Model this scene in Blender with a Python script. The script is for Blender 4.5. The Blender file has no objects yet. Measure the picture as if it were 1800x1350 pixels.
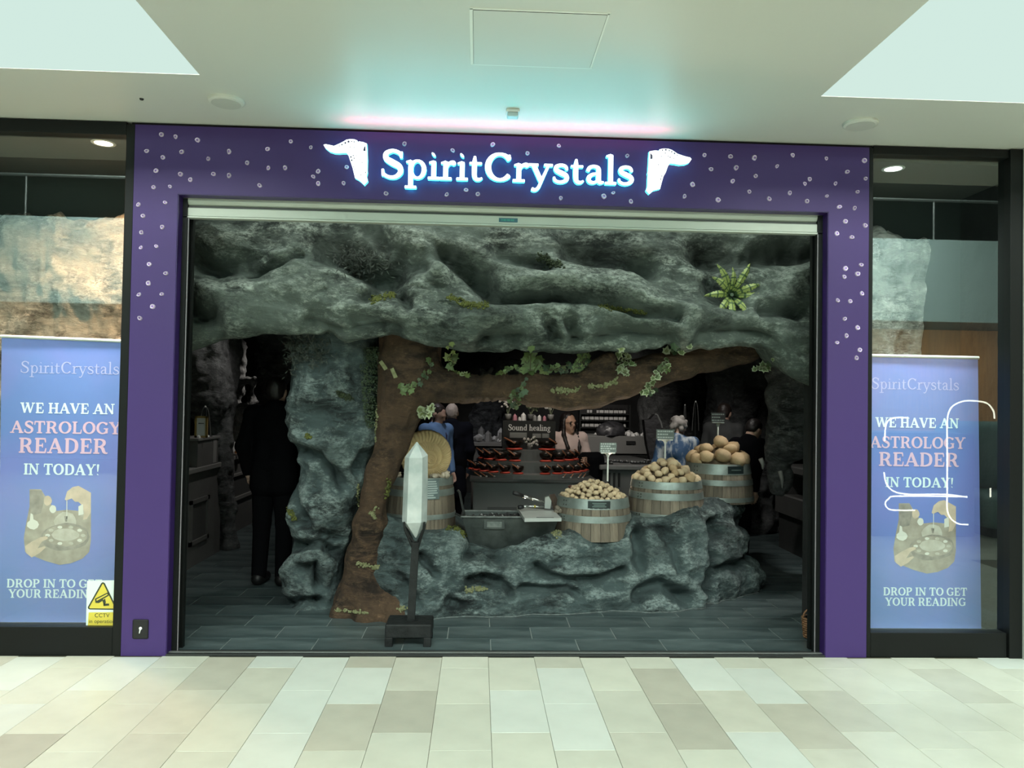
import bpy, bmesh, math, random
import numpy as np
from mathutils import Vector, Matrix
from mathutils.bvhtree import BVHTree
import openvdb as vdb

SC = bpy.context.scene
COL = SC.collection
PI = math.pi
random.seed(7)

# ------------------------------------------------------------------ camera
F_PX = 1352.358                      # focal length in pixels of the 1800 x 1350 frame
CAM = np.array([-0.18041, -5.08900, 1.68071])
YAW, PITCH, ROLL = 0.0434190, 0.0220947, 0.0165446
FW = np.array([math.sin(YAW) * math.cos(PITCH), math.cos(YAW) * math.cos(PITCH), math.sin(PITCH)])
_rt = np.array([math.cos(YAW), -math.sin(YAW), 0.0])
_up = np.cross(_rt, FW)
RT = math.cos(ROLL) * _rt + math.sin(ROLL) * _up
UP = -math.sin(ROLL) * _rt + math.cos(ROLL) * _up
cam_data = bpy.data.cameras.new('camera')
cam_data.sensor_width = 36.0
cam_data.lens = F_PX / 1800.0 * 36.0
cam_data.clip_start, cam_data.clip_end = 0.05, 200
cam = bpy.data.objects.new('camera', cam_data)
COL.objects.link(cam)
cam.matrix_world = Matrix(((RT[0], UP[0], -FW[0], CAM[0]), (RT[1], UP[1], -FW[1], CAM[1]),
                           (RT[2], UP[2], -FW[2], CAM[2]), (0, 0, 0, 1)))
SC.camera = cam

# ------------------------------------------------------------------ light and exposure
SC.view_settings.view_transform = 'Standard'
SC.view_settings.look = 'None'
SC.view_settings.exposure = 0.0
SC.view_settings.gamma = 1.0
SC.view_settings.use_curve_mapping = False
world = bpy.data.worlds.new('sky')
SC.world = world
world.use_nodes = True
_bg = world.node_tree.nodes['Background']
_bg.inputs[0].default_value = (0.70, 0.90, 0.82, 1)
_bg.inputs[1].default_value = 0.92


def lamp(name, kind, loc, energy, color, size=0.1, target=None, spot=None, blend=0.5, size_y=None, spread=None):
    d = bpy.data.lights.new(name, kind)
    d.energy = energy
    d.color = color
    if kind == 'AREA':
        d.size = size
        if size_y:
            d.shape = 'RECTANGLE'
            d.size_y = size_y
        if spread:
            d.spread = spread
    elif kind in ('POINT', 'SPOT'):
        d.shadow_soft_size = size
    if kind == 'SPOT':
        d.spot_size = spot
        d.spot_blend = blend
    o = bpy.data.objects.new(name, d)
    COL.objects.link(o)
    o.location = loc
    if target is not None:
        o.rotation_euler = (Vector(target) - Vector(loc)).to_track_quat('-Z', 'Y').to_euler()
    return o


# unseen area lamp added behind the viewer to brighten floor and facade
lamp('walkway_fill', 'AREA', (0, -8.6, 7.9), 1900, (0.93, 1.0, 0.92), 16, (0, -1.0, 0.8), size_y=3)
# pink LED bar on the fascia; cyan lamp added for the sign's soffit glow
lamp('fascia_led_pink', 'AREA', (-0.02, -0.150, 3.365), 2.6, (1.0, 0.10, 0.30), 2.1, (-0.02, -0.150, 4), size_y=0.015)
lamp('soffit_glow_fill', 'AREA', (-0.02, -0.20, 3.12), 6.5, (0.04, 0.72, 0.85), 2.1, (-0.02, -0.55, 3.5), size_y=0.05)
# unseen strip lamp added behind the fascia to lighten the rock overhang
lamp('overhang_fill', 'AREA', (0, 0.27, 3.30), 26, (0.90, 1.0, 0.90), 4.2, (0, 0.60, 2.3), size_y=0.06)
# fill lamps added in the window heads to brighten the banners
lamp('banner_fill', 'AREA', (-2.95, 0.13, 3.36), 15, (0.90, 0.98, 1.0), 0.9, (-2.9, 0.40, 1.2), size_y=0.03, spread=0.9)
lamp('banner_fill', 'AREA', (2.95, 0.13, 3.36), 15, (0.90, 0.98, 1.0), 0.9, (2.9, 0.40, 1.2), size_y=0.03, spread=0.9)
# lamp added to brighten the gallery front for its reflection in the glass
lamp('gallery_fill', 'AREA', (0, -5.2, 8.2), 1500, (0.92, 1.0, 0.97), 16, (0, -9.2, 4.0), size_y=1.0, spread=1.2)
# unseen spots added to lift dark parts of the shop
for _n, _p, _t, _e, _c in (
        ('shop_fill_spot', (0.4, 1.9, 2.9), (0.5, 1.7, 0.6), 10, (1, 0.90, 0.74)),
        ('shop_fill_spot', (1.7, 1.9, 2.7), (1.7, 1.9, 0.9), 7, (1, 0.90, 0.74)),
        ('shop_fill_spot', (0.5, 2.2, 2.8), (0.45, 3.2, 1.1), 19, (1, 0.90, 0.80)),
        ('shop_fill_spot', (1.1, 4.6, 3.0), (1.3, 7.0, 1.2), 40, (1, 0.93, 0.85)),
        ('shop_fill_spot', (-0.6, 3.2, 3.0), (-0.6, 4.4, 1.2), 14, (0.95, 0.95, 1.0)),
        ('branch_fill_spot', (0.15, 1.98, 0.64), (0.30, 0.95, 1.85), 9, (1, 0.80, 0.58)),  # hidden spots added here and below to warm the branch underside
        ('branch_fill_spot', (1.15, 2.05, 0.80), (1.15, 1.0, 1.95), 10, (1, 0.80, 0.58)),
        ('shop_fill_spot', (-2.1, 4.9, 2.9), (-3.3, 4.9, 0.8), 16, (1, 0.95, 0.9)),
        ('shop_fill_spot', (-2.0, 2.9, 3.1), (-3.15, 2.7, 0.7), 15, (1, 0.95, 0.9)),
        ('shop_fill_spot', (3.1, 1.45, 3.1), (2.7, 2.0, 1.5), 42, (1, 0.97, 0.92)),
        ('shop_fill_spot', (2.0, 2.5, 3.0), (2.2, 3.7, 1.3), 22, (1, 0.97, 0.92))):
    lamp(_n, 'SPOT', _p, _e * 4, _c, 0.06, _t, spot=1.25, blend=0.8)


# ------------------------------------------------------------------ picture <-> place
def ray(px, py):
    return FW + RT * ((px - 900) / F_PX) - UP * ((py - 675) / F_PX)


def at(px, py, Y):
    d = ray(px, py)
    return CAM + d * ((Y - CAM[1]) / d[1])


def atz(px, py, Z):
    d = ray(px, py)
    return CAM + d * ((Z - CAM[2]) / d[2])


def proj(P):
    d = np.asarray(P) - CAM
    z = d @ FW
    return 900 + F_PX * (d @ RT) / z, 675 - F_PX * (d @ UP) / z


# ------------------------------------------------------------------ noise (numpy)
def _h(ix, iy, iz, s):
    n = (ix.astype(np.uint32) * np.uint32(374761393) + iy.astype(np.uint32) * np.uint32(668265263)
         + iz.astype(np.uint32) * np.uint32(2147483647) + np.uint32(s * 1274126177 & 0xffffffff))
    n = (n ^ (n >> np.uint32(13))) * np.uint32(1274126177)
    n = (n ^ (n >> np.uint32(16))) * np.uint32(2246822519)
    n = n ^ (n >> np.uint32(13))
    return (n & np.uint32(0xffff)).astype(np.float64) / 32767.5 - 1.0


def vnoise(P, s=0):
    P = np.asarray(P, dtype=np.float64)
    i = np.floor(P).astype(np.int64)
    f = P - i
    f = f * f * (3 - 2 * f)
    x, y, z = i[..., 0], i[..., 1], i[..., 2]
    o = 0
    for dx in (0, 1):
        wx = f[..., 0] if dx else 1 - f[..., 0]
        for dy in (0, 1):
            wy = f[..., 1] if dy else 1 - f[..., 1]
            for dz in (0, 1):
                wz = f[..., 2] if dz else 1 - f[..., 2]
                o = o + wx * wy * wz * _h(x + dx, y + dy, z + dz, s)
    return o


def fbm(P, s=0, octv=4, gain=0.5):
    P = np.asarray(P, dtype=np.float64)
    a, o, n = 1.0, 0, 0
    for k in range(octv):
        o = o + a * vnoise(P * (2.03 ** k) + 17.3 * k, s + k)
        n += a
        a *= gain
    return o / n


def ridged(P, s=0, octv=4):
    P = np.asarray(P, dtype=np.float64)
    a, o, n = 1.0, 0, 0
    for k in range(octv):
        o = o + a * (1 - 2 * np.abs(vnoise(P * (2.05 ** k) + 9.1 * k, s + k)))
        n += a
        a *= 0.5
    return o / n


def strokes(px, py, L):
    """Sum of ridges (+) and hollows (-) along polylines: (points, height in m, half width in px)."""
    out = np.zeros_like(px)
    for pts, amp, w in L:
        best = np.full(px.shape, 1e9)
        if len(pts) == 1:
            pts = [pts[0], (pts[0][0] + .1, pts[0][1])]
        for (x0, y0), (x1, y1) in zip(pts[:-1], pts[1:]):
            dx, dy = x1 - x0, y1 - y0
            t = np.clip(((px - x0) * dx + (py - y0) * dy) / (dx * dx + dy * dy), 0, 1)
            best = np.minimum(best, (px - x0 - t * dx) ** 2 + (py - y0 - t * dy) ** 2)
        out += amp * np.exp(-best / (w * w))
    return out


# ------------------------------------------------------------------ materials
def srgb(h):
    h = h.lstrip('#')
    c = [int(h[i:i + 2], 16) / 255 for i in (0, 2, 4)]
    return tuple(x / 12.92 if x <= 0.04045 else ((x + 0.055) / 1.055) ** 2.4 for x in c)


def new_mat(name):
    m = bpy.data.materials.new(name)
    m.use_nodes = True
    nt = m.node_tree
    return m, nt, nt.nodes['Principled BSDF']


def col4(c):
    return (c[0], c[1], c[2], 1)


def mat(name, c, rough=0.6, metal=0.0, var=0.0, vscale=8.0, bump=0.0, bscale=40.0, c2=None, stretch=(1, 1, 1),
        emit=None, estr=0.0, spec=0.5, per_object=0.0, trans=0.0, detail=6.0, contrast=(0.3, 0.7)):
    """Principled material; noise mixes c with c2 (or a darker c), bump from a finer noise, optional tone per object."""
    m, nt, b = new_mat(name)
    if isinstance(c, str):
        c = srgb(c)
    if isinstance(c2, str):
        c2 = srgb(c2)
    b.inputs['Roughness'].default_value = rough
    b.inputs['Metallic'].default_value = metal
    b.inputs['Specular IOR Level'].default_value = spec
    b.inputs['Transmission Weight'].default_value = trans
    b.inputs['Base Color'].default_value = col4(c)
    tc = nt.nodes.new('ShaderNodeTexCoord')
    mp = nt.nodes.new('ShaderNodeMapping')
    mp.inputs['Scale'].default_value = stretch
    nt.links.new(tc.outputs['Object'], mp.inputs[0])
    last = None
    if var > 0 or c2:
        n = nt.nodes.new('ShaderNodeTexNoise')
        n.inputs['Scale'].default_value = vscale
        n.inputs['Detail'].default_value = detail
        nt.links.new(mp.outputs[0], n.inputs['Vector'])
        r = nt.nodes.new('ShaderNodeMapRange')
        r.inputs[1].default_value, r.inputs[2].default_value = contrast
        nt.links.new(n.outputs[0], r.inputs[0])
        mx = nt.nodes.new('ShaderNodeMix')
        mx.data_type = 'RGBA'
        mx.inputs[6].default_value = col4(c)
        mx.inputs[7].default_value = col4(c2 if c2 else tuple(x * (1 - var) for x in c))
        nt.links.new(r.outputs[0], mx.inputs[0])
        last = mx.outputs[2]
    if per_object > 0:
        oi = nt.nodes.new('ShaderNodeObjectInfo')
        rr = nt.nodes.new('ShaderNodeMapRange')
        rr.inputs[3].default_value, rr.inputs[4].default_value = 1 - per_object, 1 + per_object
        nt.links.new(oi.outputs['Random'], rr.inputs[0])
        hv = nt.nodes.new('ShaderNodeHueSaturation')
        nt.links.new(rr.outputs[0], hv.inputs['Value'])
        if last:
            nt.links.new(last, hv.inputs['Color'])
        else:
            hv.inputs['Color'].default_value = col4(c)
        last = hv.outputs[0]
    if last:
        nt.links.new(last, b.inputs['Base Color'])
    if bump > 0:
        n2 = nt.nodes.new('ShaderNodeTexNoise')
        n2.inputs['Scale'].default_value = bscale
        n2.inputs['Detail'].default_value = 5
        nt.links.new(mp.outputs[0], n2.inputs['Vector'])
        bp = nt.nodes.new('ShaderNodeBump')
        bp.inputs['Strength'].default_value = bump
        bp.inputs['Distance'].default_value = 0.02
        nt.links.new(n2.outputs[0], bp.inputs['Height'])
        nt.links.new(bp.outputs[0], b.inputs['Normal'])
    if emit:
        if isinstance(emit, str):
            emit = srgb(emit)
        b.inputs['Emission Color'].default_value = col4(emit)
        b.inputs['Emission Strength'].default_value = estr
    return m


def rock_mat(name, dark, mid, light, scale=1.0, bump=0.9, lights=0.85):
    """Scenic-painted rock: dark ground, mid wash, brushed light flecks; the fleck texture also drives the relief."""
    m, nt, b = new_mat(name)
    L = nt.links.new
    b.inputs['Roughness'].default_value = 0.75
    b.inputs['Specular IOR Level'].default_value = 0.35
    tc = nt.nodes.new('ShaderNodeTexCoord')

    def noise(sc, det=8, rough=0.6, dist=0.0, st=(1, 1, 1), rot=(0, 0, 0)):
        mp = nt.nodes.new('ShaderNodeMapping')
        mp.inputs['Scale'].default_value = st
        mp.inputs['Rotation'].default_value = rot
        L(tc.outputs['Object'], mp.inputs[0])
        n = nt.nodes.new('ShaderNodeTexNoise')
        n.inputs['Scale'].default_value = sc * scale
        n.inputs['Detail'].default_value = det
        n.inputs['Roughness'].default_value = rough
        n.inputs['Distortion'].default_value = dist
        L(mp.outputs[0], n.inputs['Vector'])
        return n.outputs[0]

    def rng(v, a, bb):
        r = nt.nodes.new('ShaderNodeMapRange')
        r.inputs[1].default_value, r.inputs[2].default_value = a, bb
        r.interpolation_type = 'SMOOTHSTEP'
        L(v, r.inputs[0])
        return r.outputs[0]

    def mix(f, a, c):
        mx = nt.nodes.new('ShaderNodeMix')
        mx.data_type = 'RGBA'
        L(f, mx.inputs[0])
        for k, v in ((6, a), (7, c)):
            if isinstance(v, tuple):
                mx.inputs[k].default_value = col4(v)
            else:
                L(v, mx.inputs[k])
        return mx.outputs[2]
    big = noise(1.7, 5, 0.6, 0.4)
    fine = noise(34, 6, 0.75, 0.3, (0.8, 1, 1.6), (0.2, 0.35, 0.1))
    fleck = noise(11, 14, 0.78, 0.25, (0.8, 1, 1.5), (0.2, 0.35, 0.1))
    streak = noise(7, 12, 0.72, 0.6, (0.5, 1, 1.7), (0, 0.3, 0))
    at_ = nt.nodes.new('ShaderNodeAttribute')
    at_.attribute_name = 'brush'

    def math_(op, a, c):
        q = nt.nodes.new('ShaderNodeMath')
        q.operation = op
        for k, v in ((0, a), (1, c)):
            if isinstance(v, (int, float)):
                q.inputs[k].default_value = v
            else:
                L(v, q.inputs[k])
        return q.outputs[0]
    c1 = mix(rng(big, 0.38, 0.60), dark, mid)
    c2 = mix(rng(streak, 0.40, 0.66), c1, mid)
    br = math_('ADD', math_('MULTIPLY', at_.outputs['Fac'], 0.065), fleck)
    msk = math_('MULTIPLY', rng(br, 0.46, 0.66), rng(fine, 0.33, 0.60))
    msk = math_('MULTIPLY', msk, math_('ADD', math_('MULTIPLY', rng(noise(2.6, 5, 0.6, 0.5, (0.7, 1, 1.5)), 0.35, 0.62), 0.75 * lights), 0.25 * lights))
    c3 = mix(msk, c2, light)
    L(c3, b.inputs['Base Color'])
    add = nt.nodes.new('ShaderNodeMath')
    add.operation = 'ADD'
    L(fleck, add.inputs[0])
    L(streak, add.inputs[1])
    bp = nt.nodes.new('ShaderNodeBump')
    bp.inputs['Strength'].default_value = bump
    bp.inputs['Distance'].default_value = 0.03
    L(add.outputs[0], bp.inputs['Height'])
    L(bp.outputs[0], b.inputs['Normal'])
    return m


# ------------------------------------------------------------------ mesh builder
def wloc(o):
    v = Vector((0, 0, 0))
    while o is not None:
        v += o.location
        o = o.parent
    return v


class MB:
    def __init__(self):
        self.v, self.f, self.m = [], [], []

    def add(self, vs, fs, mi=0):
        k = len(self.v)
        self.v += [tuple(float(c) for c in p) for p in vs]
        self.f += [tuple(i + k for i in q) for q in fs]
        self.m += [mi] * len(fs)
        return self

    def box(self, x0, x1, y0, y1, z0, z1, bev=0.0, mi=0, rot=None):
        """rot = (angle about z, (cx, cy))"""
        if bev <= 0:
            vs = [(x, y, z) for x in (x0, x1) for y in (y0, y1) for z in (z0, z1)]
            fs = [(0, 1, 3, 2), (4, 6, 7, 5), (0, 4, 5, 1), (2, 3, 7, 6), (0, 2, 6, 4), (1, 5, 7, 3)]
        else:
            bm = bmesh.new()
            bmesh.ops.create_cube(bm, size=1)
            for q in bm.verts:
                q.co = Vector(((x0 + x1) / 2 + q.co.x * (x1 - x0), (y0 + y1) / 2 + q.co.y * (y1 - y0), (z0 + z1) / 2 + q.co.z * (z1 - z0)))
            bmesh.ops.bevel(bm, geom=bm.edges[:], offset=bev, segments=1, profile=0.5, affect='EDGES')
            bm.verts.index_update()
            vs = [q.co[:] for q in bm.verts]
            fs = [[q.index for q in g.verts] for g in bm.faces]
            bm.free()
        if rot:
            a, (cx, cy) = rot
            c, s = math.cos(a), math.sin(a)
            vs = [(cx + (x - cx) * c - (y - cy) * s, cy + (x - cx) * s + (y - cy) * c, z) for x, y, z in vs]
        return self.add(vs, fs, mi)

    def tube(self, pts, rad, n=8, mi=0, caps=True, sq=False):
        pts = [Vector(tuple(map(float, p))) for p in pts]
        if not hasattr(rad, '__len__'):
            rad = [rad] * len(pts)
        vs, fs = [], []
        t0 = (pts[1] - pts[0]).normalized()
        a = Vector((0, 0, 1)) if abs(t0.z) < 0.9 else Vector((1, 0, 0))
        u = t0.cross(a).normalized()
        off = PI / 4 if sq else 0
        for i, p in enumerate(pts):
            t = (pts[min(i + 1, len(pts) - 1)] - pts[max(i - 1, 0)])
            t = t.normalized() if t.length > 1e-9 else t0
            u = (u - t * u.dot(t)).normalized()
            w = t.cross(u)
            for k in range(n):
                q = 2 * PI * k / n + off
                vs.append(p + u * (rad[i] * math.cos(q)) + w * (rad[i] * math.sin(q)))
        for i in range(len(pts) - 1):
            for k in range(n):
                fs.append((i * n + k, i * n + (k + 1) % n, (i + 1) * n + (k + 1) % n, (i + 1) * n + k))
        if caps:
            fs.append(tuple(range(n))[::-1])
            fs.append(tuple((len(pts) - 1) * n + k for k in range(n)))
        return self.add(vs, fs, mi)

    def lathe(self, prof, c=(0, 0, 0), n=24, mi=0, a0=0.0, a1=2 * PI, axis='z'):
        vs, fs = [], []
        full = abs(a1 - a0 - 2 * PI) < 1e-6
        m = n if full else n + 1
        for r, z in prof:
            for k in range(m):
                q = a0 + (a1 - a0) * k / n
                if axis == 'z':
                    vs.append((c[0] + r * math.cos(q), c[1] + r * math.sin(q), c[2] + z))
                else:   # axis y
                    vs.append((c[0] + r * math.cos(q), c[1] + z, c[2] + r * math.sin(q)))
        for i in range(len(prof) - 1):
            for k in range(n):
                k2 = (k + 1) % m
                fs.append((i * m + k, i * m + k2, (i + 1) * m + k2, (i + 1) * m + k))
        return self.add(vs, fs, mi)

    def prism(self, poly, y0, y1, mi=0, mside=None):
        """poly of (x, z), extruded along y."""
        n = len(poly)
        vs = [(x, y0, z) for x, z in poly] + [(x, y1, z) for x, z in poly]
        k = len(self.v)
        self.add(vs, [tuple(range(n)), tuple(range(2 * n - 1, n - 1, -1))], mi)
        ms = mi if mside is None else mside
        for i in range(n):
            j = (i + 1) % n
            self.f.append((k + i, k + n + i, k + n + j, k + j))
            self.m.append(ms)
        return self

    def ico(self, c, r, sub=1, mi=0, jit=0.0, seed=0, sc=(1, 1, 1)):
        bm = bmesh.new()
        bmesh.ops.create_icosphere(bm, subdivisions=sub, radius=1.0)
        P = np.array([q.co[:] for q in bm.verts])
        if jit:
            P = P * (1 + jit * fbm(P * 1.3 + seed * 7.7, seed, 2))[:, None]
        P = P * np.array(sc) * r + np.array(c)
        bm.verts.index_update()
        self.add(P, [[q.index for q in g.verts] for g in bm.faces], mi)
        bm.free()
        return self

    def build(self, name, mats, parent=None, smooth=False, loc=None, angle=None):
        me = bpy.data.meshes.new(name)
        off = wloc(parent) if parent is not None else Vector((0, 0, 0))
        if loc is not None:
            off = off + (Vector(loc) - off)
        vs = [(p[0] - off[0], p[1] - off[1], p[2] - off[2]) for p in self.v]
        me.from_pydata(vs, [], self.f)
        if not isinstance(mats, (list, tuple)):
            mats = [mats]
        for q in mats:
            me.materials.append(q)
        if len(mats) > 1:
            me.polygons.foreach_set('material_index', self.m)
        me.validate()
        bm = bmesh.new()
        bm.from_mesh(me)
        bmesh.ops.recalc_face_normals(bm, faces=bm.faces[:])
        bm.to_mesh(me)
        bm.free()
        if smooth:
            me.polygons.foreach_set('use_smooth', [True] * len(me.polygons))
            if angle:
                me.set_sharp_from_angle(angle=angle)
        me.update()
        o = bpy.data.objects.new(name, me)
        COL.objects.link(o)
        if parent is not None:
            o.parent = parent
            if loc is not None:
                o.location = Vector(loc) - wloc(parent)
        elif loc is not None:
            o.location = loc
        return o


def mesh_obj(name, V, Fq, m, parent=None, smooth=True, loc=None):
    me = bpy.data.meshes.new(name)
    V = np.asarray(V, dtype=np.float64)
    off = np.array(wloc(parent)) if parent is not None else np.zeros(3)
    if loc is not None:
        off = np.array(loc)
    me.from_pydata((V - off).tolist(), [], [tuple(map(int, f)) for f in Fq])
    for q in (m if isinstance(m, (list, tuple)) else [m]):
        me.materials.append(q)
    if smooth:
        me.polygons.foreach_set('use_smooth', [True] * len(me.polygons))
    me.update()
    o = bpy.data.objects.new(name, me)
    COL.objects.link(o)
    if parent is not None:
        o.parent = parent
    if loc is not None:
        o.location = Vector(loc) - (wloc(parent) if parent is not None else Vector())
    return o


def tag(o, label, cat, group=None, kind=None):
    if label:
        o['label'] = label
    if cat:
        o['category'] = cat
    if group:
        o['group'] = group
    if kind:
        o['kind'] = kind
    return o


def thing(name, label, cat, loc, group=None):
    o = bpy.data.objects.new(name, None)
    COL.objects.link(o)
    o.location = tuple(map(float, loc))
    o.empty_display_size = 0.1
    return tag(o, label, cat, group)


def struct(o):
    o['kind'] = 'structure'
    return o


def struct_empty(name, loc=(0, 0, 0)):
    o = bpy.data.objects.new(name, None)
    COL.objects.link(o)
    o.location = loc
    return struct(o)


def dup(root, loc, label=None, group=None, rotz=None, scale=None):
    kids = [c for c in root.children]
    r = root.copy()
    COL.objects.link(r)
    r.location = tuple(map(float, loc))
    if rotz is not None:
        r.rotation_euler = (0, 0, rotz)
    if scale is not None:
        r.scale = (scale,) * 3 if not hasattr(scale, '__len__') else scale
    if label:
        r['label'] = label
    if group:
        r['group'] = group
    for ch in kids:
        c = ch.copy()
        COL.objects.link(c)
        c.parent = r
        for g in ch.children:
            d = g.copy()
            COL.objects.link(d)
            d.parent = c
    return r


# ------------------------------------------------------------------ blended solids (signed distance -> mesh)
def sdf_mesh(prims, vox=0.012, k=0.03, warp=None):
    """prims: ('c', a, b, ra, rb) round cone; ('e', centre, radii, 3x3 or None) ellipsoid. Returns points, quads."""
    lo = np.full(3, 1e9)
    hi = -lo
    for p in prims:
        if p[0] == 'c':
            r = max(p[3], p[4])
            lo = np.minimum(lo, np.minimum(p[1], p[2]) - r)
            hi = np.maximum(hi, np.maximum(p[1], p[2]) + r)
        else:
            r = max(p[2])
            lo = np.minimum(lo, np.array(p[1]) - r)
            hi = np.maximum(hi, np.array(p[1]) + r)
    lo -= 4 * vox + k
    hi += 4 * vox + k
    n = np.ceil((hi - lo) / vox).astype(int) + 1
    D = np.full(n, 4 * vox + k, dtype=np.float64)
    ax = [lo[i] + vox * np.arange(n[i]) for i in range(3)]
    for p in prims:
        if p[0] == 'c':
            a, b, ra, rb = np.array(p[1], float), np.array(p[2], float), p[3], p[4]
            r = max(ra, rb)
            l, h = np.minimum(a, b) - r, np.maximum(a, b) + r
        else:
            r = max(p[2])
            l, h = np.array(p[1]) - r, np.array(p[1]) + r
        m = 4 * vox + 1.5 * k
        i0 = np.maximum(np.floor((l - m - lo) / vox).astype(int), 0)
        i1 = np.minimum(np.ceil((h + m - lo) / vox).astype(int) + 1, n)
        X, Y, Z = np.meshgrid(*(ax[i][i0[i]:i1[i]] for i in range(3)), indexing='ij')
        Q = np.stack((X, Y, Z), -1)
        if p[0] == 'c':
            ab = b - a
            L2 = max(ab @ ab, 1e-12)
            t = np.clip(((Q - a) @ ab) / L2, 0, 1)
            d = np.linalg.norm(Q - a - t[..., None] * ab, axis=-1) - (ra + (rb - ra) * t)
        else:
            q = Q - np.array(p[1])
            if p[3] is not None:
                q = q @ np.asarray(p[3])
            R = np.array(p[2])
            k0 = np.linalg.norm(q / R, axis=-1)
            k1 = np.linalg.norm(q / (R * R), axis=-1)
            d = np.where(k1 > 1e-9, k0 * (k0 - 1) / np.maximum(k1, 1e-9), -min(R))
        S = D[i0[0]:i1[0], i0[1]:i1[1], i0[2]:i1[2]]
        hh = np.clip(0.5 + 0.5 * (S - d) / k, 0, 1)
        S[...] = S * (1 - hh) + d * hh - k * hh * (1 - hh)
    g = vdb.FloatGrid(4 * vox)
    g.copyFromArray(np.clip(D, -6 * vox, 6 * vox).astype(np.float32))
    V, Qd = g.convertToQuads(0.0)
    return np.asarray(V, dtype=np.float64) * vox + lo, np.asarray(Qd)[:, ::-1]


def vert_normals(V, Q):
    n = np.zeros_like(V)
    c = np.cross(V[Q[:, 2]] - V[Q[:, 0]], V[Q[:, 3 if Q.shape[1] > 3 else 1]] - V[Q[:, 1]])
    for k in range(Q.shape[1]):
        np.add.at(n, Q[:, k], c)
    return n / np.maximum(np.linalg.norm(n, axis=1), 1e-12)[:, None]


def bvh_of(o):
    me = o.data
    w = wloc(o)
    return BVHTree.FromPolygons([v.co + w for v in me.vertices], [tuple(p.vertices) for p in me.polygons])


def hit(px, py, trees):
    """First surface met on the line of sight through a picture point: (point, normal)."""
    d = Vector(ray(px, py)).normalized()
    best = None
    for t in trees:
        p, n, i, dist = t.ray_cast(Vector(CAM), d)
        if p is not None and (best is None or dist < best[2]):
            if n.dot(d) > 0:
                n = -n
            best = (p, n, dist)
    return best


def grid_faces(nu, nv):
    i, j = np.meshgrid(np.arange(nu - 1), np.arange(nv - 1), indexing='ij')
    a = (i * nv + j).ravel()
    return np.stack((a, a + nv, a + nv + 1, a + 1), 1)
# ================================================================== the setting
M = {}
M['ceil'] = mat('ceiling_paint', (0.60, 0.61, 0.55), 0.42, spec=0.4)
M['slot'] = mat('soffit_edge_paint', (0.80, 0.84, 0.78), 0.6)
M['grout'] = mat('floor_grout', (0.16, 0.15, 0.11), 0.8)
M['tileA'] = mat('limestone_pale', (0.57, 0.575, 0.48), 0.32, var=0.12, vscale=5, spec=0.45, per_object=0.05, contrast=(0.35, 0.75))
M['tileB'] = mat('limestone_cool', (0.585, 0.615, 0.55), 0.32, var=0.10, vscale=5, spec=0.45, per_object=0.05, contrast=(0.35, 0.75))
M['tileC'] = mat('limestone_tan', (0.455, 0.44, 0.36), 0.34, var=0.14, vscale=6, spec=0.45, per_object=0.06, contrast=(0.35, 0.75))
M['tileD'] = mat('limestone_sand', (0.525, 0.52, 0.43), 0.34, var=0.14, vscale=6, spec=0.45, per_object=0.06, contrast=(0.35, 0.75))
M['slate'] = mat('slate_tile', (0.040, 0.058, 0.060), 0.30, var=0.0, c2=(0.11, 0.14, 0.14), vscale=3.5, bump=0.08, bscale=18, stretch=(0.5, 1.6, 1),
                 per_object=0.15, contrast=(0.4, 0.75), detail=10)
M['sgrout'] = mat('slate_grout', (0.20, 0.23, 0.22), 0.8)
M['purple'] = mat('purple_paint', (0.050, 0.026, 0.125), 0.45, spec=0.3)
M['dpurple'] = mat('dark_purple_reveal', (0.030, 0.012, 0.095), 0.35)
M['black'] = mat('black_paint', (0.006, 0.006, 0.006), 0.6)
M['frame'] = mat('dark_window_frame', (0.006, 0.007, 0.0065), 0.45, spec=0.2)
M['gap'] = mat('dark_gap', (0.004, 0.004, 0.004), 0.9)
M['shutter'] = mat('shutter_aluminium', (0.42, 0.45, 0.39), 0.45, metal=0.15)
M['shutterD'] = mat('shutter_groove', (0.05, 0.055, 0.05), 0.6)
M['steel'] = mat('brushed_steel', (0.45, 0.47, 0.45), 0.35, metal=0.8)
M['darksteel'] = mat('dark_steel', (0.035, 0.038, 0.037), 0.4, metal=0.5)
M['white'] = mat('white_plastic', (0.72, 0.74, 0.70), 0.45)
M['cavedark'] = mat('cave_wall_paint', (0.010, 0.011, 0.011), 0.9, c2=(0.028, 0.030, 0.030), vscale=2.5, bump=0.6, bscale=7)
M['wallpale'] = mat('mall_wall_paint', (0.50, 0.52, 0.47), 0.5)

ZC = 3.465          # underside of the mall soffit

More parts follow.
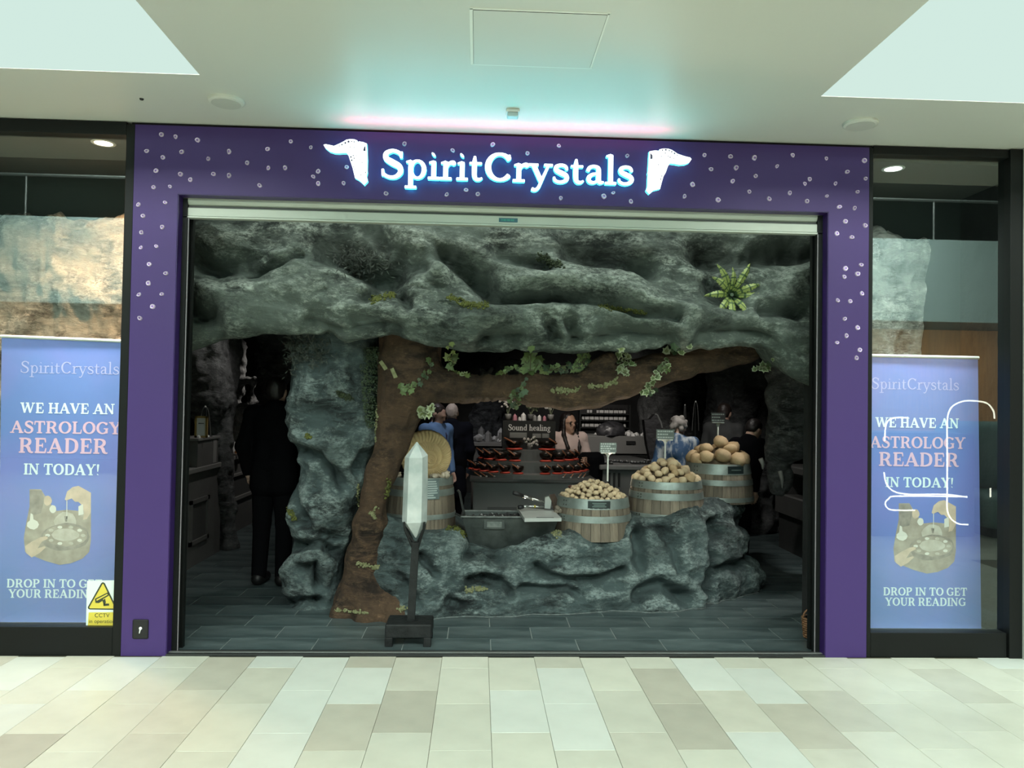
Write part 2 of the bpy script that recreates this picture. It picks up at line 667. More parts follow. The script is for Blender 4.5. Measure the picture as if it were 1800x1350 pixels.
# ---- mall floor: limestone planks 0.30 x 0.57 laid towards the shop
fl = MB()
fl.box(-14, 14, -16, 0.02, -0.10, -0.004)
floor = struct(fl.build('floor', M['grout']))
TX0 = -1.886
special = {(4, 1): 'tileC', (3, 0): 'tileC', (3, 2): 'tileC', (1, 1): 'tileD', (11, 2): 'tileC', (3, 1): 'tileB', (2, 2): 'tileB',
           (0, 0): 'tileC', (6, 1): 'tileB', (7, 1): 'tileB', (7, 2): 'tileB', (7, 0): 'tileD', (2, 0): 'tileB', (2, 1): 'tileB', (12, 1): 'tileD',
           (1, 0): 'tileB', (0, 1): 'tileD', (-1, 1): 'tileA', (-2, 2): 'tileC', (10, 1): 'tileD', (0, 2): 'tileD', (4, 0): 'tileD', (9, 2): 'tileC'}
rt = random.Random(3)
tile_mesh = {}
for k in range(-12, 24):
    off = -0.016 if k % 2 == 0 else -0.213
    y1 = 0.0
    r = 0
    while y1 > -3.2:
        if r == 0:
            y0 = off if off < -0.05 else -0.586
            if k % 2 == 0:
                y0 = -0.016 - 0.0
                y0 = -0.586 + 0.57
                y0 = -0.02
        else:
            y0 = (off if k % 2 else -0.016) - 0.57 * r
        if y1 - y0 > 0.03:
            x0 = TX0 + 0.30 * k
            L = round(y1 - y0, 3)
            key = special.get((k, r if k % 2 else r - 1)) or rt.choice(['tileA', 'tileA', 'tileA', 'tileB', 'tileB', 'tileD', 'tileA', 'tileC' if rt.random() < 0.25 else 'tileA'])
            mk = (L, key)
            if mk not in tile_mesh:
                b = MB()
                b.box(0.0012, 0.2988, 0.0012, L - 0.0012, -0.03, 0, bev=0.0008)
                o = b.build('tile', M[key], floor)
                tile_mesh[mk] = o.data
                o.location = (x0, y0, rt.uniform(-0.0006, 0.0006))
            else:
                o = bpy.data.objects.new('tile', tile_mesh[mk])
                COL.objects.link(o)
                o.parent = floor
                o.location = (x0, y0, rt.uniform(-0.0006, 0.0006))
        y1 = y0
        r += 1

b = MB()
b.box(-14, 14, -16, -3.2, -0.03, -0.0005)
b.build('floor_finish', M['tileA'], floor)

# ---- shop floor: slate 0.60 x 0.283 in half bond
sf = MB()
sf.box(-5.0, 5.0, 0.02, 9.2, -0.10, -0.0035)
sfloor = struct(sf.build('floor', M['sgrout']))
sl_mesh = None
ISL = [(-1.6, 1.25), (-1.2, 1.0), (-0.5, 1.0), (0.6, 1.2), (1.5, 1.35), (2.2, 1.8), (2.2, 2.2), (-1.5, 2.2)]
for r in range(0, 19):
    y0 = 0.097 + 0.2830 * r
    if r == 0:
        pass
    xo = -0.066 if r % 2 == 0 else 0.231
    for k in range(-7, 7):
        x0 = xo + 0.6 * k
        if x0 < -4.3 or x0 > 4.0:
            continue
        if y0 > 1.4 and y0 < 2.2 and -1.2 < x0 < 1.4:
            continue
        if y0 > 2.2 and -2.0 < x0 < 2.4 and y0 > 2.6:
            continue
        if sl_mesh is None:
            b = MB()
            b.box(0.003, 0.597, 0.003, 0.280, -0.03, 0, bev=0.001)
            o = b.build('slate_tile', M['slate'], sfloor)
            sl_mesh = o.data
        else:
            o = bpy.data.objects.new('slate_tile', sl_mesh)
            COL.objects.link(o)
            o.parent = sfloor
        o.location = (x0, y0, 0)
b = MB()
b.box(-5.0, 5.0, 2.4, 9.2, -0.02, -0.002)
struct(b.build('floor_finish', M['slate'], sfloor))
b = MB()
b.box(-2.17, 2.17, 0.0, 0.095, -0.02, 0.012, bev=0.003)
thr = struct(b.build('trim_2', M['darksteel']))
b = MB()
b.box(-2.17, 2.17, 0.035, 0.060, 0.012, 0.0145)
b.build('metal_strip', M['steel'], thr)

# ---- mall soffit with two open wells
c = MB()
c.box(-9, 9, -0.775, 0.6, ZC, ZC + 0.003)
c.box(-1.76, 1.76, -2.6, -0.775, ZC, ZC + 0.003)
ceil = struct(c.build('ceiling', M['ceil']))
b = MB()
b.box(-0.235, 0.381, -1.61, -1.042, ZC - 0.004, ZC + 0.02)
hp = struct(b.build('access_panel', M['ceil'], ceil))
b = MB()
for x0, x1, y0, y1 in ((-0.250, 0.396, -1.042, -1.032), (-0.250, 0.396, -1.625, -1.612), (-0.252, -0.237, -1.62, -1.04), (0.383, 0.392, -1.62, -1.04)):
    b.box(x0, x1, y0, y1, ZC - 0.002, ZC + 0.01)
b.build('panel_frame', M['slot'], ceil)
b = MB()
b.box(-0.2365, -0.2345, -1.6, -1.05, ZC - 0.0035, ZC + 0.01)
b.box(0.3810, 0.3825, -1.6, -1.05, ZC - 0.0035, ZC + 0.01)
b.box(-0.235, 0.381, -1.6115, -1.610, ZC - 0.0035, ZC + 0.01)
b.build('shadow_joint', M['gap'], ceil)

# speakers and sensors on the soffit
def disc_thing(name, label, cat, x, y, r, h, m, group=None):
    t = thing(name, label, cat, (x, y, ZC), group)
    b = MB()
    b.lathe([(0.0, -h), (r * 0.86, -h), (r * 0.97, -h * 0.7), (r, -h * 0.25), (r, 0.0)], (x, y, ZC), 32)
    b.build('rim', m, t, True, angle=0.6)
    b = MB()
    b.lathe([(0.0, -h - 0.0015), (r * 0.82, -h - 0.0015), (r * 0.82, -h + 0.002)], (x, y, ZC), 32)
    b.build('grille', mat('speaker_grille', (0.50, 0.51, 0.46), 0.6), t)
    return t
disc_thing('ceiling_speaker', 'round white ceiling speaker above the dark left shop window', 'speaker', -1.73, -0.415, 0.105, 0.022, M['ceil'])
disc_thing('ceiling_speaker', 'round white ceiling speaker near the corner of the right bright skylight well', 'speaker', 2.19, -0.387, 0.105, 0.022, M['ceil'])
t = thing('smoke_detector', 'small white square smoke detector on the ceiling above the shop sign', 'detector', (0, -0.40, ZC))
b = MB()
b.box(-0.042, 0.042, -0.44, -0.36, ZC - 0.018, ZC, bev=0.004)
b.build('base', M['white'], t)
b = MB()
b.box(-0.034, 0.034, -0.435, -0.37, ZC - 0.045, ZC - 0.018, bev=0.006)
b.build('sensor_head', mat('sensor_plastic', (0.50, 0.58, 0.58), 0.4), t)
t = thing('ceiling_sensor', 'tiny dark round sensor dot on the ceiling above the left window', 'sensor', (-2.239, -0.397, ZC))
b = MB()
b.lathe([(0, -0.008), (0.010, -0.008), (0.013, 0)], (-2.239, -0.397, ZC), 12)
b.build('lens', M['black'], t)

# ---- purple shop frame (fascia and two piers) with crystal studs
FX0, FX1, OX0, OX1, FT, OT = -2.449, 2.449, -2.165, 2.170, 3.4455, 2.998
b = MB()
n0 = len(b.v)
b.box(FX0, OX0, 0, 0.16, 0, FT)
b.box(OX1, FX1, 0, 0.16, 0, FT)
b.box(OX0, OX1, 0, 0.16, OT, FT)
frame = struct(b.build('trim_1', M['purple']))
b = MB()
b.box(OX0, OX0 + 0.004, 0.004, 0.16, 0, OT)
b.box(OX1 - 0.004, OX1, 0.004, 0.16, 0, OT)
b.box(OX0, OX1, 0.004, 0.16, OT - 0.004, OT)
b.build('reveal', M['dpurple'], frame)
b = MB()
b.box(FX0 - 0.03, FX1 + 0.03, 0.02, 0.5, FT, ZC + 0.02)
b.build('shadow_gap', M['gap'], frame)
STUD = []
for s, x0, y0, L in ((3.75, 220, 210, [(240, 100), (333, 114), (477, 136), (142, 208), (372, 214), (249, 250), (204, 338), (548, 259), (685, 212), (938, 195), (1092, 145), (1224, 184),
        (805, 286), (944, 320), (1054, 320), (365, 361), (430, 397), (582, 360), (685, 370), (886, 434), (188, 447), (296, 442), (1272, 342), (1240, 377), (1273, 421), (1460, 314),
        (1440, 420), (1720, 488), (88, 562), (263, 547), (118, 636), (245, 710), (108, 745), (104, 845), (205, 835), (159, 955), (268, 1015), (154, 1080), (91, 1155), (243, 1152),
        (181, 1233), (97, 1310)]),
        (2.647, 560, 220, [(400, 87), (624, 118), (811, 90), (972, 131), (1118, 96), (1436, 143), (596, 323), (687, 302), (741, 321), (1127, 340), (1327, 331), (1371, 315), (1453, 354)]),
        (3.214, 1200, 230, [(123, 137), (270, 145), (405, 152), (621, 138), (811, 157), (1026, 168), (160, 217), (302, 209), (533, 200), (930, 232), (412, 255), (282, 284), (717, 273),
        (690, 299), (863, 297), (1033, 270), (987, 345), (376, 344), (488, 384), (605, 350), (702, 398), (814, 369), (200, 390), (885, 430), (971, 436), (919, 512), (1030, 535), (871, 580),
        (955, 602), (1007, 757), (919, 778), (912, 825), (988, 808), (1012, 919), (875, 957), (946, 963), (915, 1062), (988, 1112), (924, 1158), (871, 1196), (1000, 1238), (981, 1283),
        (56, 303), (10, 370)])):
    STUD += [(x0 + a / s, y0 + c / s) for a, c in L]
M['studrim'] = mat('crystal_stud_rim', (0.62, 0.52, 0.66), 0.35, per_object=0.25)
M['studmid'] = mat('crystal_stud_core', (0.22, 0.13, 0.36), 0.25, per_object=0.4)
stud_meshes = []
for v in range(5):
    rs = random.Random(v)
    b = MB()
    n = 9
    out, inn, cor = [], [], []
    ex = rs.uniform(0.75, 1.0)
    for k in range(n):
        q = 2 * PI * k / n
        rr = 0.0175 * rs.uniform(0.86, 1.12)
        out.append((rr * ex * math.cos(q), 0, rr * math.sin(q)))
        inn.append((rr * ex * 0.78 * math.cos(q), -0.010, rr * 0.78 * math.sin(q)))
        cor.append((rr * ex * 0.48 * math.cos(q), -0.008, rr * 0.48 * math.sin(q)))
    vs = out + inn + cor + [(0, -0.005, 0)]
    fs, ms = [], []
    for k in range(n):
        j = (k + 1) % n
        fs += [(k, j, n + j, n + k), (n + k, n + j, 2 * n + j, 2 * n + k), (2 * n + k, 2 * n + j, 3 * n)]
        ms += [0, 0, 1]
    b.v, b.f, b.m = vs, fs, ms
    o = b.build('crystal_stud', [M['studrim'], M['studmid']], frame)
    stud_meshes.append(o)
rs = random.Random(11)
for i, (px, py) in enumerate(STUD):
    if i < 5:
        o = stud_meshes[i]
    else:
        o = bpy.data.objects.new('crystal_stud', stud_meshes[i % 5].data)
        COL.objects.link(o)
        o.parent = frame
    o.location = tuple(at(px, py, 0))
    o.rotation_euler = (0, rs.uniform(0, 6.28), 0)
    o.scale = (rs.uniform(0.8, 1.08),) * 3

# ---- roller shutter, rolled up under the fascia
t = thing('roller_shutter', 'rolled up pale aluminium roller shutter under the purple fascia', 'shutter', (0, 0.11, 2.86))
b = MB()
prof = [(0.10, 3.02), (0.085, 3.00), (0.082, 2.975), (0.092, 2.955), (0.112, 2.945), (0.13, 2.945), (0.13, 3.02)]
vs = [(-2.16, y, z) for y, z in prof] + [(2.165, y, z) for y, z in prof]
n = len(prof)
b.add(vs, [(i, (i + 1) % n, n + (i + 1) % n, n + i) for i in range(n)] + [tuple(range(n)), tuple(range(2 * n - 1, n - 1, -1))])
b.build('slat', M['shutter'], t)
b = MB()
b.box(-2.16, 2.165, 0.098, 0.13, 2.932, 2.945)
b.build('hinge_strip', M['shutterD'], t)
b = MB()
b.box(-2.16, 2.165, 0.088, 0.125, 2.873, 2.932, bev=0.004)
b.box(-2.16, 2.165, 0.080, 0.13, 2.861, 2.873, bev=0.002)
b.build('bottom_rail', M['shutter'], t)
p0, p1 = at(877, 383, 0.085), at(910, 391, 0.085)
b = MB()
b.box(p0[0], p1[0], 0.083, 0.09, p1[2], p0[2] - 0.0, bev=0.002)
b.build('sticker', mat('blue_sticker', (0.02, 0.10, 0.14), 0.4), t)
b = MB()
for k in range(7):
    x = p0[0] + 0.018 + k * 0.013
    b.box(x, x + 0.007 + 0.003 * (k % 2), 0.0822, 0.0835, p1[2] + 0.007, p0[2] - 0.007)
b.build('sticker_print', mat('sticker_print', (0.03, 0.28, 0.22), 0.5), t)
for px, py in ((604, 390), (1268, 405)):
    q = at(px, py - 4, 0.2)
    b = MB()
    b.tube([(q[0], 0.2, q[2] + 0.02), (q[0], 0.2, q[2] - 0.018)], 0.0035, 6)
    b.box(q[0] - 0.016, q[0] + 0.016, 0.194, 0.206, q[2] - 0.024, q[2] - 0.016, bev=0.001)
    h = tag(b.build('ceiling_hook', M['white'], loc=(q[0], 0.2, q[2])), 'small white hook hanging below the shutter rail, ' + ('above the dark fern hollow' if px < 900 else 'above the spiky plant'), 'hook')
# side guides
for x0, x1, nm in ((OX0 + 0.004, OX0 + 0.045, 'trim_3'), (OX1 - 0.04, OX1 - 0.004, 'trim_4')):
    b = MB()
    b.box(x0, x1, 0.165, 0.20, 0, 2.99)
    b.box(x0, x1, 0.08, 0.125, 0, 2.99) if x0 > 0 else b.box(x0, x1 - 0.01, 0.08, 0.125, 0, 2.99)
    g = struct(b.build(nm, M['frame']))
    b = MB()
    xe = x1 if x0 < 0 else x0
    b.box(xe - 0.003, xe + 0.003, 0.075, 0.083, 0.0, 2.86)
    b.build('edge_strip', mat('guide_edge', (0.16, 0.15, 0.16), 0.4), g)

# key switch on the left pier
q = at(247.5, 1105.5, 0)
t = thing('key_switch', 'black square shutter key switch low on the left purple pier', 'switch', (q[0], 0, q[2]))
b = MB()
b.box(q[0] - 0.05, q[0] + 0.05, -0.010, 0.0, q[2] - 0.062, q[2] + 0.062, bev=0.006)
b.build('plate', M['black'], t)
b = MB()
b.lathe([(0, -0.013), (0.009, -0.013), (0.011, -0.009)], (q[0] + 0.002, 0, q[2] + 0.006), 14, axis='y')
b.tube([(q[0] + 0.002, -0.013, q[2]), (q[0] - 0.002, -0.016, q[2] - 0.024)], [0.005, 0.003], 6)
b.build('key_barrel', M['white'], t)

# ---- shop windows left and right
def glass_mat():
    m, nt, bs = new_mat('window_glass')
    L = nt.links.new
    nt.nodes.remove(bs)
    tr = nt.nodes.new('ShaderNodeBsdfTransparent')
    tr.inputs[0].default_value = (0.86, 0.92, 0.89, 1)
    gl = nt.nodes.new('ShaderNodeBsdfGlossy')
    gl.inputs['Roughness'].default_value = 0.0
    gl.inputs['Color'].default_value = (0.92, 1, 0.97, 1)
    lw = nt.nodes.new('ShaderNodeLayerWeight')
    lw.inputs[0].default_value = 0.5
    p4 = nt.nodes.new('ShaderNodeMath')
    p4.operation = 'POWER'
    p4.inputs[1].default_value = 4.0
    L(lw.outputs['Facing'], p4.inputs[0])
    fr = nt.nodes.new('ShaderNodeMapRange')
    fr.inputs[3].default_value, fr.inputs[4].default_value = 0.10, 0.95
    L(p4.outputs[0], fr.inputs[0])
    mx = nt.nodes.new('ShaderNodeMixShader')
    L(fr.outputs[0], mx.inputs[0])
    L(tr.outputs[0], mx.inputs[1])
    L(gl.outputs[0], mx.inputs[2])
    L(mx.outputs[0], nt.nodes['Material Output'].inputs[0])
    return m
M['glass'] = glass_mat()
def shop_window(name, x0, x1, jambs):
    w = struct_empty(name, ((x0 + x1) / 2, 0.03, 0))
    for nm, (a, c, e, f, y0) in jambs.items():
        b = MB()
        b.box(a, c, y0, 0.11, e, f, bev=0.003)
        b.build(nm.split('.')[0], M['frame'], w)
    b = MB()
    b.add([(x0, 0.045, 0.15), (x1, 0.045, 0.15), (x1, 0.045, 3.41), (x0, 0.045, 3.41)], [(0, 1, 2, 3)])
    b.build('glass_pane', M['glass'], w)
    return w
WL, WR = -4.0, 3.425
shop_window('window_1', WL, -2.505, {'jamb': (-2.505, FX0, 0, FT, 0.0), 'head': (WL, -2.505, 3.375, 3.46, 0.0), 'plinth': (WL, -2.505, 0.0, 0.183, 0.0)})
shop_window('window_2', 2.475, 3.50, {'jamb': (FX1, 2.478, 0, FT, 0.0), 'head': (2.478, 3.52, 3.405, 3.46, 0.0), 'plinth': (2.478, 3.42, 0.0, 0.165, 0.0),
                                      'jamb.001': (3.425, 3.515, 0, 3.46, -0.02)})
b = MB()
b.box(3.515, 6.5, -0.06, 0.10, 0, ZC)
struct(b.build('wall_right', M['wallpale']))
b = MB()
b.box(-6.5, -4.0, -0.06, 0.3, 0, ZC)
struct(b.build('wall_left', M['wallpale']))

# ---- window displays: dark boxes behind the glass, soffit with a downlight
for x0, x1, nm in ((-4.2, -2.46, 'left'), (2.46, 3.75, 'right')):
    b = MB()
    b.box(x0, x1, 1.00, 1.05, 0, 3.45)
    struct(b.build('wall_display_' + nm, mat('display_back', (0.020, 0.028, 0.026), 0.8)))
    b = MB()
    b.box(x0, x1, 0.11, 1.0, 3.385, 3.45)
    struct(b.build('ceiling_display_' + nm, mat('display_soffit', (0.10, 0.10, 0.09), 0.7)))
    b = MB()
    s = -2.46 if nm == 'left' else 2.46
    b.box(s - 0.02, s + 0.02, 0.165, 1.0, 0, 3.45)
    struct(b.build('wall_divider_' + nm, M['cavedark']))
    b = MB()
    e = x0 if nm == 'left' else x1
    b.box(e - 0.02, e + 0.02, 0.11, 1.0, 0, 3.45)
    struct(b.build('wall_end_' + nm, M['cavedark']))
for px, py, c, nm, lab, en in ((182, 252, (1.0, 0.50, 0.24), 'l', 'round warm glowing downlight in the soffit of the left display window', 330),
                               (1570, 297, (0.95, 1.0, 0.97), 'r', 'round cool white downlight in the soffit of the right display window', 60)):
    q = atz(px, py, 3.383)
    t = thing('downlight', lab, 'light', (q[0], q[1], 3.385))
    b = MB()
    b.lathe([(0.058, -0.003), (0.075, -0.004), (0.078, 0.0)], (q[0], q[1], 3.385), 24)
    b.build('trim_ring', M['white'], t)
    b = MB()
    b.lathe([(0, -0.003), (0.058, -0.003), (0.058, 0.0)], (q[0], q[1], 3.385), 24)
    e = (1, 0.80, 0.58) if nm == 'l' else (1, 1, 1)
    b.build('diffuser', mat('downlight_glow_' + nm, e, 0.5, emit=e, estr=9), t)
    lamp('downlight_beam', 'SPOT', (q[0], q[1], 3.36), en, c, 0.05, (q[0] + (-0.1 if nm == 'l' else 0.15), q[1] + 0.16, 2.0), spot=2.3, blend=0.9)

# ---- shop shell
b = MB()
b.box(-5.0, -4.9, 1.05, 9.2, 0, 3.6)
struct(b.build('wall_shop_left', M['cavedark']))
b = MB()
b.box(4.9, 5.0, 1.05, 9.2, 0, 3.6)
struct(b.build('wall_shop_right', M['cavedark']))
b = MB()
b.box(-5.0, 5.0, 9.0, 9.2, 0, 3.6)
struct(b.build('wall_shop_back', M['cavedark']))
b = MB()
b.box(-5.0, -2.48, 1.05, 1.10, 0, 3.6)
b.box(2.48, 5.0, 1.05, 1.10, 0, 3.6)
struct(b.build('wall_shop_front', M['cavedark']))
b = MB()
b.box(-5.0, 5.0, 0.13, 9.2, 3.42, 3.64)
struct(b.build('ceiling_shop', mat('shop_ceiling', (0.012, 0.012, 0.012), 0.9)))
# ---- the mall opposite (seen as reflections in the shop glass)
YO = -9.0
b = MB()
b.box(-14, 14, YO - 6.5, YO - 6.3, 0, 9)
b.box(-14, -13.8, YO - 6.5, 0, 0, 8)
b.box(13.8, 14, YO - 6.5, 0, 0, 8)
struct(b.build('wall_opposite', mat('opposite_wall', (0.05, 0.055, 0.05), 0.7)))
b = MB()
b.box(-14, 14, YO - 6.4, YO - 0.02, 3.45, 4.55)
gal = struct(b.build('ceiling_gallery', mat('gallery_soffit', (0.10, 0.10, 0.09), 0.7)))
b = MB()
b.box(-14, 14, YO - 0.02, YO + 0.08, 3.31, 4.86)
b.build('fascia_panel', mat('teal_fascia', (0.55, 0.70, 0.67), 0.5), gal)
b = MB()
b.tube([(-14, YO, 5.62), (14, YO, 5.62)], 0.03, 8)
b.build('handrail', M['steel'], gal)
for k in range(-6, 7):
    b = MB()
    b.tube([(k * 2.1, YO, 4.6), (k * 2.1, YO, 5.62)], 0.02, 6)
    b.build('post', M['steel'], gal)
b = MB()
b.box(6.5, 13.8, YO - 3.0, YO - 2.8, 0, 3.45)
struct(b.build('wall_timber_shop', mat('timber_cladding', (0.42, 0.24, 0.10), 0.6, var=0.3, vscale=3, stretch=(8, 1, 0.6))))
lamp('timber_fill', 'AREA', (9.5, YO - 1.0, 3.35), 420, (1, 0.85, 0.6), 4, (9.5, YO - 2.2, 0), size_y=1.2)  # added lamp that brightens the timber front for its reflection
# ================================================================== sculpted rock
G = lambda r, g, b_: (r, g, b_)
M['rock'] = rock_mat('painted_rock_green', (0.011, 0.017, 0.0145), (0.090, 0.114, 0.098), (0.40, 0.46, 0.40))
M['rockteal'] = rock_mat('painted_rock_teal', (0.009, 0.014, 0.015), (0.070, 0.101, 0.101), (0.34, 0.42, 0.40))
M['rockgrey'] = rock_mat('painted_rock_grey', (0.014, 0.015, 0.016), (0.095, 0.10, 0.10), (0.34, 0.35, 0.345), lights=0.6)
M['rockpale'] = rock_mat('painted_rock_pale', (0.05, 0.055, 0.05), (0.34, 0.36, 0.32), (0.72, 0.72, 0.66), scale=1.5)
trees_rock = []


def sheet(name, B, N, disp, m, parent=None, loc=None):
    V = (B + N * disp[..., None]).reshape(-1, 3)
    o = mesh_obj(name, V, grid_faces(B.shape[0], B.shape[1]), m, parent, True, loc)
    brush_attr(o, disp)
    return o


def box_blur(a, k):
    for ax in (0, 1):
        p = np.moveaxis(a, ax, 0)
        q = np.concatenate([np.repeat(p[:1], k, 0), p, np.repeat(p[-1:], k, 0)], 0)
        c = np.cumsum(np.concatenate([np.zeros_like(q[:1]), q], 0), 0)
        p = (c[2 * k + 1:] - c[:-2 * k - 1]) / (2 * k + 1)
        a = np.moveaxis(p, 0, ax)
    return a


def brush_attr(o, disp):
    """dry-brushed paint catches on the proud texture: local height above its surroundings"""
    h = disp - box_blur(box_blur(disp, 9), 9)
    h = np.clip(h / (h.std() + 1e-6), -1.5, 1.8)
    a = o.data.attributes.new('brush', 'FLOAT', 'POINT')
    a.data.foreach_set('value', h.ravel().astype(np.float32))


def soften(L, pos=0.95, neg=2.1, wid=1.7):
    return [(p, a * (pos if a > 0 else neg), w * (wid if a > 0 else 1.05)) for p, a, w in L]


def rough_mod(B, seed):
    return 0.75 + 0.55 * fbm(B * 4.5, seed, 3)


def poly_at(L, x):
    xs = np.array([p[0] for p in L], float)
    ys = np.array([p[1] for p in L], float)
    return np.interp(x, xs, ys)


# ---- overhang behind the shutter
LOW = [(290, 608), (320, 605), (350, 597), (375, 585), (400, 572), (440, 565), (480, 569), (520, 577), (560, 586), (600, 597), (640, 592), (680, 585), (710, 588), (740, 598),
       (780, 606), (830, 615), (870, 612), (920, 608), (960, 613), (1000, 615), (1060, 612), (1120, 610), (1200, 604), (1240, 603), (1290, 602), (1340, 602), (1365, 612),
       (1380, 632), (1400, 655), (1440, 670), (1480, 675)]
nu = 360
xs = np.linspace(-2.46, 2.46, nu)
YF = 0.52
low_pts = [at(px, py, YF) for px, py in LOW]
zb = np.interp(xs, [p[0] for p in low_pts], [p[2] for p in low_pts])
rows_f = 92
B, N = [], []
for i, x in enumerate(xs):
    bb, nn = [], []
    z1 = zb[i] + 0.11
    for s in np.linspace(0, 1, rows_f):
        z = 3.30 + (z1 - 3.30) * s
        bb.append((x, 0.86 - 0.33 * s ** 0.75, z))
        nn.append((0, -0.96, 0.28 if s < 0.9 else 0.28 - (s - 0.9) * 2.8))
    for a in np.linspace(0.12, 1, 14) * PI / 2:
        bb.append((x, 0.53 + 0.11 * (1 - math.cos(a)) + 0.03, z1 - 0.11 * math.sin(a)))
        nn.append((0, -math.cos(a), -math.sin(a)))
    for s in np.linspace(0.05, 1, 18):
        bb.append((x, 0.67 + 1.0 * s, z1 - 0.11 + 0.55 * s * s))
        nn.append((0, 0.1, -1))
    B.append(bb)
    N.append(nn)
B = np.array(B)
N = np.array(N)
N /= np.linalg.norm(N, axis=-1)[..., None]
PX, PY = proj(B)
wx = PX + 16 * fbm(B * 3.1, 5, 4)
wy = PY + 10 * fbm(B * 3.7 + 5, 9, 3)
OV = [
    ([(405, 508), (460, 472), (510, 448), (565, 430)], 0.10, 17), ([(440, 486), (490, 470), (535, 455)], -0.06, 6), ([(430, 520), (500, 500), (560, 470)], 0.05, 14),
    ([(582, 440), (630, 455), (684, 478)], -0.24, 30), ([(535, 505), (565, 488), (597, 471), (640, 486), (700, 487), (770, 480)], 0.13, 15),
    ([(330, 445), (380, 462), (450, 470)], -0.14, 26), ([(318, 520), (345, 545), (362, 560)], -0.20, 20), ([(322, 505), (365, 528), (420, 548)], 0.10, 14),
    ([(325, 600), (370, 580), (410, 560), (460, 552), (540, 560)], 0.06, 12), ([(552, 560), (585, 582)], -0.09, 14), ([(628, 562), (660, 560), (690, 575)], -0.09, 13),
    ([(642, 522), (658, 502)], -0.07, 9), ([(708, 512), (712, 540)], -0.06, 9), ([(775, 445), (820, 470), (865, 505)], -0.13, 17), ([(720, 420), (800, 415), (900, 405)], 0.07, 16),
    ([(855, 592), (880, 582), (905, 592)], -0.12, 12), ([(862, 520), (930, 517), (1000, 520), (1050, 529), (1100, 545), (1180, 563)], -0.13, 10),
    ([(850, 555), (930, 548), (1000, 543), (1060, 548), (1130, 560), (1170, 575)], 0.08, 15), ([(890, 478), (970, 500), (1050, 508), (1110, 527), (1160, 548), (1210, 566)], 0.11, 13),
    ([(1000, 440), (1060, 450), (1135, 470)], -0.11, 17), ([(880, 455), (960, 470)], -0.08, 12), ([(1235, 440), (1320, 445), (1440, 438)], -0.20, 20), ([(1110, 425), (1200, 410), (1300, 405), (1430, 412)], 0.08, 13),
    ([(1370, 510), (1410, 480), (1445, 452)], 0.13, 11), ([(1430, 500), (1445, 570)], 0.10, 12), ([(1425, 495), (1432, 520)], -0.14, 10),
    ([(1055, 588), (1110, 580), (1165, 592)], -0.13, 13), ([(965, 575), (975, 590)], -0.10, 9), ([(1000, 565), (1012, 590)], -0.10, 9), ([(1230, 585), (1290, 575), (1350, 585)], -0.11, 14),
    ([(1160, 560), (1240, 562), (1330, 558), (1390, 585), (1425, 640)], 0.09, 15), ([(1340, 540), (1400, 545)], -0.08, 12), ([(600, 545), (700, 555), (800, 575), (860, 565)], 0.07, 15),
    ([(1255, 500), (1290, 520)], -0.09, 22), ([(330, 400), (420, 415), (540, 410)], 0.06, 14), ([(650, 400), (700, 440), (740, 470)], -0.09, 13), ([(690, 395), (760, 440)], 0.06, 10)]
d = strokes(wx, wy, soften(OV)) * rough_mod(B, 77)
St = B * np.array([1.0, 1.0, 2.2])
tilt = B.copy()
tilt[..., 2] += 0.25 * B[..., 0] + 0.12 * fbm(B * 1.6, 2, 3)
d = d + 0.075 * fbm(St * 2.1, 3, 4) + 0.06 * ridged(tilt * np.array([1.1, 1, 4.2]) + 3, 21, 4) + 0.014 * fbm(B * 13, 33, 4) + 0.007 * ridged(B * 20, 36, 2)
sfade = np.clip((B[..., 2] - (zb[:, None] - 0.05)) / 0.25, 0.7, 1)
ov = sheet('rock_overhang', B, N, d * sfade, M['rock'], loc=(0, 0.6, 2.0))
tag(ov, 'long green-grey sculpted rock overhang spanning the top of the shop opening', 'rock')

# ---- pillar on the left
PIL = [(570, 508, 665), (600, 505, 660), (640, 506, 662), (690, 504, 664), (720, 500, 664), (750, 498, 662), (780, 505, 660), (800, 512, 655), (825, 518, 648), (850, 514, 640), (880, 500, 632),
       (905, 494, 625), (930, 500, 620), (955, 507, 615), (980, 502, 605), (1000, 492, 600), (1020, 487, 598), (1045, 488, 596), (1062, 492, 592), (1085, 486, 590)]
YP = 1.12
nu, nv = 150, 180
zz = np.linspace(2.55, -0.02, nv)
rowsP = [(at((l + r) / 2, y, YP)[2], at(l, y, YP)[0], at(r, y, YP)[0]) for y, l, r in PIL]
rowsP.sort()
zl = [r[0] for r in rowsP]
lx = np.interp(zz, zl, [r[1] for r in rowsP])
rx = np.interp(zz, zl, [r[2] for r in rowsP])
th = np.linspace(0, 2 * PI, nu)
cx, rr = (lx + rx) / 2, (rx - lx) / 2
B = np.zeros((nu, nv, 3))
N = np.zeros((nu, nv, 3))
for i, a in enumerate(th):
    B[i, :, 0] = cx + rr * np.cos(a)
    B[i, :, 1] = 1.30 + np.minimum(rr, 0.36) * 1.05 * np.sin(a)
    B[i, :, 2] = zz
    N[i, :, 0], N[i, :, 1] = np.cos(a), np.sin(a)
PX, PY = proj(B)
wx = PX + 9 * fbm(B * 4.5, 15, 4)
wy = PY + 9 * fbm(B * 3.5 + 5, 19, 3)
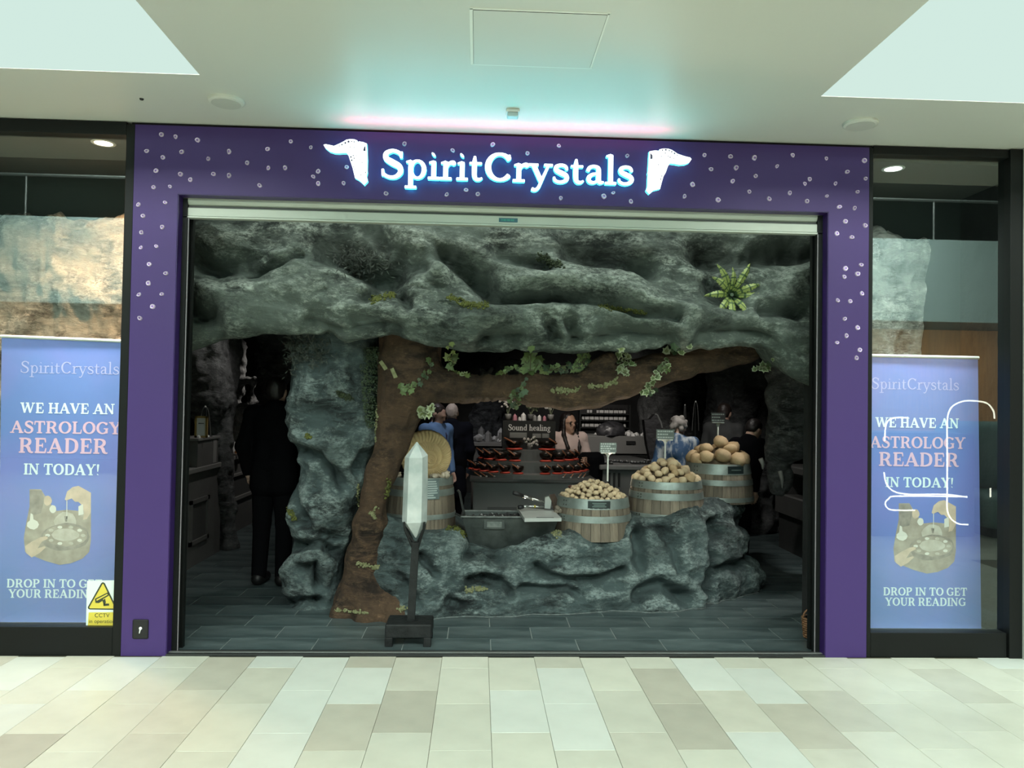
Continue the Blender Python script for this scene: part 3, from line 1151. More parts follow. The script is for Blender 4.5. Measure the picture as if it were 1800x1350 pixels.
PS = [([(520, 790), (560, 800), (605, 850)], -0.10, 9), ([(515, 770), (570, 775), (620, 820), (630, 850)], 0.06, 12), ([(530, 740), (545, 700), (585, 690), (620, 720), (640, 760)], 0.07, 16),
      ([(560, 735)], -0.05, 20), ([(500, 960), (560, 955), (600, 970)], -0.09, 10), ([(515, 985), (545, 978), (580, 1000)], 0.05, 12), ([(525, 1000), (550, 995), (560, 1030)], -0.10, 8),
      ([(500, 1010), (505, 1040)], 0.04, 10), ([(530, 905), (545, 935), (600, 945)], -0.06, 8), ([(540, 880), (580, 900)], 0.07, 18), ([(500, 1065), (560, 1060)], -0.07, 8),
      ([(600, 640), (590, 670)], 0.05, 14), ([(520, 870), (525, 920)], -0.06, 7), ([(640, 800), (625, 830)], -0.06, 8)]
front = np.clip(-N[..., 1] * 2, 0, 1)
d = strokes(wx, wy, soften(PS)) * rough_mod(B, 78) * front + 0.065 * fbm(B * 3.2, 43, 4) + 0.045 * ridged(B * np.array([3.5, 3.5, 5]), 47, 4) + 0.012 * fbm(B * 13, 51, 4) + 0.006 * ridged(B * 20, 53, 2)
d *= np.where(np.abs(N[..., 0]) > 0.9, 0.5, 1)
d = d - 0.02
d[-1] = d[0]
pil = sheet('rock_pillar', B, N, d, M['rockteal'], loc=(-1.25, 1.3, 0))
tag(pil, 'bulging teal-grey rock pillar standing on the slate floor beside the brown tree trunk', 'rock')

# ---- island that carries the barrels
FP = [(-1.25, 1.25), (-0.95, 0.92), (-0.667, 0.80), (-0.331, 0.93), (0.1, 0.985), (0.565, 1.01), (0.92, 1.07), (1.269, 1.10), (1.60, 1.16), (1.80, 1.30), (2.05, 1.52), (2.36, 1.78), (2.46, 1.95),
      (2.44, 2.15), (2.25, 2.35)]
TOPZ = [(-1.25, 0.72), (-0.9, 0.68), (-0.62, 0.60), (-0.36, 0.59), (-0.20, 0.48), (0.0, 0.44), (0.25, 0.47), (0.5, 0.56), (0.8, 0.575), (1.05, 0.60), (1.15, 0.70), (1.45, 0.715), (1.68, 0.74), (1.78, 0.80),
        (2.0, 0.82), (2.25, 0.86), (2.5, 0.86)]
fp = np.array(FP)
sl = np.concatenate([[0], np.cumsum(np.linalg.norm(np.diff(fp, axis=0), axis=1))])
nu = 300
ss = np.linspace(0, sl[-1], nu)
def smooth_interp(q):
    v = np.interp(ss, sl, q)
    k = 9
    vp = np.pad(v, k, mode='edge')
    return np.convolve(vp, np.ones(2 * k + 1) / (2 * k + 1), 'valid')
fx, fy = smooth_interp(fp[:, 0]), smooth_interp(fp[:, 1])
tx, ty = np.gradient(fx), np.gradient(fy)
tl = np.hypot(tx, ty)
nx, ny = ty / tl, -tx / tl
ztop = np.interp(fx, [p[0] for p in TOPZ], [p[1] for p in TOPZ])
nf, nc, nt_ = 60, 8, 30
B = np.zeros((nu, nf + nc + nt_, 3))
N = np.zeros_like(B)
for j in range(nf):
    s = j / (nf - 1)
    z = -0.02 + (ztop - 0.05 + 0.02) * s
    inw = 0.16 * s ** 1.3
    B[:, j] = np.stack((fx - nx * inw, fy - ny * inw, z), 1)
    N[:, j] = np.stack((nx, ny, 0 * nx + 0.1), 1)
for j in range(nc):
    a = (j + 1) / nc * PI / 2
    B[:, nf + j] = np.stack((fx - nx * (0.16 + 0.05 * math.sin(a)), fy - ny * (0.16 + 0.05 * math.sin(a)), ztop - 0.05 + 0.05 * (math.sin(a))), 1)
    N[:, nf + j] = np.stack((nx * math.cos(a), ny * math.cos(a), 0 * nx + math.sin(a)), 1)
bx = np.interp(ss, [0, sl[-1]], [-1.1, 2.0])
by = np.full(nu, 2.42)
ex, ey = B[:, nf + nc - 1, 0].copy(), B[:, nf + nc - 1, 1].copy()
for j in range(nt_):
    s = (j + 1) / nt_
    X = ex + (bx - ex) * s
    Y = ey + (by - ey) * s
    zt = np.interp(X, [p[0] for p in TOPZ], [p[1] for p in TOPZ])
    B[:, nf + nc + j] = np.stack((X, Y, ztop * (1 - s) + zt * s if s < 0.9 else zt - 0.3 * (s - 0.9) * 10), 1)
    N[:, nf + nc + j] = (0, 0, 1)
PX, PY = proj(B)
wx = PX + 9 * fbm(B * 5, 25, 4)
wy = PY + 7 * fbm(B * 4 + 5, 29, 3)
IS = [([(822, 1024), (850, 1016), (882, 1022), (895, 1040)], -0.09, 8), ([(815, 1003), (850, 998), (885, 1003), (905, 1025)], 0.05, 9), ([(945, 995), (965, 1014), (1010, 1021), (1055, 1018), (1098, 1002)], -0.07, 7),
      ([(950, 1030), (1000, 1010), (1060, 1004), (1100, 985)], 0.04, 8), ([(915, 1034), (960, 1036), (1000, 1036), (1022, 1050)], -0.06, 7), ([(1104, 935), (1107, 985), (1110, 1035)], 0.05, 6),
      ([(1122, 940), (1128, 990)], -0.11, 13), ([(1120, 1045), (1160, 1030), (1205, 1050)], -0.11, 13), ([(1150, 1000), (1190, 1015), (1212, 1045)], 0.05, 9), ([(742, 975), (768, 1008)], -0.06, 7),
      ([(755, 965), (790, 985), (800, 960)], 0.04, 8), ([(800, 1000), (805, 960), (830, 945)], 0.05, 7), ([(820, 980), (850, 965), (880, 985)], -0.05, 8), ([(880, 960), (930, 965), (960, 985)], 0.04, 9),
      ([(920, 985), (945, 960), (1000, 965), (1090, 960)], 0.04, 9), ([(785, 1055), (810, 1065)], -0.04, 7), ([(1225, 930), (1232, 1000), (1228, 1060)], 0.06, 8), ([(1248, 920), (1250, 990), (1245, 1060)], -0.10, 8),
      ([(1275, 930), (1290, 980)], 0.05, 9), ([(1265, 1000), (1300, 990), (1330, 960)], -0.07, 8), ([(1290, 1030), (1330, 1010)], 0.05, 9), ([(1315, 900), (1320, 960)], -0.05, 8), ([(1300, 920)], -0.06, 12),
      ([(1160, 930), (1185, 960), (1190, 1000)], -0.05, 9), ([(1195, 930), (1205, 990)], 0.04, 8), ([(700, 1010), (735, 1060)], -0.04, 10), ([(1040, 1050), (1100, 1055)], 0.03, 8), ([(860, 1050), (940, 1055)], 0.03, 9)]
wall = np.ones(B.shape[:2])
wall[:, nf + nc:] = np.linspace(0.5, 0.1, nt_)[None]
d = strokes(wx, wy, soften(IS)) * rough_mod(B, 79) * np.where(wall < 1, 0, 1) + wall * (0.055 * fbm(B * 3.4, 63, 4) + 0.055 * ridged(B * np.array([3, 3, 5.0]), 67, 4) + 0.012 * fbm(B * 14, 71, 4) + 0.006 * ridged(B * 22, 73, 2))
d[:, :4] *= np.linspace(0.3, 1, 4)[None]
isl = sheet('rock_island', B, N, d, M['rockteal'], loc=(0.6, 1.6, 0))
V_ = (B + N * d[..., None])
sl_ = MB()
row = [V_[i, int(np.argmin(np.abs(V_[i, :8, 2] - 0.004)))] for i in range(8, nu - 4, 3)]
sl_.tube([(p[0], p[1] - 0.004, 0.003) for p in row], 0.007, 6)
M['sealant'] = mat('pale_sealant', (0.13, 0.16, 0.155), 0.8, var=0.6, vscale=30)
sl_.build('sealant_line', M['sealant'], isl)
tag(isl, 'low teal-grey rock island carrying the wine barrels and the metal trough', 'rock')

# ---- hanging rock column on the right and the rocks further in
def rock_blob(name, label, prims, m, loc, k=0.08, vox=0.02, amp=0.05, sc=4.0, seed=1):
    V, Q = sdf_mesh(prims, vox, k)
    n = vert_normals(V, Q)
    V = V + n * (amp * (fbm(V * sc, seed, 4) + 0.7 * ridged(V * sc * 0.8, seed + 5, 3)))[:, None]
    return tag(mesh_obj(name, V, Q, m, loc=loc), label, 'rock')
def P2(px, py, Y):
    return tuple(at(px, py, Y))
rock_blob('rock_column', 'rough grey hanging rock column behind the right end of the branch',
          [('c', P2(1405, 560, 2.0), P2(1400, 690, 2.0), 0.32, 0.27), ('c', P2(1400, 690, 2.0), P2(1385, 770, 2.0), 0.24, 0.20), ('c', P2(1375, 770, 2.0), P2(1368, 860, 2.0), 0.15, 0.09),
           ('c', P2(1405, 760, 2.0), P2(1450, 740, 1.9), 0.16, 0.13), ('c', P2(1440, 620, 1.7), P2(1420, 720, 1.9), 0.22, 0.15)], M['rockgrey'], P2(1390, 870, 2.0), seed=3, amp=0.07, sc=5)
rock_blob('rock_wall', 'dark grey rock face behind the standing shopper in grey',
          [('c', P2(1310, 560, 5.2), P2(1300, 720, 5.2), 0.5, 0.42), ('c', P2(1300, 720, 5.2), P2(1310, 900, 5.2), 0.42, 0.5)], M['rockgrey'], P2(1305, 930, 5.2), seed=8, amp=0.12, sc=3, vox=0.03)
rock_blob('rock_wall', 'dark rough rock face under the middle of the branch at the shop back',
          [('c', P2(1150, 560, 7.2), P2(1180, 700, 7.2), 0.6, 0.5), ('c', P2(1180, 700, 7.2), P2(1190, 800, 7.2), 0.5, 0.6)], M['rockgrey'], P2(1180, 860, 7.2), seed=9, amp=0.15, sc=2.5, vox=0.035)
rock_blob('rock_wall', 'dark upright boulder behind the pale crystal counter, below the branch',
          [('c', P2(870, 680, 5.6), P2(856, 770, 5.6), 0.20, 0.26), ('c', P2(840, 720, 5.6), P2(835, 780, 5.5), 0.12, 0.15)], M['rockgrey'], P2(855, 800, 5.6), seed=12, amp=0.08, sc=5)
rock_blob('rock_wall', 'dark cave rock wall above the left counter',
          [('c', P2(330, 560, 3.2), P2(372, 700, 3.3), 0.42, 0.26), ('c', P2(372, 700, 3.3), P2(398, 960, 3.6), 0.2, 0.13), ('c', P2(395, 560, 3.6), P2(392, 760, 3.6), 0.2, 0.13)], M['rockgrey'], P2(390, 965, 3.6), seed=15, amp=0.07, sc=4)
rock_blob('rock_wall', 'dark rock face between the ledge shelves and the pillar',
          [('c', P2(500, 560, 4.2), P2(478, 700, 4.2), 0.35, 0.16)], M['rockgrey'], P2(478, 740, 4.2), seed=17, amp=0.08, sc=5)
b = thing('crystal_boulder', 'grey boulder with a pale crystal tip lying behind the branch, under the overhang', 'rock', P2(880, 665, 5.55))
V, Q = sdf_mesh([('c', P2(850, 668, 5.55), P2(905, 655, 5.55), 0.13, 0.18), ('e', P2(890, 645, 5.55), (0.21, 0.16, 0.13), None)], 0.015, 0.05)
V = V + vert_normals(V, Q) * (0.04 * fbm(V * 6, 3, 3))[:, None]
mesh_obj('body', V, Q, M['rockgrey'], b)
V, Q = sdf_mesh([('c', P2(845, 646, 5.45), P2(852, 662, 5.45), 0.016, 0.065), ('c', P2(865, 648, 5.45), P2(858, 664, 5.45), 0.026, 0.065)], 0.01, 0.03)
V = V + vert_normals(V, Q) * (0.015 * fbm(V * 14, 3, 3))[:, None]
mesh_obj('crystal_tip', V, Q, M['rockpale'], b)

# ---- rock in the display windows
def window_rock(name, label, x0, x1, top, seed, left):
    nu, nv = 120, 130
    xs = np.linspace(x0, x1, nu)
    pts = [at(px, py, 0.62) for px, py in top]
    pts.sort(key=lambda p: p[0])
    zt = np.interp(xs, [p[0] for p in pts], [p[2] for p in pts])
    B = np.zeros((nu, nv, 3))
    N = np.zeros_like(B)
    for j in range(nv):
        if j < 100:
            s = j / 99
            B[:, j] = np.stack((xs, np.full(nu, 0.64 + 0.28 * math.sin(s * 2.4)), 0.0 + (zt - 0.06) * s), 1)
            N[:, j] = (0, -1, 0.1)
        elif j < 110:
            a = (j - 99) / 11 * PI / 2
            B[:, j] = np.stack((xs, np.full(nu, 0.64 + 0.28 * math.sin(2.4) + 0.06 * (1 - math.cos(a))), zt - 0.06 + 0.06 * math.sin(a)), 1)
            N[:, j] = (0, -math.cos(a), math.sin(a))
        else:
            s = (j - 109) / 20
            B[:, j] = np.stack((xs, np.full(nu, 0.88 + 0.1 * s), zt - 0.1 * s * s), 1)
            N[:, j] = (0, 0, 1)
    d = 0.09 * fbm(B * 3.2, seed, 4) + 0.06 * ridged(B * np.array([4, 4, 2.2]), seed + 3, 4) + 0.02 * fbm(B * 18, seed + 7, 3)
    o = sheet(name, B, N, d, M['rockpale'] if not left else M['rockpale'], loc=((x0 + x1) / 2, 0.7, 0.0))
    return tag(o, label, 'rock')
window_rock('display_rock', 'pale rock ledge lit warm orange behind the left window glass', -3.9, -2.5, [(-120, 400), (0, 372), (40, 362), (80, 372), (140, 376), (230, 374), (260, 374)], 81, True)
window_rock('display_rock', 'white lit rock ledge behind the right window glass', 2.5, 3.35, [(1525, 405), (1580, 400), (1600, 410), (1620, 418), (1700, 420), (1720, 440), (1760, 520)], 91, False)

# ---- tree
TR = [((648, 1075), .24, 1.12), ((645, 1040), .235, 1.12), ((640, 985), .165, 1.12), ((652, 925), .125, 1.10), ((661, 872), .092, 1.08), ((672, 828), .115, 1.08), ((688, 780), .115, 1.08),
      ((700, 735), .165, 1.08), ((712, 690), .215, 1.08), ((722, 640), .245, 1.10), ((726, 585), .25, 1.12), ((726, 520), .25, 1.15)]
BR = [((745, 672), .155, 1.05), ((815, 684), .128, 1.02), ((880, 682), .112, 1.0), ((940, 686), .135, 0.98), ((1000, 689), .150, 0.98), ((1050, 683), .145, 0.98), ((1100, 669), .140, 0.98), ((1150, 651), .132, 1.0),
      ((1200, 637), .130, 1.02), ((1260, 626), .120, 1.05), ((1310, 619), .102, 1.08), ((1352, 612), .080, 1.10)]
pr_ = []
for L in (TR, BR):
    for (p0, r0, y0), (p1, r1, y1) in zip(L[:-1], L[1:]):
        pr_.append(('c', P2(*p0, y0), P2(*p1, y1), r0, r1))
pr_.append(('c', P2(1030, 668, 0.93), P2(1070, 628, 0.88), 0.085, 0.066))
for px, py, r in ((600, 1090, .10), (640, 1097, .11), (690, 1098, .11), (712, 1088, .08)):
    q = atz(px, py, 0)
    pr_.append(('c', (q[0], q[1] + 0.12, 0.0), P2(648 + (px - 648) * 0.6, 1030, 1.05), r, 0.10))
V, Q = sdf_mesh(pr_, 0.015, 0.05)
n = vert_normals(V, Q)
along = np.clip((V[:, 0] + 0.2) / 0.4, 0, 1)[:, None]
bark = V * (np.array([9, 9, 1.6]) * (1 - along) + np.array([1.6, 9, 9]) * along)
V = V + n * (0.022 * fbm(bark, 3, 4) + 0.020 * ridged(bark * 0.6, 9, 3) + 0.025 * fbm(V * 4, 13, 3))[:, None]
V[:, 2] = np.maximum(V[:, 2], -0.01)
M['bark'] = rock_mat('painted_bark', (0.014, 0.009, 0.006), (0.078, 0.047, 0.027), (0.25, 0.155, 0.085), scale=1.3, bump=0.8, lights=0.6)
tree = mesh_obj('tree', V, Q, M['bark'], loc=(-0.95, 1.1, 0))
tag(tree, 'brown sculpted tree with a flared trunk and one long branch reaching right', 'tree')
T_ROCK = [bvh_of(o) for o in (ov, pil, isl, tree)]
T_OV, T_PIL, T_ISL, T_TREE = T_ROCK
# ================================================================== lettering (drawn stroke by stroke)
T_, t_, sr = 0.20, 0.10, 0.095


def stem(x, y0, y1, w=T_):
    return [(x, y0, w), (x, y1, w)]


def ser(x, y, l):
    return [(x - l / 2, y, sr), (x, y, sr), (x + l / 2, y, sr)]


def ell(cx, cy, rx, ry, wv, wh, a0=0.0, a1=360.0, n=20):
    """elliptical stroke, wv on the vertical sides and wh at top and bottom"""
    return [(cx + rx * math.cos(math.radians(a)), cy + ry * math.sin(math.radians(a)),
             wh + (wv - wh) * abs(math.cos(math.radians(a))) ** 1.4) for a in np.linspace(a0, a1, n)]


def curve(P, n=6):
    out = []
    for i in range(len(P) - 1):
        p0, p1, p2, p3 = P[max(i - 1, 0)], P[i], P[i + 1], P[min(i + 2, len(P) - 1)]
        for k in range(n):
            u = k / n
            out.append(tuple(0.5 * (2 * b + (c - a) * u + (2 * a - 5 * b + 4 * c - d) * u * u + (3 * b - a - 3 * c + d) * u ** 3)
                             for a, b, c, d in zip(p0, p1, p2, p3)))
    return out + [P[-1]]


Sc = curve([(.64, .72, .09), (.58, .88, .12), (.38, .955, .12), (.19, .86, .16), (.19, .68, .19), (.38, .54, .22), (.58, .41, .20), (.62, .22, .17), (.48, .055, .13), (.28, .04, .11), (.12, .14, .11), (.09, .30, .08)])
Ss = curve([(.47, .47, .09), (.42, .585, .11), (.28, .625, .11), (.14, .56, .14), (.15, .44, .15), (.30, .35, .17), (.44, .26, .16), (.46, .13, .14), (.34, .045, .11), (.20, .04, .10), (.10, .10, .10), (.075, .20, .08)])
Pb = curve([(.2, .95, .09), (.46, .945, .11), (.66, .84, .19), (.66, .63, .19), (.46, .475, .11), (.2, .465, .09)])
flag = lambda x, y: [(x - .13, y - .035, .07), (x, y, .10)]
L_ = 0.165
GLY = {
    'I': (.44, [stem(.22, .04, .96), ser(.22, .05, .34), ser(.22, .95, .34)]),
    'H': (1.0, [stem(.22, .04, .96), stem(.76, .04, .96), [(.22, .5, t_), (.76, .5, t_)]] + [ser(x, y, .34) for x in (.22, .76) for y in (.05, .95)]),
    'T': (.86, [stem(.43, .04, .96), [(.07, .945, .11), (.79, .945, .11)], [(.09, .93, .10), (.07, .70, .07)], [(.77, .93, .10), (.79, .70, .07)], ser(.43, .05, .36)]),
    'E': (.82, [stem(.22, .04, .96), [(.08, .945, .11), (.68, .945, .11)], [(.22, .5, t_), (.50, .5, t_)], [(.08, .055, .11), (.70, .055, .11)], [(.67, .93, .1), (.70, .71, .07)],
                [(.69, .07, .1), (.73, .32, .07)], [(.52, .37, .07), (.52, .63, .07)]]),
    'L': (.78, [stem(.22, .04, .96), [(.08, .055, .11), (.68, .055, .11)], [(.67, .07, .1), (.71, .34, .07)], ser(.22, .95, .34)]),
    'D': (.96, [stem(.22, .04, .96), curve([(.08, .95, .09), (.45, .945, .11), (.72, .80, .18), (.79, .50, .22), (.72, .20, .18), (.45, .055, .11), (.08, .05, .09)])]),
    'P': (.84, [stem(.22, .04, .96), Pb, ser(.16, .95, .2), ser(.22, .05, .36)]),
    'R': (.94, [stem(.22, .04, .96), Pb, ser(.16, .95, .2), ser(.22, .05, .34), curve([(.44, .47, .12), (.60, .36, .20), (.68, .14, .19), (.80, .05, .12), (.90, .07, .07)])]),
    'O': (1.0, [ell(.5, .5, .37, .45, .22, .10)]),
    'C': (.9, [ell(.5, .5, .36, .45, .21, .10, 38, 318), [(.78, .78, .10), (.79, .92, .08)], [(.77, .20, .08), (.80, .15, .05)]]),
    'G': (.98, [ell(.5, .5, .37, .45, .21, .10, 40, 325), [(.80, .78, .10), (.80, .93, .08)], [(.79, .10, .18), (.79, .42, .18)], [(.60, .44, .09), (.90, .44, .09)]]),
    'S': (.74, [Sc, [(.64, .72, .08), (.65, .92, .07)], [(.09, .08, .07), (.09, .30, .08)]]),
    'U': (.98, [curve([(.22, .96, T_), (.22, .34, T_), (.32, .10, .15), (.52, .05, .11), (.70, .14, .11), (.76, .36, .11), (.76, .96, .11)]), ser(.22, .95, .34), ser(.76, .95, .28)]),
    'A': (.98, [[(.14, .05, .10), (.46, .95, .12)], [(.46, .95, .20), (.80, .05, .22)], [(.24, .33, .09), (.68, .33, .09)], ser(.14, .05, .28), ser(.80, .05, .32)]),
    'V': (.92, [[(.16, .95, .22), (.46, .06, .20)], [(.46, .06, .12), (.76, .95, .10)], ser(.15, .95, .32), ser(.77, .95, .26)]),
    'W': (1.32, [[(.14, .95, .20), (.38, .06, .18)], [(.38, .06, .11), (.62, .92, .10)], [(.62, .95, .20), (.88, .06, .18)], [(.88, .06, .11), (1.14, .95, .10)], ser(.14, .95, .30),
                 ser(.60, .95, .26), ser(1.15, .95, .26)]),
    'N': (1.0, [stem(.19, .05, .95, .10), [(.19, .95, .17), (.78, .06, .20)], stem(.78, .05, .95, .10), ser(.17, .05, .28), ser(.15, .95, .24), ser(.80, .95, .28)]),
    'Y': (.90, [[(.15, .95, .20), (.45, .46, .20)], [(.75, .95, .10), (.45, .46, .11)], stem(.45, .04, .46), ser(.45, .05, .36), ser(.15, .95, .30), ser(.76, .95, .26)]),
    '!': (.40, [[(.18, .34, .08), (.20, .95, .20)], [(.18, .08, .18), (.181, .081, .18)]]),
    ' ': (.34, []),
    'p': (.70, [stem(.19, -.30, .60, L_), ser(.19, -.29, .32), flag(.19, .61), ell(.39, .33, .20, .30, .16, .085)]),
    'i': (.36, [stem(.18, .04, .61, L_), ser(.18, .04, .32), flag(.18, .61), [(.17, .86, .19), (.171, .861, .19)]]),
    'r': (.50, [stem(.18, .04, .61, L_), ser(.18, .04, .34), flag(.18, .61), curve([(.20, .40, .09), (.28, .56, .11), (.40, .60, .15), (.44, .54, .13)])]),
    't': (.46, [curve([(.20, .84, .08), (.19, .60, L_), (.19, .20, L_), (.24, .06, .13), (.34, .04, .10), (.42, .09, .07)]), [(.05, .60, .085), (.40, .60, .085)]]),
    'y': (.68, [[(.13, .60, .16), (.35, .06, .16)], curve([(.58, .60, .09), (.37, .05, .11), (.28, -.18, .11), (.18, -.27, .11), (.09, -.24, .13)]), ser(.12, .61, .28), ser(.58, .61, .24)]),
    's': (.55, [Ss]),
    'a': (.62, [curve([(.10, .46, .13), (.15, .57, .12), (.28, .62, .10), (.41, .56, .14), (.43, .40, L_), (.43, .16, L_), (.48, .06, .13), (.58, .07, .07)]),
                curve([(.42, .37, .08), (.24, .33, .11), (.13, .22, .15), (.15, .09, .13), (.26, .045, .10), (.36, .09, .09), (.43, .18, .09)])]),
    'l': (.36, [stem(.18, .04, 1.02, L_), ser(.18, .04, .32), flag(.18, 1.02)]),
    'o': (.66, [ell(.33, .33, .23, .30, .16, .085)]),
    'u': (.74, [curve([(.19, .60, L_), (.19, .22, L_), (.25, .07, .13), (.36, .04, .10), (.47, .10, .09), (.54, .22, .08)]), stem(.55, .04, .60, L_), flag(.19, .61), flag(.55, .61), [(.55, .04, .1), (.68, .05, .07)]]),
    'n': (.74, [stem(.18, .04, .60, L_), flag(.18, .61), ser(.18, .04, .30), curve([(.20, .40, .08), (.29, .56, .10), (.42, .60, .12), (.53, .52, .15), (.55, .38, L_), (.55, .04, L_)]), ser(.55, .04, .30)]),
    'd': (.74, [ell(.34, .32, .20, .29, .16, .085), stem(.55, .04, 1.0, L_), flag(.55, 1.0), [(.55, .04, .1), (.68, .05, .07)]]),
    'h': (.74, [stem(.18, .04, 1.0, L_), flag(.18, 1.0), ser(.18, .04, .30), curve([(.20, .40, .08), (.29, .56, .10), (.42, .60, .12), (.53, .52, .15), (.55, .38, L_), (.55, .04, L_)]), ser(.55, .04, .30)]),
    'e': (.62, [[(.16, .35, .08), (.50, .35, .08)], curve([(.51, .36, .10), (.48, .53, .13), (.34, .62, .09), (.18, .54, .14), (.12, .34, .16), (.17, .14, .15), (.32, .045, .10), (.46, .07, .08), (.54, .16, .06)])]),
    'g': (.66, [ell(.29, .42, .17, .19, .14, .08), [(.20, .22, .07), (.17, .12, .08), (.25, .07, .09), (.42, .05, .10)],
                ell(.30, -.12, .21, .13, .12, .09), [(.44, .55, .07), (.56, .62, .11)]]),
}


def text_width(s):
    return sum(GLY[c][0] for c in s)


def ribbon(mb, S, ox, oz, sx, sz, y0, y1, bold=1.0, mi=0, ms=None):
    """one pen stroke as a rounded ribbon; y0 front, y1 back (None: flat print)"""
    P = [(ox + p[0] * sx, oz + p[1] * sz) for p in S]
    W = [p[2] * 0.5 * (sx + sz) * 0.5 * bold for p in S]
    Lf, Rt = [], []
    m = len(P)
    for i in range(m):
        a, c = P[max(i - 1, 0)], P[min(i + 1, m - 1)]
        dx, dz = c[0] - a[0], c[1] - a[1]
        q = math.hypot(dx, dz) or 1
        nx, nz = -dz / q, dx / q
        Lf.append((P[i][0] + nx * W[i], P[i][1] + nz * W[i]))
        Rt.append((P[i][0] - nx * W[i], P[i][1] - nz * W[i]))
    closed = math.hypot(P[0][0] - P[-1][0], P[0][1] - P[-1][1]) < 1e-6
    def cap(p, w, ax, az):
        e = []
        for k in range(1, 4):
            q = -PI / 2 + PI * k / 4
            e.append((p[0] + w * 0.45 * math.cos(q) * ax - w * math.sin(q) * az * 1.0, p[1] + w * 0.45 * math.cos(q) * az + w * math.sin(q) * ax))
        return e
    strips = list(zip(Lf, Rt))
    def face(y, mi_):
        vs = []
        for l, r in strips:
            vs += [(l[0], y, l[1]), (r[0], y, r[1])]
        fs = [(2 * i, 2 * i + 1, 2 * i + 3, 2 * i + 2) for i in range(m - 1)]
        mb.add(vs, fs, mi_)
        if not closed:
            for (i, j) in ((0, 1), (m - 1, m - 2)):
                dx, dz = P[i][0] - P[j][0], P[i][1] - P[j][1]
                q = math.hypot(dx, dz) or 1
                e = cap(P[i], W[i], dx / q, dz / q)
                ring = [strips[i][1] if i == 0 else strips[i][1]] + e + [strips[i][0]]
                a, c = strips[i]
                # order from one side to the other along the cap
                side = (c, a) if math.hypot(e[0][0] - c[0], e[0][1] - c[1]) < math.hypot(e[0][0] - a[0], e[0][1] - a[1]) else (a, c)
                ring = [side[0]] + e + [side[1]]
                mb.add([(x, y, z) for x, z in ring], [tuple(range(len(ring)))], mi_)
    face(y0, mi)
    if y1 is not None:
        ms = mi if ms is None else ms
        face(y1, ms)
        for side in (Lf, Rt):
            vs = [(x, y0, z) for x, z in side] + [(x, y1, z) for x, z in side]
            mb.add(vs, [(i, i + 1, m + i + 1, m + i) for i in range(m - 1)], ms)
        if not closed:
            for i in (0, m - 1):
                j = 1 if i == 0 else m - 2
                dx, dz = P[i][0] - P[j][0], P[i][1] - P[j][1]
                q = math.hypot(dx, dz) or 1
                e = cap(P[i], W[i], dx / q, dz / q)
                a, c = strips[i]
                side = (c, a) if math.hypot(e[0][0] - c[0], e[0][1] - c[1]) < math.hypot(e[0][0] - a[0], e[0][1] - a[1]) else (a, c)
                ring = [side[0]] + e + [side[1]]
                k = len(ring)
                mb.add([(x, y0, z) for x, z in ring] + [(x, y1, z) for x, z in ring], [(u, u + 1, k + u + 1, k + u) for u in range(k - 1)], ms)


def print_text(s, x0, x1, zb, cap, y, m, parent, name='letter', bold=1.0):
    """flat print: a line of text between x0 and x1 on the baseline zb"""
    k = (x1 - x0) / text_width(s)
    x = x0
    for ch in s:
        if ch != ' ':
            b = MB()
            for i, S in enumerate(GLY[ch][1]):
                ribbon(b, S, x, zb, k, cap, y - 0.00008 * i, None, bold)
            b.build(name, m, parent)
        x += GLY[ch][0] * k


# ---- halo-lit shop sign
M['letter_face'] = mat('lit_white_acrylic', (0.9, 0.95, 0.95), 0.4, emit=(0.92, 1.0, 1.0), estr=1.5)
M['letter_halo'] = mat('cyan_halo_light', (0.3, 0.8, 0.8), 0.4, emit=(0.03, 0.62, 0.68), estr=4.0)
q0, q1 = at(673, 316, 0), at(1109, 329, 0)
sign = thing('shop_sign', 'illuminated white shop name with cyan halo on the purple fascia', 'sign', (0, -0.03, 3.2))
capz = at(700, 268, 0)[2] - at(700, 318, 0)[2]
zb = at(700, 317, 0)[2]
word = 'SpiritCrystals'
k = (q1[0] - q0[0]) / (text_width(word) - 0.13)
x = q0[0] - 0.07 * k
for ch in word:
    b = MB()
    for S in GLY[ch][1]:
        ribbon(b, S, x, zb, k, capz, -0.050, -0.018, 0.96, 0, 1)
    b.build('letter', [M['letter_face'], M['letter_halo']], sign)
    x += GLY[ch][0] * k
EML = [(100, 170), (130, 160), (190, 170), (265, 187), (330, 160), (420, 115), (460, 90), (520, 80), (590, 85), (632, 104), (638, 128), (660, 118), (720, 126), (780, 150), (786, 300), (790, 400), (786, 560), (790, 600),
       (776, 660), (795, 740), (740, 800), (700, 760), (660, 725), (595, 690), (560, 540), (520, 420), (495, 340), (465, 298), (400, 298), (350, 302), (280, 300), (200, 275), (130, 220)]
EMR = [(705, 275), (750, 264), (800, 258), (858, 265), (868, 240), (930, 228), (1000, 230), (1060, 250), (1150, 310), (1250, 345), (1350, 370), (1368, 395), (1330, 450), (1270, 475), (1180, 482), (1090, 465), (1030, 460),
       (1000, 500), (965, 600), (930, 660), (900, 760), (875, 860), (770, 885), (705, 942), (655, 885), (675, 830), (685, 640), (679, 610), (688, 580), (692, 500)]
DOTL = [(350, 190, 7), (392, 170, 11), (443, 142, 13), (494, 122, 15), (542, 118, 9), (584, 125, 9), (520, 210, 7), (585, 212, 7), (530, 362, 12), (545, 413, 12), (570, 340, 9), (582, 382, 9), (620, 340, 6), (675, 405, 7),
        (640, 470, 6), (705, 450, 7), (575, 520, 7), (593, 558, 7), (695, 570, 5), (760, 605, 9), (690, 645, 7), (500, 295, 6), (665, 440, 5), (640, 388, 5)]
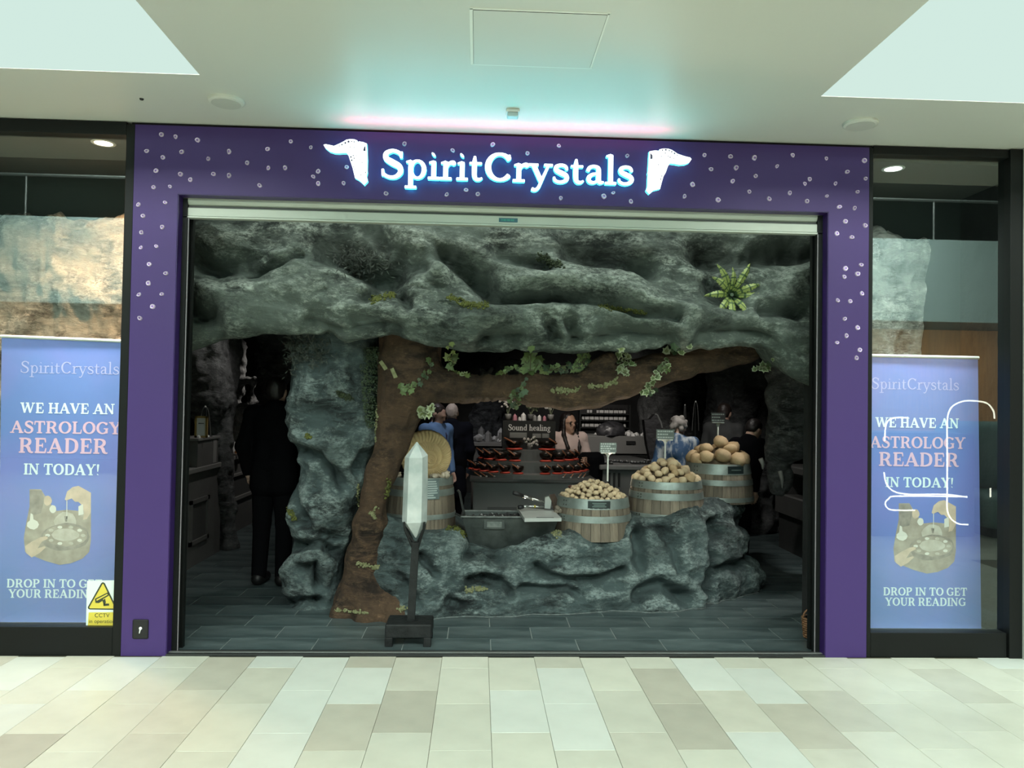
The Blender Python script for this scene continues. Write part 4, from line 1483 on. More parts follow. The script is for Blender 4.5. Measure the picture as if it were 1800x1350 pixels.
DOTR = [(912, 255, 10), (965, 250, 13), (1018, 260, 10), (1058, 280, 10), (1100, 305, 12), (1142, 335, 8), (957, 300, 8), (1000, 350, 7), (1032, 365, 9), (897, 352, 8), (1092, 385, 7), (848, 480, 8), (820, 450, 5),
        (735, 505, 6), (738, 545, 6), (845, 600, 6), (900, 660, 9), (885, 708, 9), (702, 612, 7), (955, 490, 5)]
M['hole'] = mat('emblem_cutout', (0.05, 0.05, 0.11), 0.6)
for pts, dots, ox, slot in ((EML, DOTL, 560, [(725, 265), (735, 215), (760, 182), (762, 268), (745, 272)]), (EMR, DOTR, 1060, [(722, 295), (755, 335), (755, 390), (722, 398)])):
    f_ = lambda a, c: (float(at(ox + a / 9, 240 + c / 9, 0)[0]), float(at(ox + a / 9, 240 + c / 9, 0)[2]))
    b = MB()
    b.prism([f_(*p) for p in pts], -0.050, -0.018, 0, 1)
    em = b.build('emblem', [M['letter_face'], M['letter_halo']], sign)
    for a, c, r in dots:
        b = MB()
        X, Z = f_(a, c)
        rr = r * 1.15 / 9 * 0.00376
        b.add([(X + rr * math.cos(2 * PI * j / 7), -0.0512, Z + rr * 1.1 * math.sin(2 * PI * j / 7)) for j in range(7)], [tuple(range(7))])
        b.build('cutout', M['hole'], em)
    pl = [f_(*p) for p in slot]
    b = MB()
    b.add([(u, -0.0512, w) for u, w in pl], [tuple(range(len(pl)))])
    b.build('cutout', M['hole'], em)

# ---- roll-up banners behind the glass
M['banner'] = mat('banner_blue_print', (0.125, 0.205, 0.49), 0.55, c2=(0.185, 0.20, 0.53), vscale=0.9, contrast=(0.4, 0.62))
M['bprint'] = mat('banner_pale_print', (0.66, 0.76, 0.78), 0.6)
M['bpink'] = mat('banner_pink_print', (0.66, 0.42, 0.54), 0.6)
M['blilac'] = mat('banner_lilac_print', (0.36, 0.37, 0.62), 0.6)
M['vig1'] = mat('print_smoky_brown', (0.42, 0.36, 0.30), 0.6, c2=(0.26, 0.21, 0.17), vscale=11, detail=4)
M['vig2'] = mat('print_pale_haze', (0.55, 0.50, 0.44), 0.6, c2=(0.40, 0.34, 0.28), vscale=14)
M['vskin'] = mat('print_skin', (0.62, 0.47, 0.36), 0.6, var=0.25, vscale=15)
M['vwhite'] = mat('print_flower', (0.66, 0.62, 0.56), 0.6)
M['vdark'] = mat('print_dark', (0.20, 0.17, 0.15), 0.6, c2=(0.34, 0.29, 0.25), vscale=20)
M['alu'] = mat('banner_rail', (0.62, 0.64, 0.60), 0.4, metal=0.3)


def banner(label, cor, lines, y, pic, grp):
    """cor: px corners TL, TR, BR, BL; lines: text, px left/right at baseline, cap px, material"""
    P = [at(px, py, y) for px, py in cor]
    t = thing('roll_up_banner', label, 'banner', ((P[2][0] + P[3][0]) / 2, y, 0.0))
    b = MB()
    vs = [(p[0], y, p[2]) for p in P] + [(p[0], y + 0.004, p[2]) for p in P]
    b.add(vs, [(0, 1, 2, 3), (7, 6, 5, 4), (0, 4, 5, 1), (1, 5, 6, 2), (2, 6, 7, 3), (3, 7, 4, 0)])
    b.build('sheet', M['banner'], t)
    b = MB()
    b.tube([(P[0][0] - 0.005, y, P[0][2]), (P[1][0] + 0.005, y, P[1][2])], 0.012, 8)
    b.build('top_rail', M['alu'], t)
    b = MB()
    b.box(P[3][0] - 0.01, P[2][0] + 0.01, y - 0.05, y + 0.07, 0.0, max(P[2][2], P[3][2]) + 0.0, bev=0.01)
    b.build('base_cassette', M['alu'], t)
    b = MB()
    b.tube([((P[0][0] + P[1][0]) / 2, y + 0.03, 0.1), ((P[0][0] + P[1][0]) / 2, y + 0.03, P[1][2])], 0.01, 6)
    b.build('support_pole', M['alu'], t)
    for s, xl, xr, yb, cp, m, bold in lines:
        a = at(xl, yb, y)
        c = at(xr, yb + (xr - xl) * 0.013, y)
        z = (a[2] + c[2]) / 2
        h = cp * (y + 5.09) / F_PX
        print_text(s, a[0], c[0], z, h, y - 0.0007, M[m], t, 'letter', bold)
    # printed picture: two hands over a carved board (flat print layers)
    ox, oy, sc = pic
    def poly(L, lay, m, nm):
        b = MB()
        pts = [at(ox + a * sc, oy + c * sc, y) for a, c in L]
        b.add([(p[0], y - 0.0006 - 0.00015 * lay, p[2]) for p in pts], [tuple(range(len(pts)))])
        b.build(nm, M[m], t)
    def blob(cx, cy, rx, ry, lay, m, nm, n=14, a=0.0, sq=1.0, seed=0):
        r_ = random.Random(seed)
        L = []
        for k in range(n):
            q = 2 * PI * k / n
            u, w = rx * math.copysign(abs(math.cos(q)) ** sq, math.cos(q)), ry * math.copysign(abs(math.sin(q)) ** sq, math.sin(q))
            j = 1 + r_.uniform(-.06, .06)
            L.append((cx + j * (u * math.cos(a) - w * math.sin(a)), cy + j * (u * math.sin(a) + w * math.cos(a))))
        poly(L, lay, m, nm)
    poly([(32, 20), (52, 20), (62, 36), (72, 50), (80, 58), (98, 56), (118, 58), (140, 52), (140, 110), (137, 130), (125, 142), (105, 150), (85, 153), (60, 146), (40, 138), (24, 130), (22, 105), (26, 80), (32, 50)], 0, 'vig1', 'picture')
    blob(95, 76, 20, 16, 1, 'vig2', 'picture_haze', seed=1)
    poly([(32, 22), (54, 22), (58, 40), (52, 62), (34, 66)], 1, 'vdark', 'picture_shadow')
    blob(64, 40, 7, 9, 2, 'vskin', 'picture_shell', seed=2)
    blob(73, 55, 6, 7, 2, 'vwhite', 'picture_shell', seed=3)
    blob(95, 104, 44, 24, 2, 'vdark', 'picture_board', n=20, seed=4)
    blob(95, 101, 38, 19, 3, 'vig1', 'picture_board', n=20, seed=5)
    blob(95, 100, 24, 11, 4, 'vig2', 'picture_board', n=18, seed=6)
    for a in range(10):
        q = 2 * PI * a / 10
        blob(95 + 31 * math.cos(q), 101 + 15 * math.sin(q), 4.5, 2.8, 4, 'vwhite' if a % 2 else 'vig2', 'picture_symbol', n=8, seed=a)
    blob(38, 82, 11, 9, 3, 'vwhite', 'picture_crystals', n=9, seed=7)
    poly([(34, 62), (38, 64), (40, 80), (32, 80)], 4, 'vwhite', 'picture_crystals')
    # upper hand
    poly([(140, 26), (118, 14), (108, 16), (98, 24), (94, 38), (97, 40), (106, 36), (112, 42), (118, 42), (124, 48), (128, 60), (126, 74), (133, 72), (140, 60)], 2, 'vskin', 'picture_hand')
    poly([(118, 50), (126, 46), (127, 64), (118, 66)], 3, 'vwhite', 'picture_sleeve')
    poly([(97, 40), (98.4, 40), (98, 72), (97, 72)], 3, 'vwhite', 'picture_cord')
    poly([(93, 67), (99, 67), (98, 77), (95, 77)], 3, 'vdark', 'picture_pendulum')
    # lower hand
    poly([(24, 120), (36, 112), (52, 104), (64, 102), (64, 107), (54, 112), (46, 124), (58, 120), (61, 122), (50, 132), (36, 140), (26, 132)], 4, 'vskin', 'picture_hand')
    return t


LT = [('SpiritCrystals', 35, 210, 656, 21, 'blilac', 0.62), ('WE HAVE AN', 36, 202, 726, 18, 'bprint', 1.0), ('ASTROLOGY', 18, 213, 761, 21, 'bpink', 1.0), ('READER', 32, 190, 796, 26, 'bpink', 1.0),
      ('IN TODAY!', 41, 176, 834, 19, 'bprint', 1.0), ('DROP IN TO GET', 11, 180, 1032, 14.5, 'bprint', 1.0), ('YOUR READING', 15, 170, 1050, 14.5, 'bprint', 1.0)]
banner('blue roll-up banner behind the left window glass, partly under a yellow camera sign', [(3, 591), (219, 600), (214, 1101), (-3, 1098)], LT, 0.38, (20, 840, 1.0), None)
RTX = [('SpiritCrystals', 1531, 1686, 684, 21, 'blilac', 0.62), ('WE HAVE AN', 1539, 1686, 751, 18, 'bprint', 1.0), ('ASTROLOGY', 1529, 1697, 787, 21, 'bpink', 1.0), ('READER', 1544, 1686, 819, 25, 'bpink', 1.0),
       ('IN TODAY!', 1556, 1677, 856, 18, 'bprint', 1.0), ('DROP IN TO GET', 1552, 1700, 1046, 14.5, 'bprint', 1.0), ('YOUR READING', 1556, 1698, 1064, 14.5, 'bprint', 1.0)]
banner('blue roll-up banner behind the right window glass, beside the timber reflection', [(1528, 625), (1719, 629), (1725, 1113), (1530, 1110)], RTX, 0.38, (1550, 866, 0.93), None)

# ---- camera warning sign stuck on the left glass
y = 0.0405
P = [at(px, py, y) for px, py in ((153, 1021), (207, 1020), (204, 1102), (151, 1101))]
t = thing('warning_sign', 'yellow and white camera warning sign stuck on the left window glass', 'sign', P[3])
b = MB()
b.add([(p[0], y, p[2]) for p in P] + [(p[0], y + 0.003, p[2]) for p in P], [(0, 1, 2, 3), (7, 6, 5, 4), (0, 4, 5, 1), (1, 5, 6, 2), (2, 6, 7, 3), (3, 7, 4, 0)])
b.build('backing', mat('sign_white', (0.62, 0.72, 0.66), 0.5), t)
M['signyel'] = mat('sign_yellow', (0.60, 0.50, 0.06), 0.5)
M['signblk'] = mat('sign_black', (0.03, 0.04, 0.02), 0.5)
fs_ = lambda a, c: at(20 + a / 5, 840 + c / 5, y)
def spoly(L, lay, m, nm):
    b = MB()
    b.add([(fs_(*p)[0], y - 0.0006 * lay, fs_(*p)[2]) for p in L], [tuple(range(len(L)))])
    b.build(nm, M[m], t)
spoly([(790, 925), (805, 916), (822, 925), (924, 1138), (918, 1155), (905, 1160), (690, 1157), (675, 1150), (672, 1135)], 1, 'signblk', 'triangle_border')
spoly([(800, 936), (806, 930), (812, 936), (910, 1138), (905, 1148), (690, 1146), (685, 1138)], 2, 'signyel', 'triangle')
spoly([(680, 1182), (920, 1180), (918, 1298), (672, 1296)], 1, 'signyel', 'caption_panel')
spoly([(735, 1062), (850, 1005), (858, 1035), (810, 1062), (800, 1082), (770, 1100), (740, 1098)], 3, 'signblk', 'camera_symbol')
spoly([(800, 1078), (825, 1060), (832, 1095), (812, 1128), (808, 1100)], 3, 'signblk', 'camera_symbol')
spoly([(812, 1104), (860, 1104), (860, 1122), (812, 1126)], 3, 'signblk', 'camera_symbol')
spoly([(748, 1068), (845, 1018), (848, 1028), (752, 1080)], 4, 'signyel', 'camera_symbol')
def sans(s, xl, xr, yb, m, parent, yy, nm='caption'):
    cu = bpy.data.curves.new(nm, 'FONT')
    cu.body = s
    cu.align_x = 'LEFT'
    o = bpy.data.objects.new(nm, cu)
    COL.objects.link(o)
    bpy.context.view_layer.update()
    w = max(o.dimensions.x, 1e-3)
    a, c = at(xl, yb, yy), at(xr, yb, yy)
    s_ = (c[0] - a[0]) / w
    dg = bpy.context.evaluated_depsgraph_get()
    me = bpy.data.meshes.new_from_object(o.evaluated_get(dg))
    bpy.data.objects.remove(o)
    me.materials.clear()
    me.materials.append(m)
    for v in me.vertices:
        v.co = (v.co.x * s_, 0, v.co.y * s_)
    o2 = bpy.data.objects.new(nm, me)
    COL.objects.link(o2)
    o2.parent = parent
    o2.location = Vector((a[0], yy, a[2])) - wloc(parent)
    return o2
sans('CCTV', 166, 192, 1085, M['signblk'], t, y - 0.002)
sans('in operation', 156, 201, 1095, M['signblk'], t, y - 0.002)
# ================================================================== barrels, stones, trough, crystal
M['oak'] = mat('weathered_oak', (0.20, 0.165, 0.12), 0.7, c2=(0.10, 0.082, 0.06), vscale=7, stretch=(6, 6, 0.7), bump=0.35, bscale=22, per_object=0.28)
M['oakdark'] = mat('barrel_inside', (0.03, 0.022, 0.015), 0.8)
M['hoop'] = mat('galvanised_hoop', (0.31, 0.36, 0.335), 0.42, metal=0.45, c2=(0.17, 0.20, 0.185), vscale=7, bump=0.15, bscale=30)
M['rivet'] = mat('hoop_rivet', (0.06, 0.065, 0.06), 0.5, metal=0.5)
M['plate'] = mat('black_plaque', (0.012, 0.022, 0.022), 0.4)
M['platetxt'] = mat('plaque_print', (0.10, 0.14, 0.13), 0.5)
M['pack'] = mat('heap_filler', (0.16, 0.12, 0.075), 0.9, var=0.5, vscale=20)


def brad(z, h, rim, belly):
    u = z / h
    return belly - (belly - rim) * u ** 1.6


def barrel(label, cx, cy, z0, z1, rim, belly, hoops, rot, group='wine barrels on the rock island'):
    h = z1 - z0
    t = thing('wine_barrel', label, 'barrel', (cx, cy, z0), group)
    NS = 26
    dq = PI / NS - 0.004
    b = MB()
    vs, fs = [], []
    lv = 6
    for i in range(lv):
        z = h * i / (lv - 1)
        r = brad(z, h, rim, belly)
        for rr_, q in ((r, -dq), (r + 0.002, 0), (r, dq), (r - 0.022, dq), (r - 0.022, -dq)):
            vs.append((cx + rr_ * math.cos(q), cy + rr_ * math.sin(q), z0 + z))
    for i in range(lv - 1):
        for k in range(5):
            fs.append((5 * i + k, 5 * i + (k + 1) % 5, 5 * (i + 1) + (k + 1) % 5, 5 * (i + 1) + k))
    fs += [(4, 3, 2, 1, 0), tuple(5 * (lv - 1) + k for k in range(5))]
    b.add(vs, fs)
    s0 = b.build('stave', M['oak'], t)
    for k in range(1, NS):
        o = bpy.data.objects.new('stave', s0.data)
        COL.objects.link(o)
        o.parent = t
        o.rotation_euler = (0, 0, 2 * PI * k / NS + rot)
    for a, c in hoops:
        b = MB()
        pr = []
        za, zc = z0 + h * a, z0 + h * c
        ra, rc = brad(h * a, h, rim, belly) + 0.0025, brad(h * c, h, rim, belly) + 0.0025
        b.lathe([(ra - 0.004, za), (ra + 0.003, za), ((ra + rc) / 2 + 0.0035, (za + zc) / 2), (rc + 0.003, zc), (rc - 0.004, zc)], (cx, cy, 0), 48)
        hp_ = b.build('hoop', M['hoop'], t, True, angle=0.7)
        for q in (-2.62, -2.52):
            for zz_ in (za + (zc - za) * 0.3, za + (zc - za) * 0.72):
                b = MB()
                r = (ra + rc) / 2 + 0.006
                b.ico((cx + r * math.cos(q), cy + r * math.sin(q), zz_), 0.007, 1)
                b.build('rivet', M['rivet'], hp_)
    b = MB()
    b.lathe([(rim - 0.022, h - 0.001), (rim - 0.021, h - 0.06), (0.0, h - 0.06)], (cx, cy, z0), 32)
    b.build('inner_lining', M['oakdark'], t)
    return t


def plaque(parent, cx, cy, zc, r, ang, w, hgt, lines=3, sub=True):
    """small framed plaque bent onto the barrel at angle ang (radians, -pi/2 faces the viewer)"""
    def P(u, v, e):
        q = ang + u / r
        return (cx + (r + e) * math.cos(q), cy + (r + e) * math.sin(q), zc + v)
    b = MB()
    n = 6
    vs = [P(-w / 2 + w * i / n, s * hgt / 2, 0.014) for i in range(n + 1) for s in (-1, 1)] + [P(-w / 2 + w * i / n, s * hgt / 2, -0.006) for i in range(n + 1) for s in (-1, 1)]
    k = 2 * (n + 1)
    fs = [(2 * i, 2 * i + 2, 2 * i + 3, 2 * i + 1) for i in range(n)] + [(2 * i, 2 * i + 2, k + 2 * i + 2, k + 2 * i) for i in range(n)] + [(2 * i + 1, 2 * i + 3, k + 2 * i + 3, k + 2 * i + 1) for i in range(n)]
    fs += [(0, 1, k + 1, k), (2 * n, 2 * n + 1, k + 2 * n + 1, k + 2 * n)]
    b.add(vs, fs)
    o = b.build('plaque', M['plate'], parent)
    b = MB()
    for s in range(lines):
        v = hgt * (0.22 - 0.44 * s / max(lines - 1, 1)) if lines > 1 else 0
        ww = w * (0.62 - 0.12 * (s % 2))
        b.add([P(-ww / 2 + ww * i / n, v + e, 0.0152) for i in range(n + 1) for e in (-hgt * 0.07, hgt * 0.07)], [(2 * i, 2 * i + 2, 2 * i + 3, 2 * i + 1) for i in range(n)])
    b.build('plaque_print', M['platetxt'], o)
    return o


B1 = (-0.680, 1.68, 0.565, 1.02)
B2 = (0.815, 1.48, 0.545, 0.885)
B3 = (1.500, 1.70, 0.690, 1.010)
B4 = (2.070, 2.04, 0.785, 1.140)
bar1 = barrel('oak barrel on the island, below the big ammonite, hung with an info sheet', *B1, 0.283, 0.318, [(0.85, 1.0), (0.66, 0.78), (0.24, 0.33)], 0.02)
bar2 = barrel('oak barrel on the island, with a black plaque, heaped with small stones', *B2, 0.292, 0.335, [(0.76, 1.0), (0.44, 0.60)], 0.05)
bar3 = barrel('oak barrel on the island without a plaque, heaped with fist-sized stones', *B3, 0.300, 0.335, [(0.80, 1.0), (0.52, 0.70), (0.02, 0.15)], 0.11)
bar4 = barrel('shaded oak barrel on the island, with a black plaque, heaped with large stones', *B4, 0.285, 0.325, [(0.74, 1.0), (0.46, 0.60), (0.05, 0.16)], 0.07)
plaque(bar2, B2[0], B2[1], B2[3] - 0.042, 0.297, -PI / 2 + 0.02, 0.18, 0.062)
plaque(bar4, B4[0], B4[1], B4[3] - 0.048, 0.292, -PI / 2 + 0.26, 0.155, 0.066, 1)

# info sheet pinned to the first barrel
M['sheet'] = mat('info_sheet', (0.15, 0.20, 0.20), 0.5, c2=(0.07, 0.10, 0.10), vscale=12)
M['sheettxt'] = mat('info_print', (0.38, 0.45, 0.43), 0.5)
def bent(parent, name, m, cx, cy, r, ua, ub, z0, z1, e, n=8, taper=0.0):
    b = MB()
    vs = []
    for i in range(n + 1):
        q = ua + (ub - ua) * i / n
        for z, rr_ in ((z0, r + taper), (z1, r)):
            vs.append((cx + (rr_ + e) * math.cos(q), cy + (rr_ + e) * math.sin(q), z))
    b.add(vs, [(2 * i, 2 * i + 2, 2 * i + 3, 2 * i + 1) for i in range(n)])
    return b.build(name, m, parent)
t = thing('info_sheet', 'grey info sheet with rows of small print on the barrel under the ammonite', 'sheet', (B1[0] + 0.06, B1[1] - 0.31, 0.86))
bent(t, 'paper', M['sheet'], B1[0], B1[1], 0.288, -PI / 2 - 0.02, -PI / 2 + 0.64, 0.845, 1.012, 0.012, taper=0.012)
bent(t, 'paper_back', M['sheet'], B1[0], B1[1], 0.288, -PI / 2 - 0.02, -PI / 2 + 0.64, 0.845, 1.012, 0.0095, taper=0.012)
rs = random.Random(5)
for k in range(8):
    z = 0.998 - k * 0.019
    u1 = -PI / 2 + rs.uniform(0.46, 0.60)
    bent(t, 'print_line', M['sheettxt'], B1[0], B1[1], 0.288 + 0.012 * (1.012 - z) / 0.167, -PI / 2, u1, z - 0.010, z, 0.0135, taper=0.0008)

# stones
stone_mats = [mat('geode_tan', (0.50, 0.37, 0.21), 0.75, c2=(0.34, 0.235, 0.13), vscale=18, bump=0.3, bscale=50, per_object=0.16),
              mat('geode_pale', (0.62, 0.50, 0.33), 0.75, c2=(0.44, 0.335, 0.20), vscale=18, bump=0.3, bscale=50, per_object=0.16)]
def stone_protos(n, sub, jit, mats):
    L = []
    for k in range(n):
        rs_ = random.Random(k + 40)
        b = MB()
        b.ico((0, 0, 0), 1.0, sub, jit=jit, seed=k, sc=(1, rs_.uniform(0.78, 1.0), rs_.uniform(0.7, 0.92)))
        o = b.build('geode', mats[k % len(mats)], None, True)
        L.append(o.data)
        bpy.data.objects.remove(o)
    return L
PROT = stone_protos(8, 2, 0.28, stone_mats)


def heap(B, rim, hh, r0, r1, label, group, seed, mats_i, flat=1.0):
    cx, cy, z0, z1 = B
    rs_ = random.Random(seed)
    pts = []
    R = rim - 0.02
    tries = 0
    def surf(rho):
        return z1 - 0.015 + hh * max(0.0, 1 - (rho / R) ** 1.35)
    while tries < 6000:
        tries += 1
        rho = R * math.sqrt(rs_.random()) * 1.0
        q = rs_.uniform(0, 2 * PI)
        r = rs_.uniform(r0, r1)
        if rho + r * 0.6 > R + 0.012:
            rho = R + 0.012 - r * 0.6
        p = Vector((cx + rho * math.cos(q), cy + rho * math.sin(q), surf(rho) + r * 0.25))
        if all((p - o[0]).length > 0.80 * (r + o[1]) for o in pts):
            pts.append((p, r))
    for p, r in pts:
        o = bpy.data.objects.new('geode', PROT[rs_.choice(mats_i)])
        COL.objects.link(o)
        o.location = p
        o.rotation_euler = (rs_.uniform(-.5, .5), rs_.uniform(-.5, .5), rs_.uniform(0, 6.28))
        s = r * rs_.uniform(0.98, 1.1)
        o.scale = (s * rs_.uniform(1.0, 1.2), s, s)
        tag(o, label, 'stone', group)
    return len(pts)


for par, B, rim, hh in ((bar2, B2, 0.29, 0.13), (bar3, B3, 0.30, 0.17), (bar4, B4, 0.285, 0.19)):
    b = MB()
    b.lathe([(0, hh - 0.045), (rim * 0.35, hh * 0.72 - 0.045), (rim * 0.7, hh * 0.33 - 0.04), (rim - 0.022, -0.045)], (B[0], B[1], B[3]), 24)
    b.build('packing', M['pack'], par, True)
n1 = heap(B2, 0.292, 0.135, 0.0225, 0.029, 'small pale rounded geode heaped in the lowest barrel, the one with small stones', 'small geodes in the lowest barrel', 1, [1, 3, 5, 7])
n2 = heap(B3, 0.300, 0.175, 0.034, 0.050, 'fist-sized pale geode heaped in the middle barrel of the right three', 'fist-sized geodes in the middle barrel', 2, [1, 3, 5, 0])
n3 = heap(B4, 0.285, 0.20, 0.062, 0.085, 'large tan geode heaped in the highest barrel, nearest the hanging rock column', 'large geodes in the highest barrel', 3, [0, 2, 4, 6])

# price signs standing in the heaps
M['signcard'] = mat('sign_card', (0.16, 0.19, 0.175), 0.5)
M['signtxt'] = mat('sign_card_print', (0.52, 0.55, 0.52), 0.5)
M['signdark'] = mat('sign_card_dark', (0.012, 0.013, 0.013), 0.5)
def post_sign(label, px, ptop, pbot, w, hpx, Y, rows, dark=False):
    a = at(px, pbot, Y)
    c = at(px, ptop, Y)
    s = (Y + 5.09) / F_PX
    t = thing('price_sign', label, 'sign', (a[0], Y, a[2]), 'signs standing in the heaped barrels')
    b = MB()
    b.tube([(a[0], Y, a[2]), (a[0], Y, c[2] - 0.02)], 0.0075, 8)
    b.build('post', M['white'], t)
    b = MB()
    b.tube([(a[0], Y, c[2] - 0.045), (a[0], Y, c[2] - 0.02), (a[0], Y, c[2] - 0.004)], [0.008, 0.018, 0.045 if not dark else 0.03], 10)
    b.box(a[0] - w * s * 0.42, a[0] + w * s * 0.42, Y - 0.012, Y + 0.012, c[2] - 0.012, c[2] + 0.001, bev=0.002)
    b.build('holder', M['white'] if not dark else M['signcard'], t)
    b = MB()
    b.box(a[0] - w * s / 2, a[0] + w * s / 2, Y - 0.003, Y + 0.003, c[2], c[2] + hpx * s)
    cd = b.build('card', M['signcard'] if not dark else M['signdark'], t)
    rs_ = random.Random(int(px))
    for k in range(rows):
        z = c[2] + hpx * s * (1 - (k + 0.6) / (rows + 0.2))
        x = a[0] - w * s * 0.44
        b = MB()
        x1 = a[0] + w * s * (0.44 if k % 2 == 0 else 0.15)
        while x < x1:
            L = rs_.uniform(0.008, 0.022)
            b.box(x, min(x + L, x1), Y - 0.0042, Y - 0.0030, z - 0.006, z + 0.006)
            x += L + 0.005
        b.build('print_line', M['signtxt'] if not dark else M['signcard'], cd)
    return t
post_sign('white post sign with a small printed card standing in the small stones', 1068, 795, 846, 30, 17, 1.50, 4)
post_sign('white post sign with a printed card standing in the fist-sized stones', 1169, 772, 806, 32, 17, 1.72, 3)
post_sign('post sign with a dark card standing in the large stones', 1262, 742, 768, 26, 17, 2.06, 3, True)

# ammonite on the first barrel
M['fossil'] = mat('ammonite_stone', (0.62, 0.46, 0.24), 0.75, c2=(0.46, 0.335, 0.17), vscale=9, bump=0.25, bscale=45)
am = thing('ammonite', 'large tan ribbed ammonite fossil standing upright on the barrel behind the white crystal', 'fossil', (-0.617, 1.64, 1.01))
na, nr_ = 300, 46
Ra = 0.2215
cxa, cza = -0.628, 1.195
V, Fq = [], []
ox_, oz_ = 0.055, -0.035
for i in range(na):
    q = 2 * PI * i / na
    dx, dz = math.cos(q), math.sin(q)
    bq = ox_ * dx + oz_ * dz
    D = -bq + math.sqrt(bq * bq - (ox_ ** 2 + oz_ ** 2 - Ra ** 2))
    for j in range(nr_ + 1):
        v = max(j / nr_, 0.004)
        rho = D * v * (1 + 0.006 * math.cos(q * 46) * (v > 0.93))
        w = math.log(v) / math.log(0.50) + q / (2 * PI)
        fr = w % 1.0
        hgt = 0.030 * (math.sin(PI * fr) ** 0.55) * (0.25 + 0.75 * v) + 0.012 * (1 - v)
        hgt += 0.0045 * math.cos(q * 46 + 5 * math.sin(PI * fr)) * (0.25 + v) * math.sin(PI * fr) ** 0.5
        hgt *= math.sqrt(max(0.0, 1 - v ** 14))
        V.append((cxa + ox_ + rho * dx, 1.60 - hgt, cza + oz_ + rho * dz))
for i in range(na):
    for j in range(nr_):
        a, c = i * (nr_ + 1) + j, ((i + 1) % na) * (nr_ + 1) + j
        Fq.append((a, c, c + 1, a + 1))
k = len(V)
for i in range(na):
    a = V[i * (nr_ + 1) + nr_]
    V.append((a[0], 1.66, a[2]))
for i in range(na):
    j = (i + 1) % na
    Fq.append((i * (nr_ + 1) + nr_, j * (nr_ + 1) + nr_, k + j, k + i))
V.append((cxa, 1.68, cza))
for i in range(na):
    Fq.append((k + i, k + (i + 1) % na, k + na))
V = np.array(V)
V[:, 1] += (V[:, 2] - 1.01) * 0.12
me = bpy.data.meshes.new('shell')
me.from_pydata((V - np.array((-0.617, 1.64, 1.01))).tolist(), [], [tuple(f) for f in Fq])
me.materials.append(M['fossil'])
me.polygons.foreach_set('use_smooth', [True] * len(me.polygons))
o = bpy.data.objects.new('shell', me)
COL.objects.link(o)
o.parent = am
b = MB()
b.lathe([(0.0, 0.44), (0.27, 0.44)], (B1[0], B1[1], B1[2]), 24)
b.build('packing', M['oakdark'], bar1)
# shells beside it
M['shell'] = mat('pale_shell', (0.50, 0.42, 0.32), 0.5, var=0.3, vscale=25)
for px, py, r, lab, seed in ((694, 835, 0.040, 'flat pale shell on the barrel rim beside the tree trunk', 3), (764, 835, 0.040, 'round pale shell at the foot of the ammonite', 4),
                             (779, 837, 0.028, 'small knobbly shell beside the ammonite, touching the crystal-coloured cluster', 5), (786, 831, 0.032, 'taller pale shell at the outer edge of the ammonite barrel', 6)):
    q = at(px, py, 1.50)
    t = thing('sea_shell', lab, 'shell', (q[0], 1.50, 1.012))
    b = MB()
    sc = (1.5, 0.6, 0.75) if seed == 3 else ((1.1, 0.9, 0.6) if seed == 4 else (0.8, 0.8, 1.1))
    b.ico((q[0], 1.50, 1.012 + r * sc[2] * 0.8), r, 3, jit=0.5, seed=seed, sc=sc)
    b.build('whorl', M['shell'], t, True)
    b = MB()
    b.tube([(q[0] + r * sc[0] * 0.5, 1.49, 1.012 + r * sc[2] * 1.2), (q[0] + r * sc[0] * 0.9, 1.48, 1.012 + r * sc[2] * 1.7)], [r * 0.35, r * 0.08], 8)
    b.build('spire', M['shell'], t, True)

# ore trough with gravel
M['trough'] = mat('dark_worn_metal', (0.028, 0.036, 0.034), 0.5, metal=0.35, c2=(0.075, 0.088, 0.082), vscale=9, bump=0.2, bscale=25)
M['troughrim'] = mat('worn_rim_metal', (0.10, 0.115, 0.108), 0.45, metal=0.4, var=0.5, vscale=20)
t = thing('ore_trough', 'dark worn metal trough of black gravel set in the rock between the barrels', 'trough', (0.12, 1.5, 0.52))
X0, X1, Y0, Y1, ZB, ZT = -0.300, 0.505, 1.31, 1.66, 0.39, 0.715
b = MB()
xi = 0.10
outer = [(X0 + xi, Y0 + 0.05, ZB), (X1 - xi, Y0 + 0.05, ZB), (X1 - xi, Y1 - 0.02, ZB), (X0 + xi, Y1 - 0.02, ZB), (X0, Y0, ZT), (X1, Y0, ZT), (X1, Y1, ZT), (X0, Y1, ZT)]
th_ = 0.012
inner = [(X0 + xi + th_, Y0 + 0.05 + th_, ZB + th_), (X1 - xi - th_, Y0 + 0.05 + th_, ZB + th_), (X1 - xi - th_, Y1 - 0.02 - th_, ZB + th_), (X0 + xi + th_, Y1 - 0.02 - th_, ZB + th_),
         (X0 + th_, Y0 + th_, ZT), (X1 - th_, Y0 + th_, ZT), (X1 - th_, Y1 - th_, ZT), (X0 + th_, Y1 - th_, ZT)]
fs = [(0, 1, 2, 3), (0, 1, 5, 4), (1, 2, 6, 5), (2, 3, 7, 6), (3, 0, 4, 7), (8, 11, 10, 9), (8, 12, 13, 9), (9, 13, 14, 10), (10, 14, 15, 11), (11, 15, 12, 8),
      (4, 5, 13, 12), (5, 6, 14, 13), (6, 7, 15, 14), (7, 4, 12, 15)]
b.add(outer + inner, fs)
b.build('body', M['trough'], t)
b = MB()
b.tube([(X0, Y0, ZT), (X1, Y0, ZT), (X1, Y1, ZT), (X0, Y1, ZT), (X0, Y0, ZT)], 0.011, 8)
b.build('rolled_rim', M['troughrim'], t)
p = at(869, 919, 1.32)
b = MB()
b.box(p[0] - 0.085, p[0] + 0.085, 1.300, 1.338, 0.620, 0.695)
pl_ = b.build('label_plate', M['trough'], t)
b = MB()
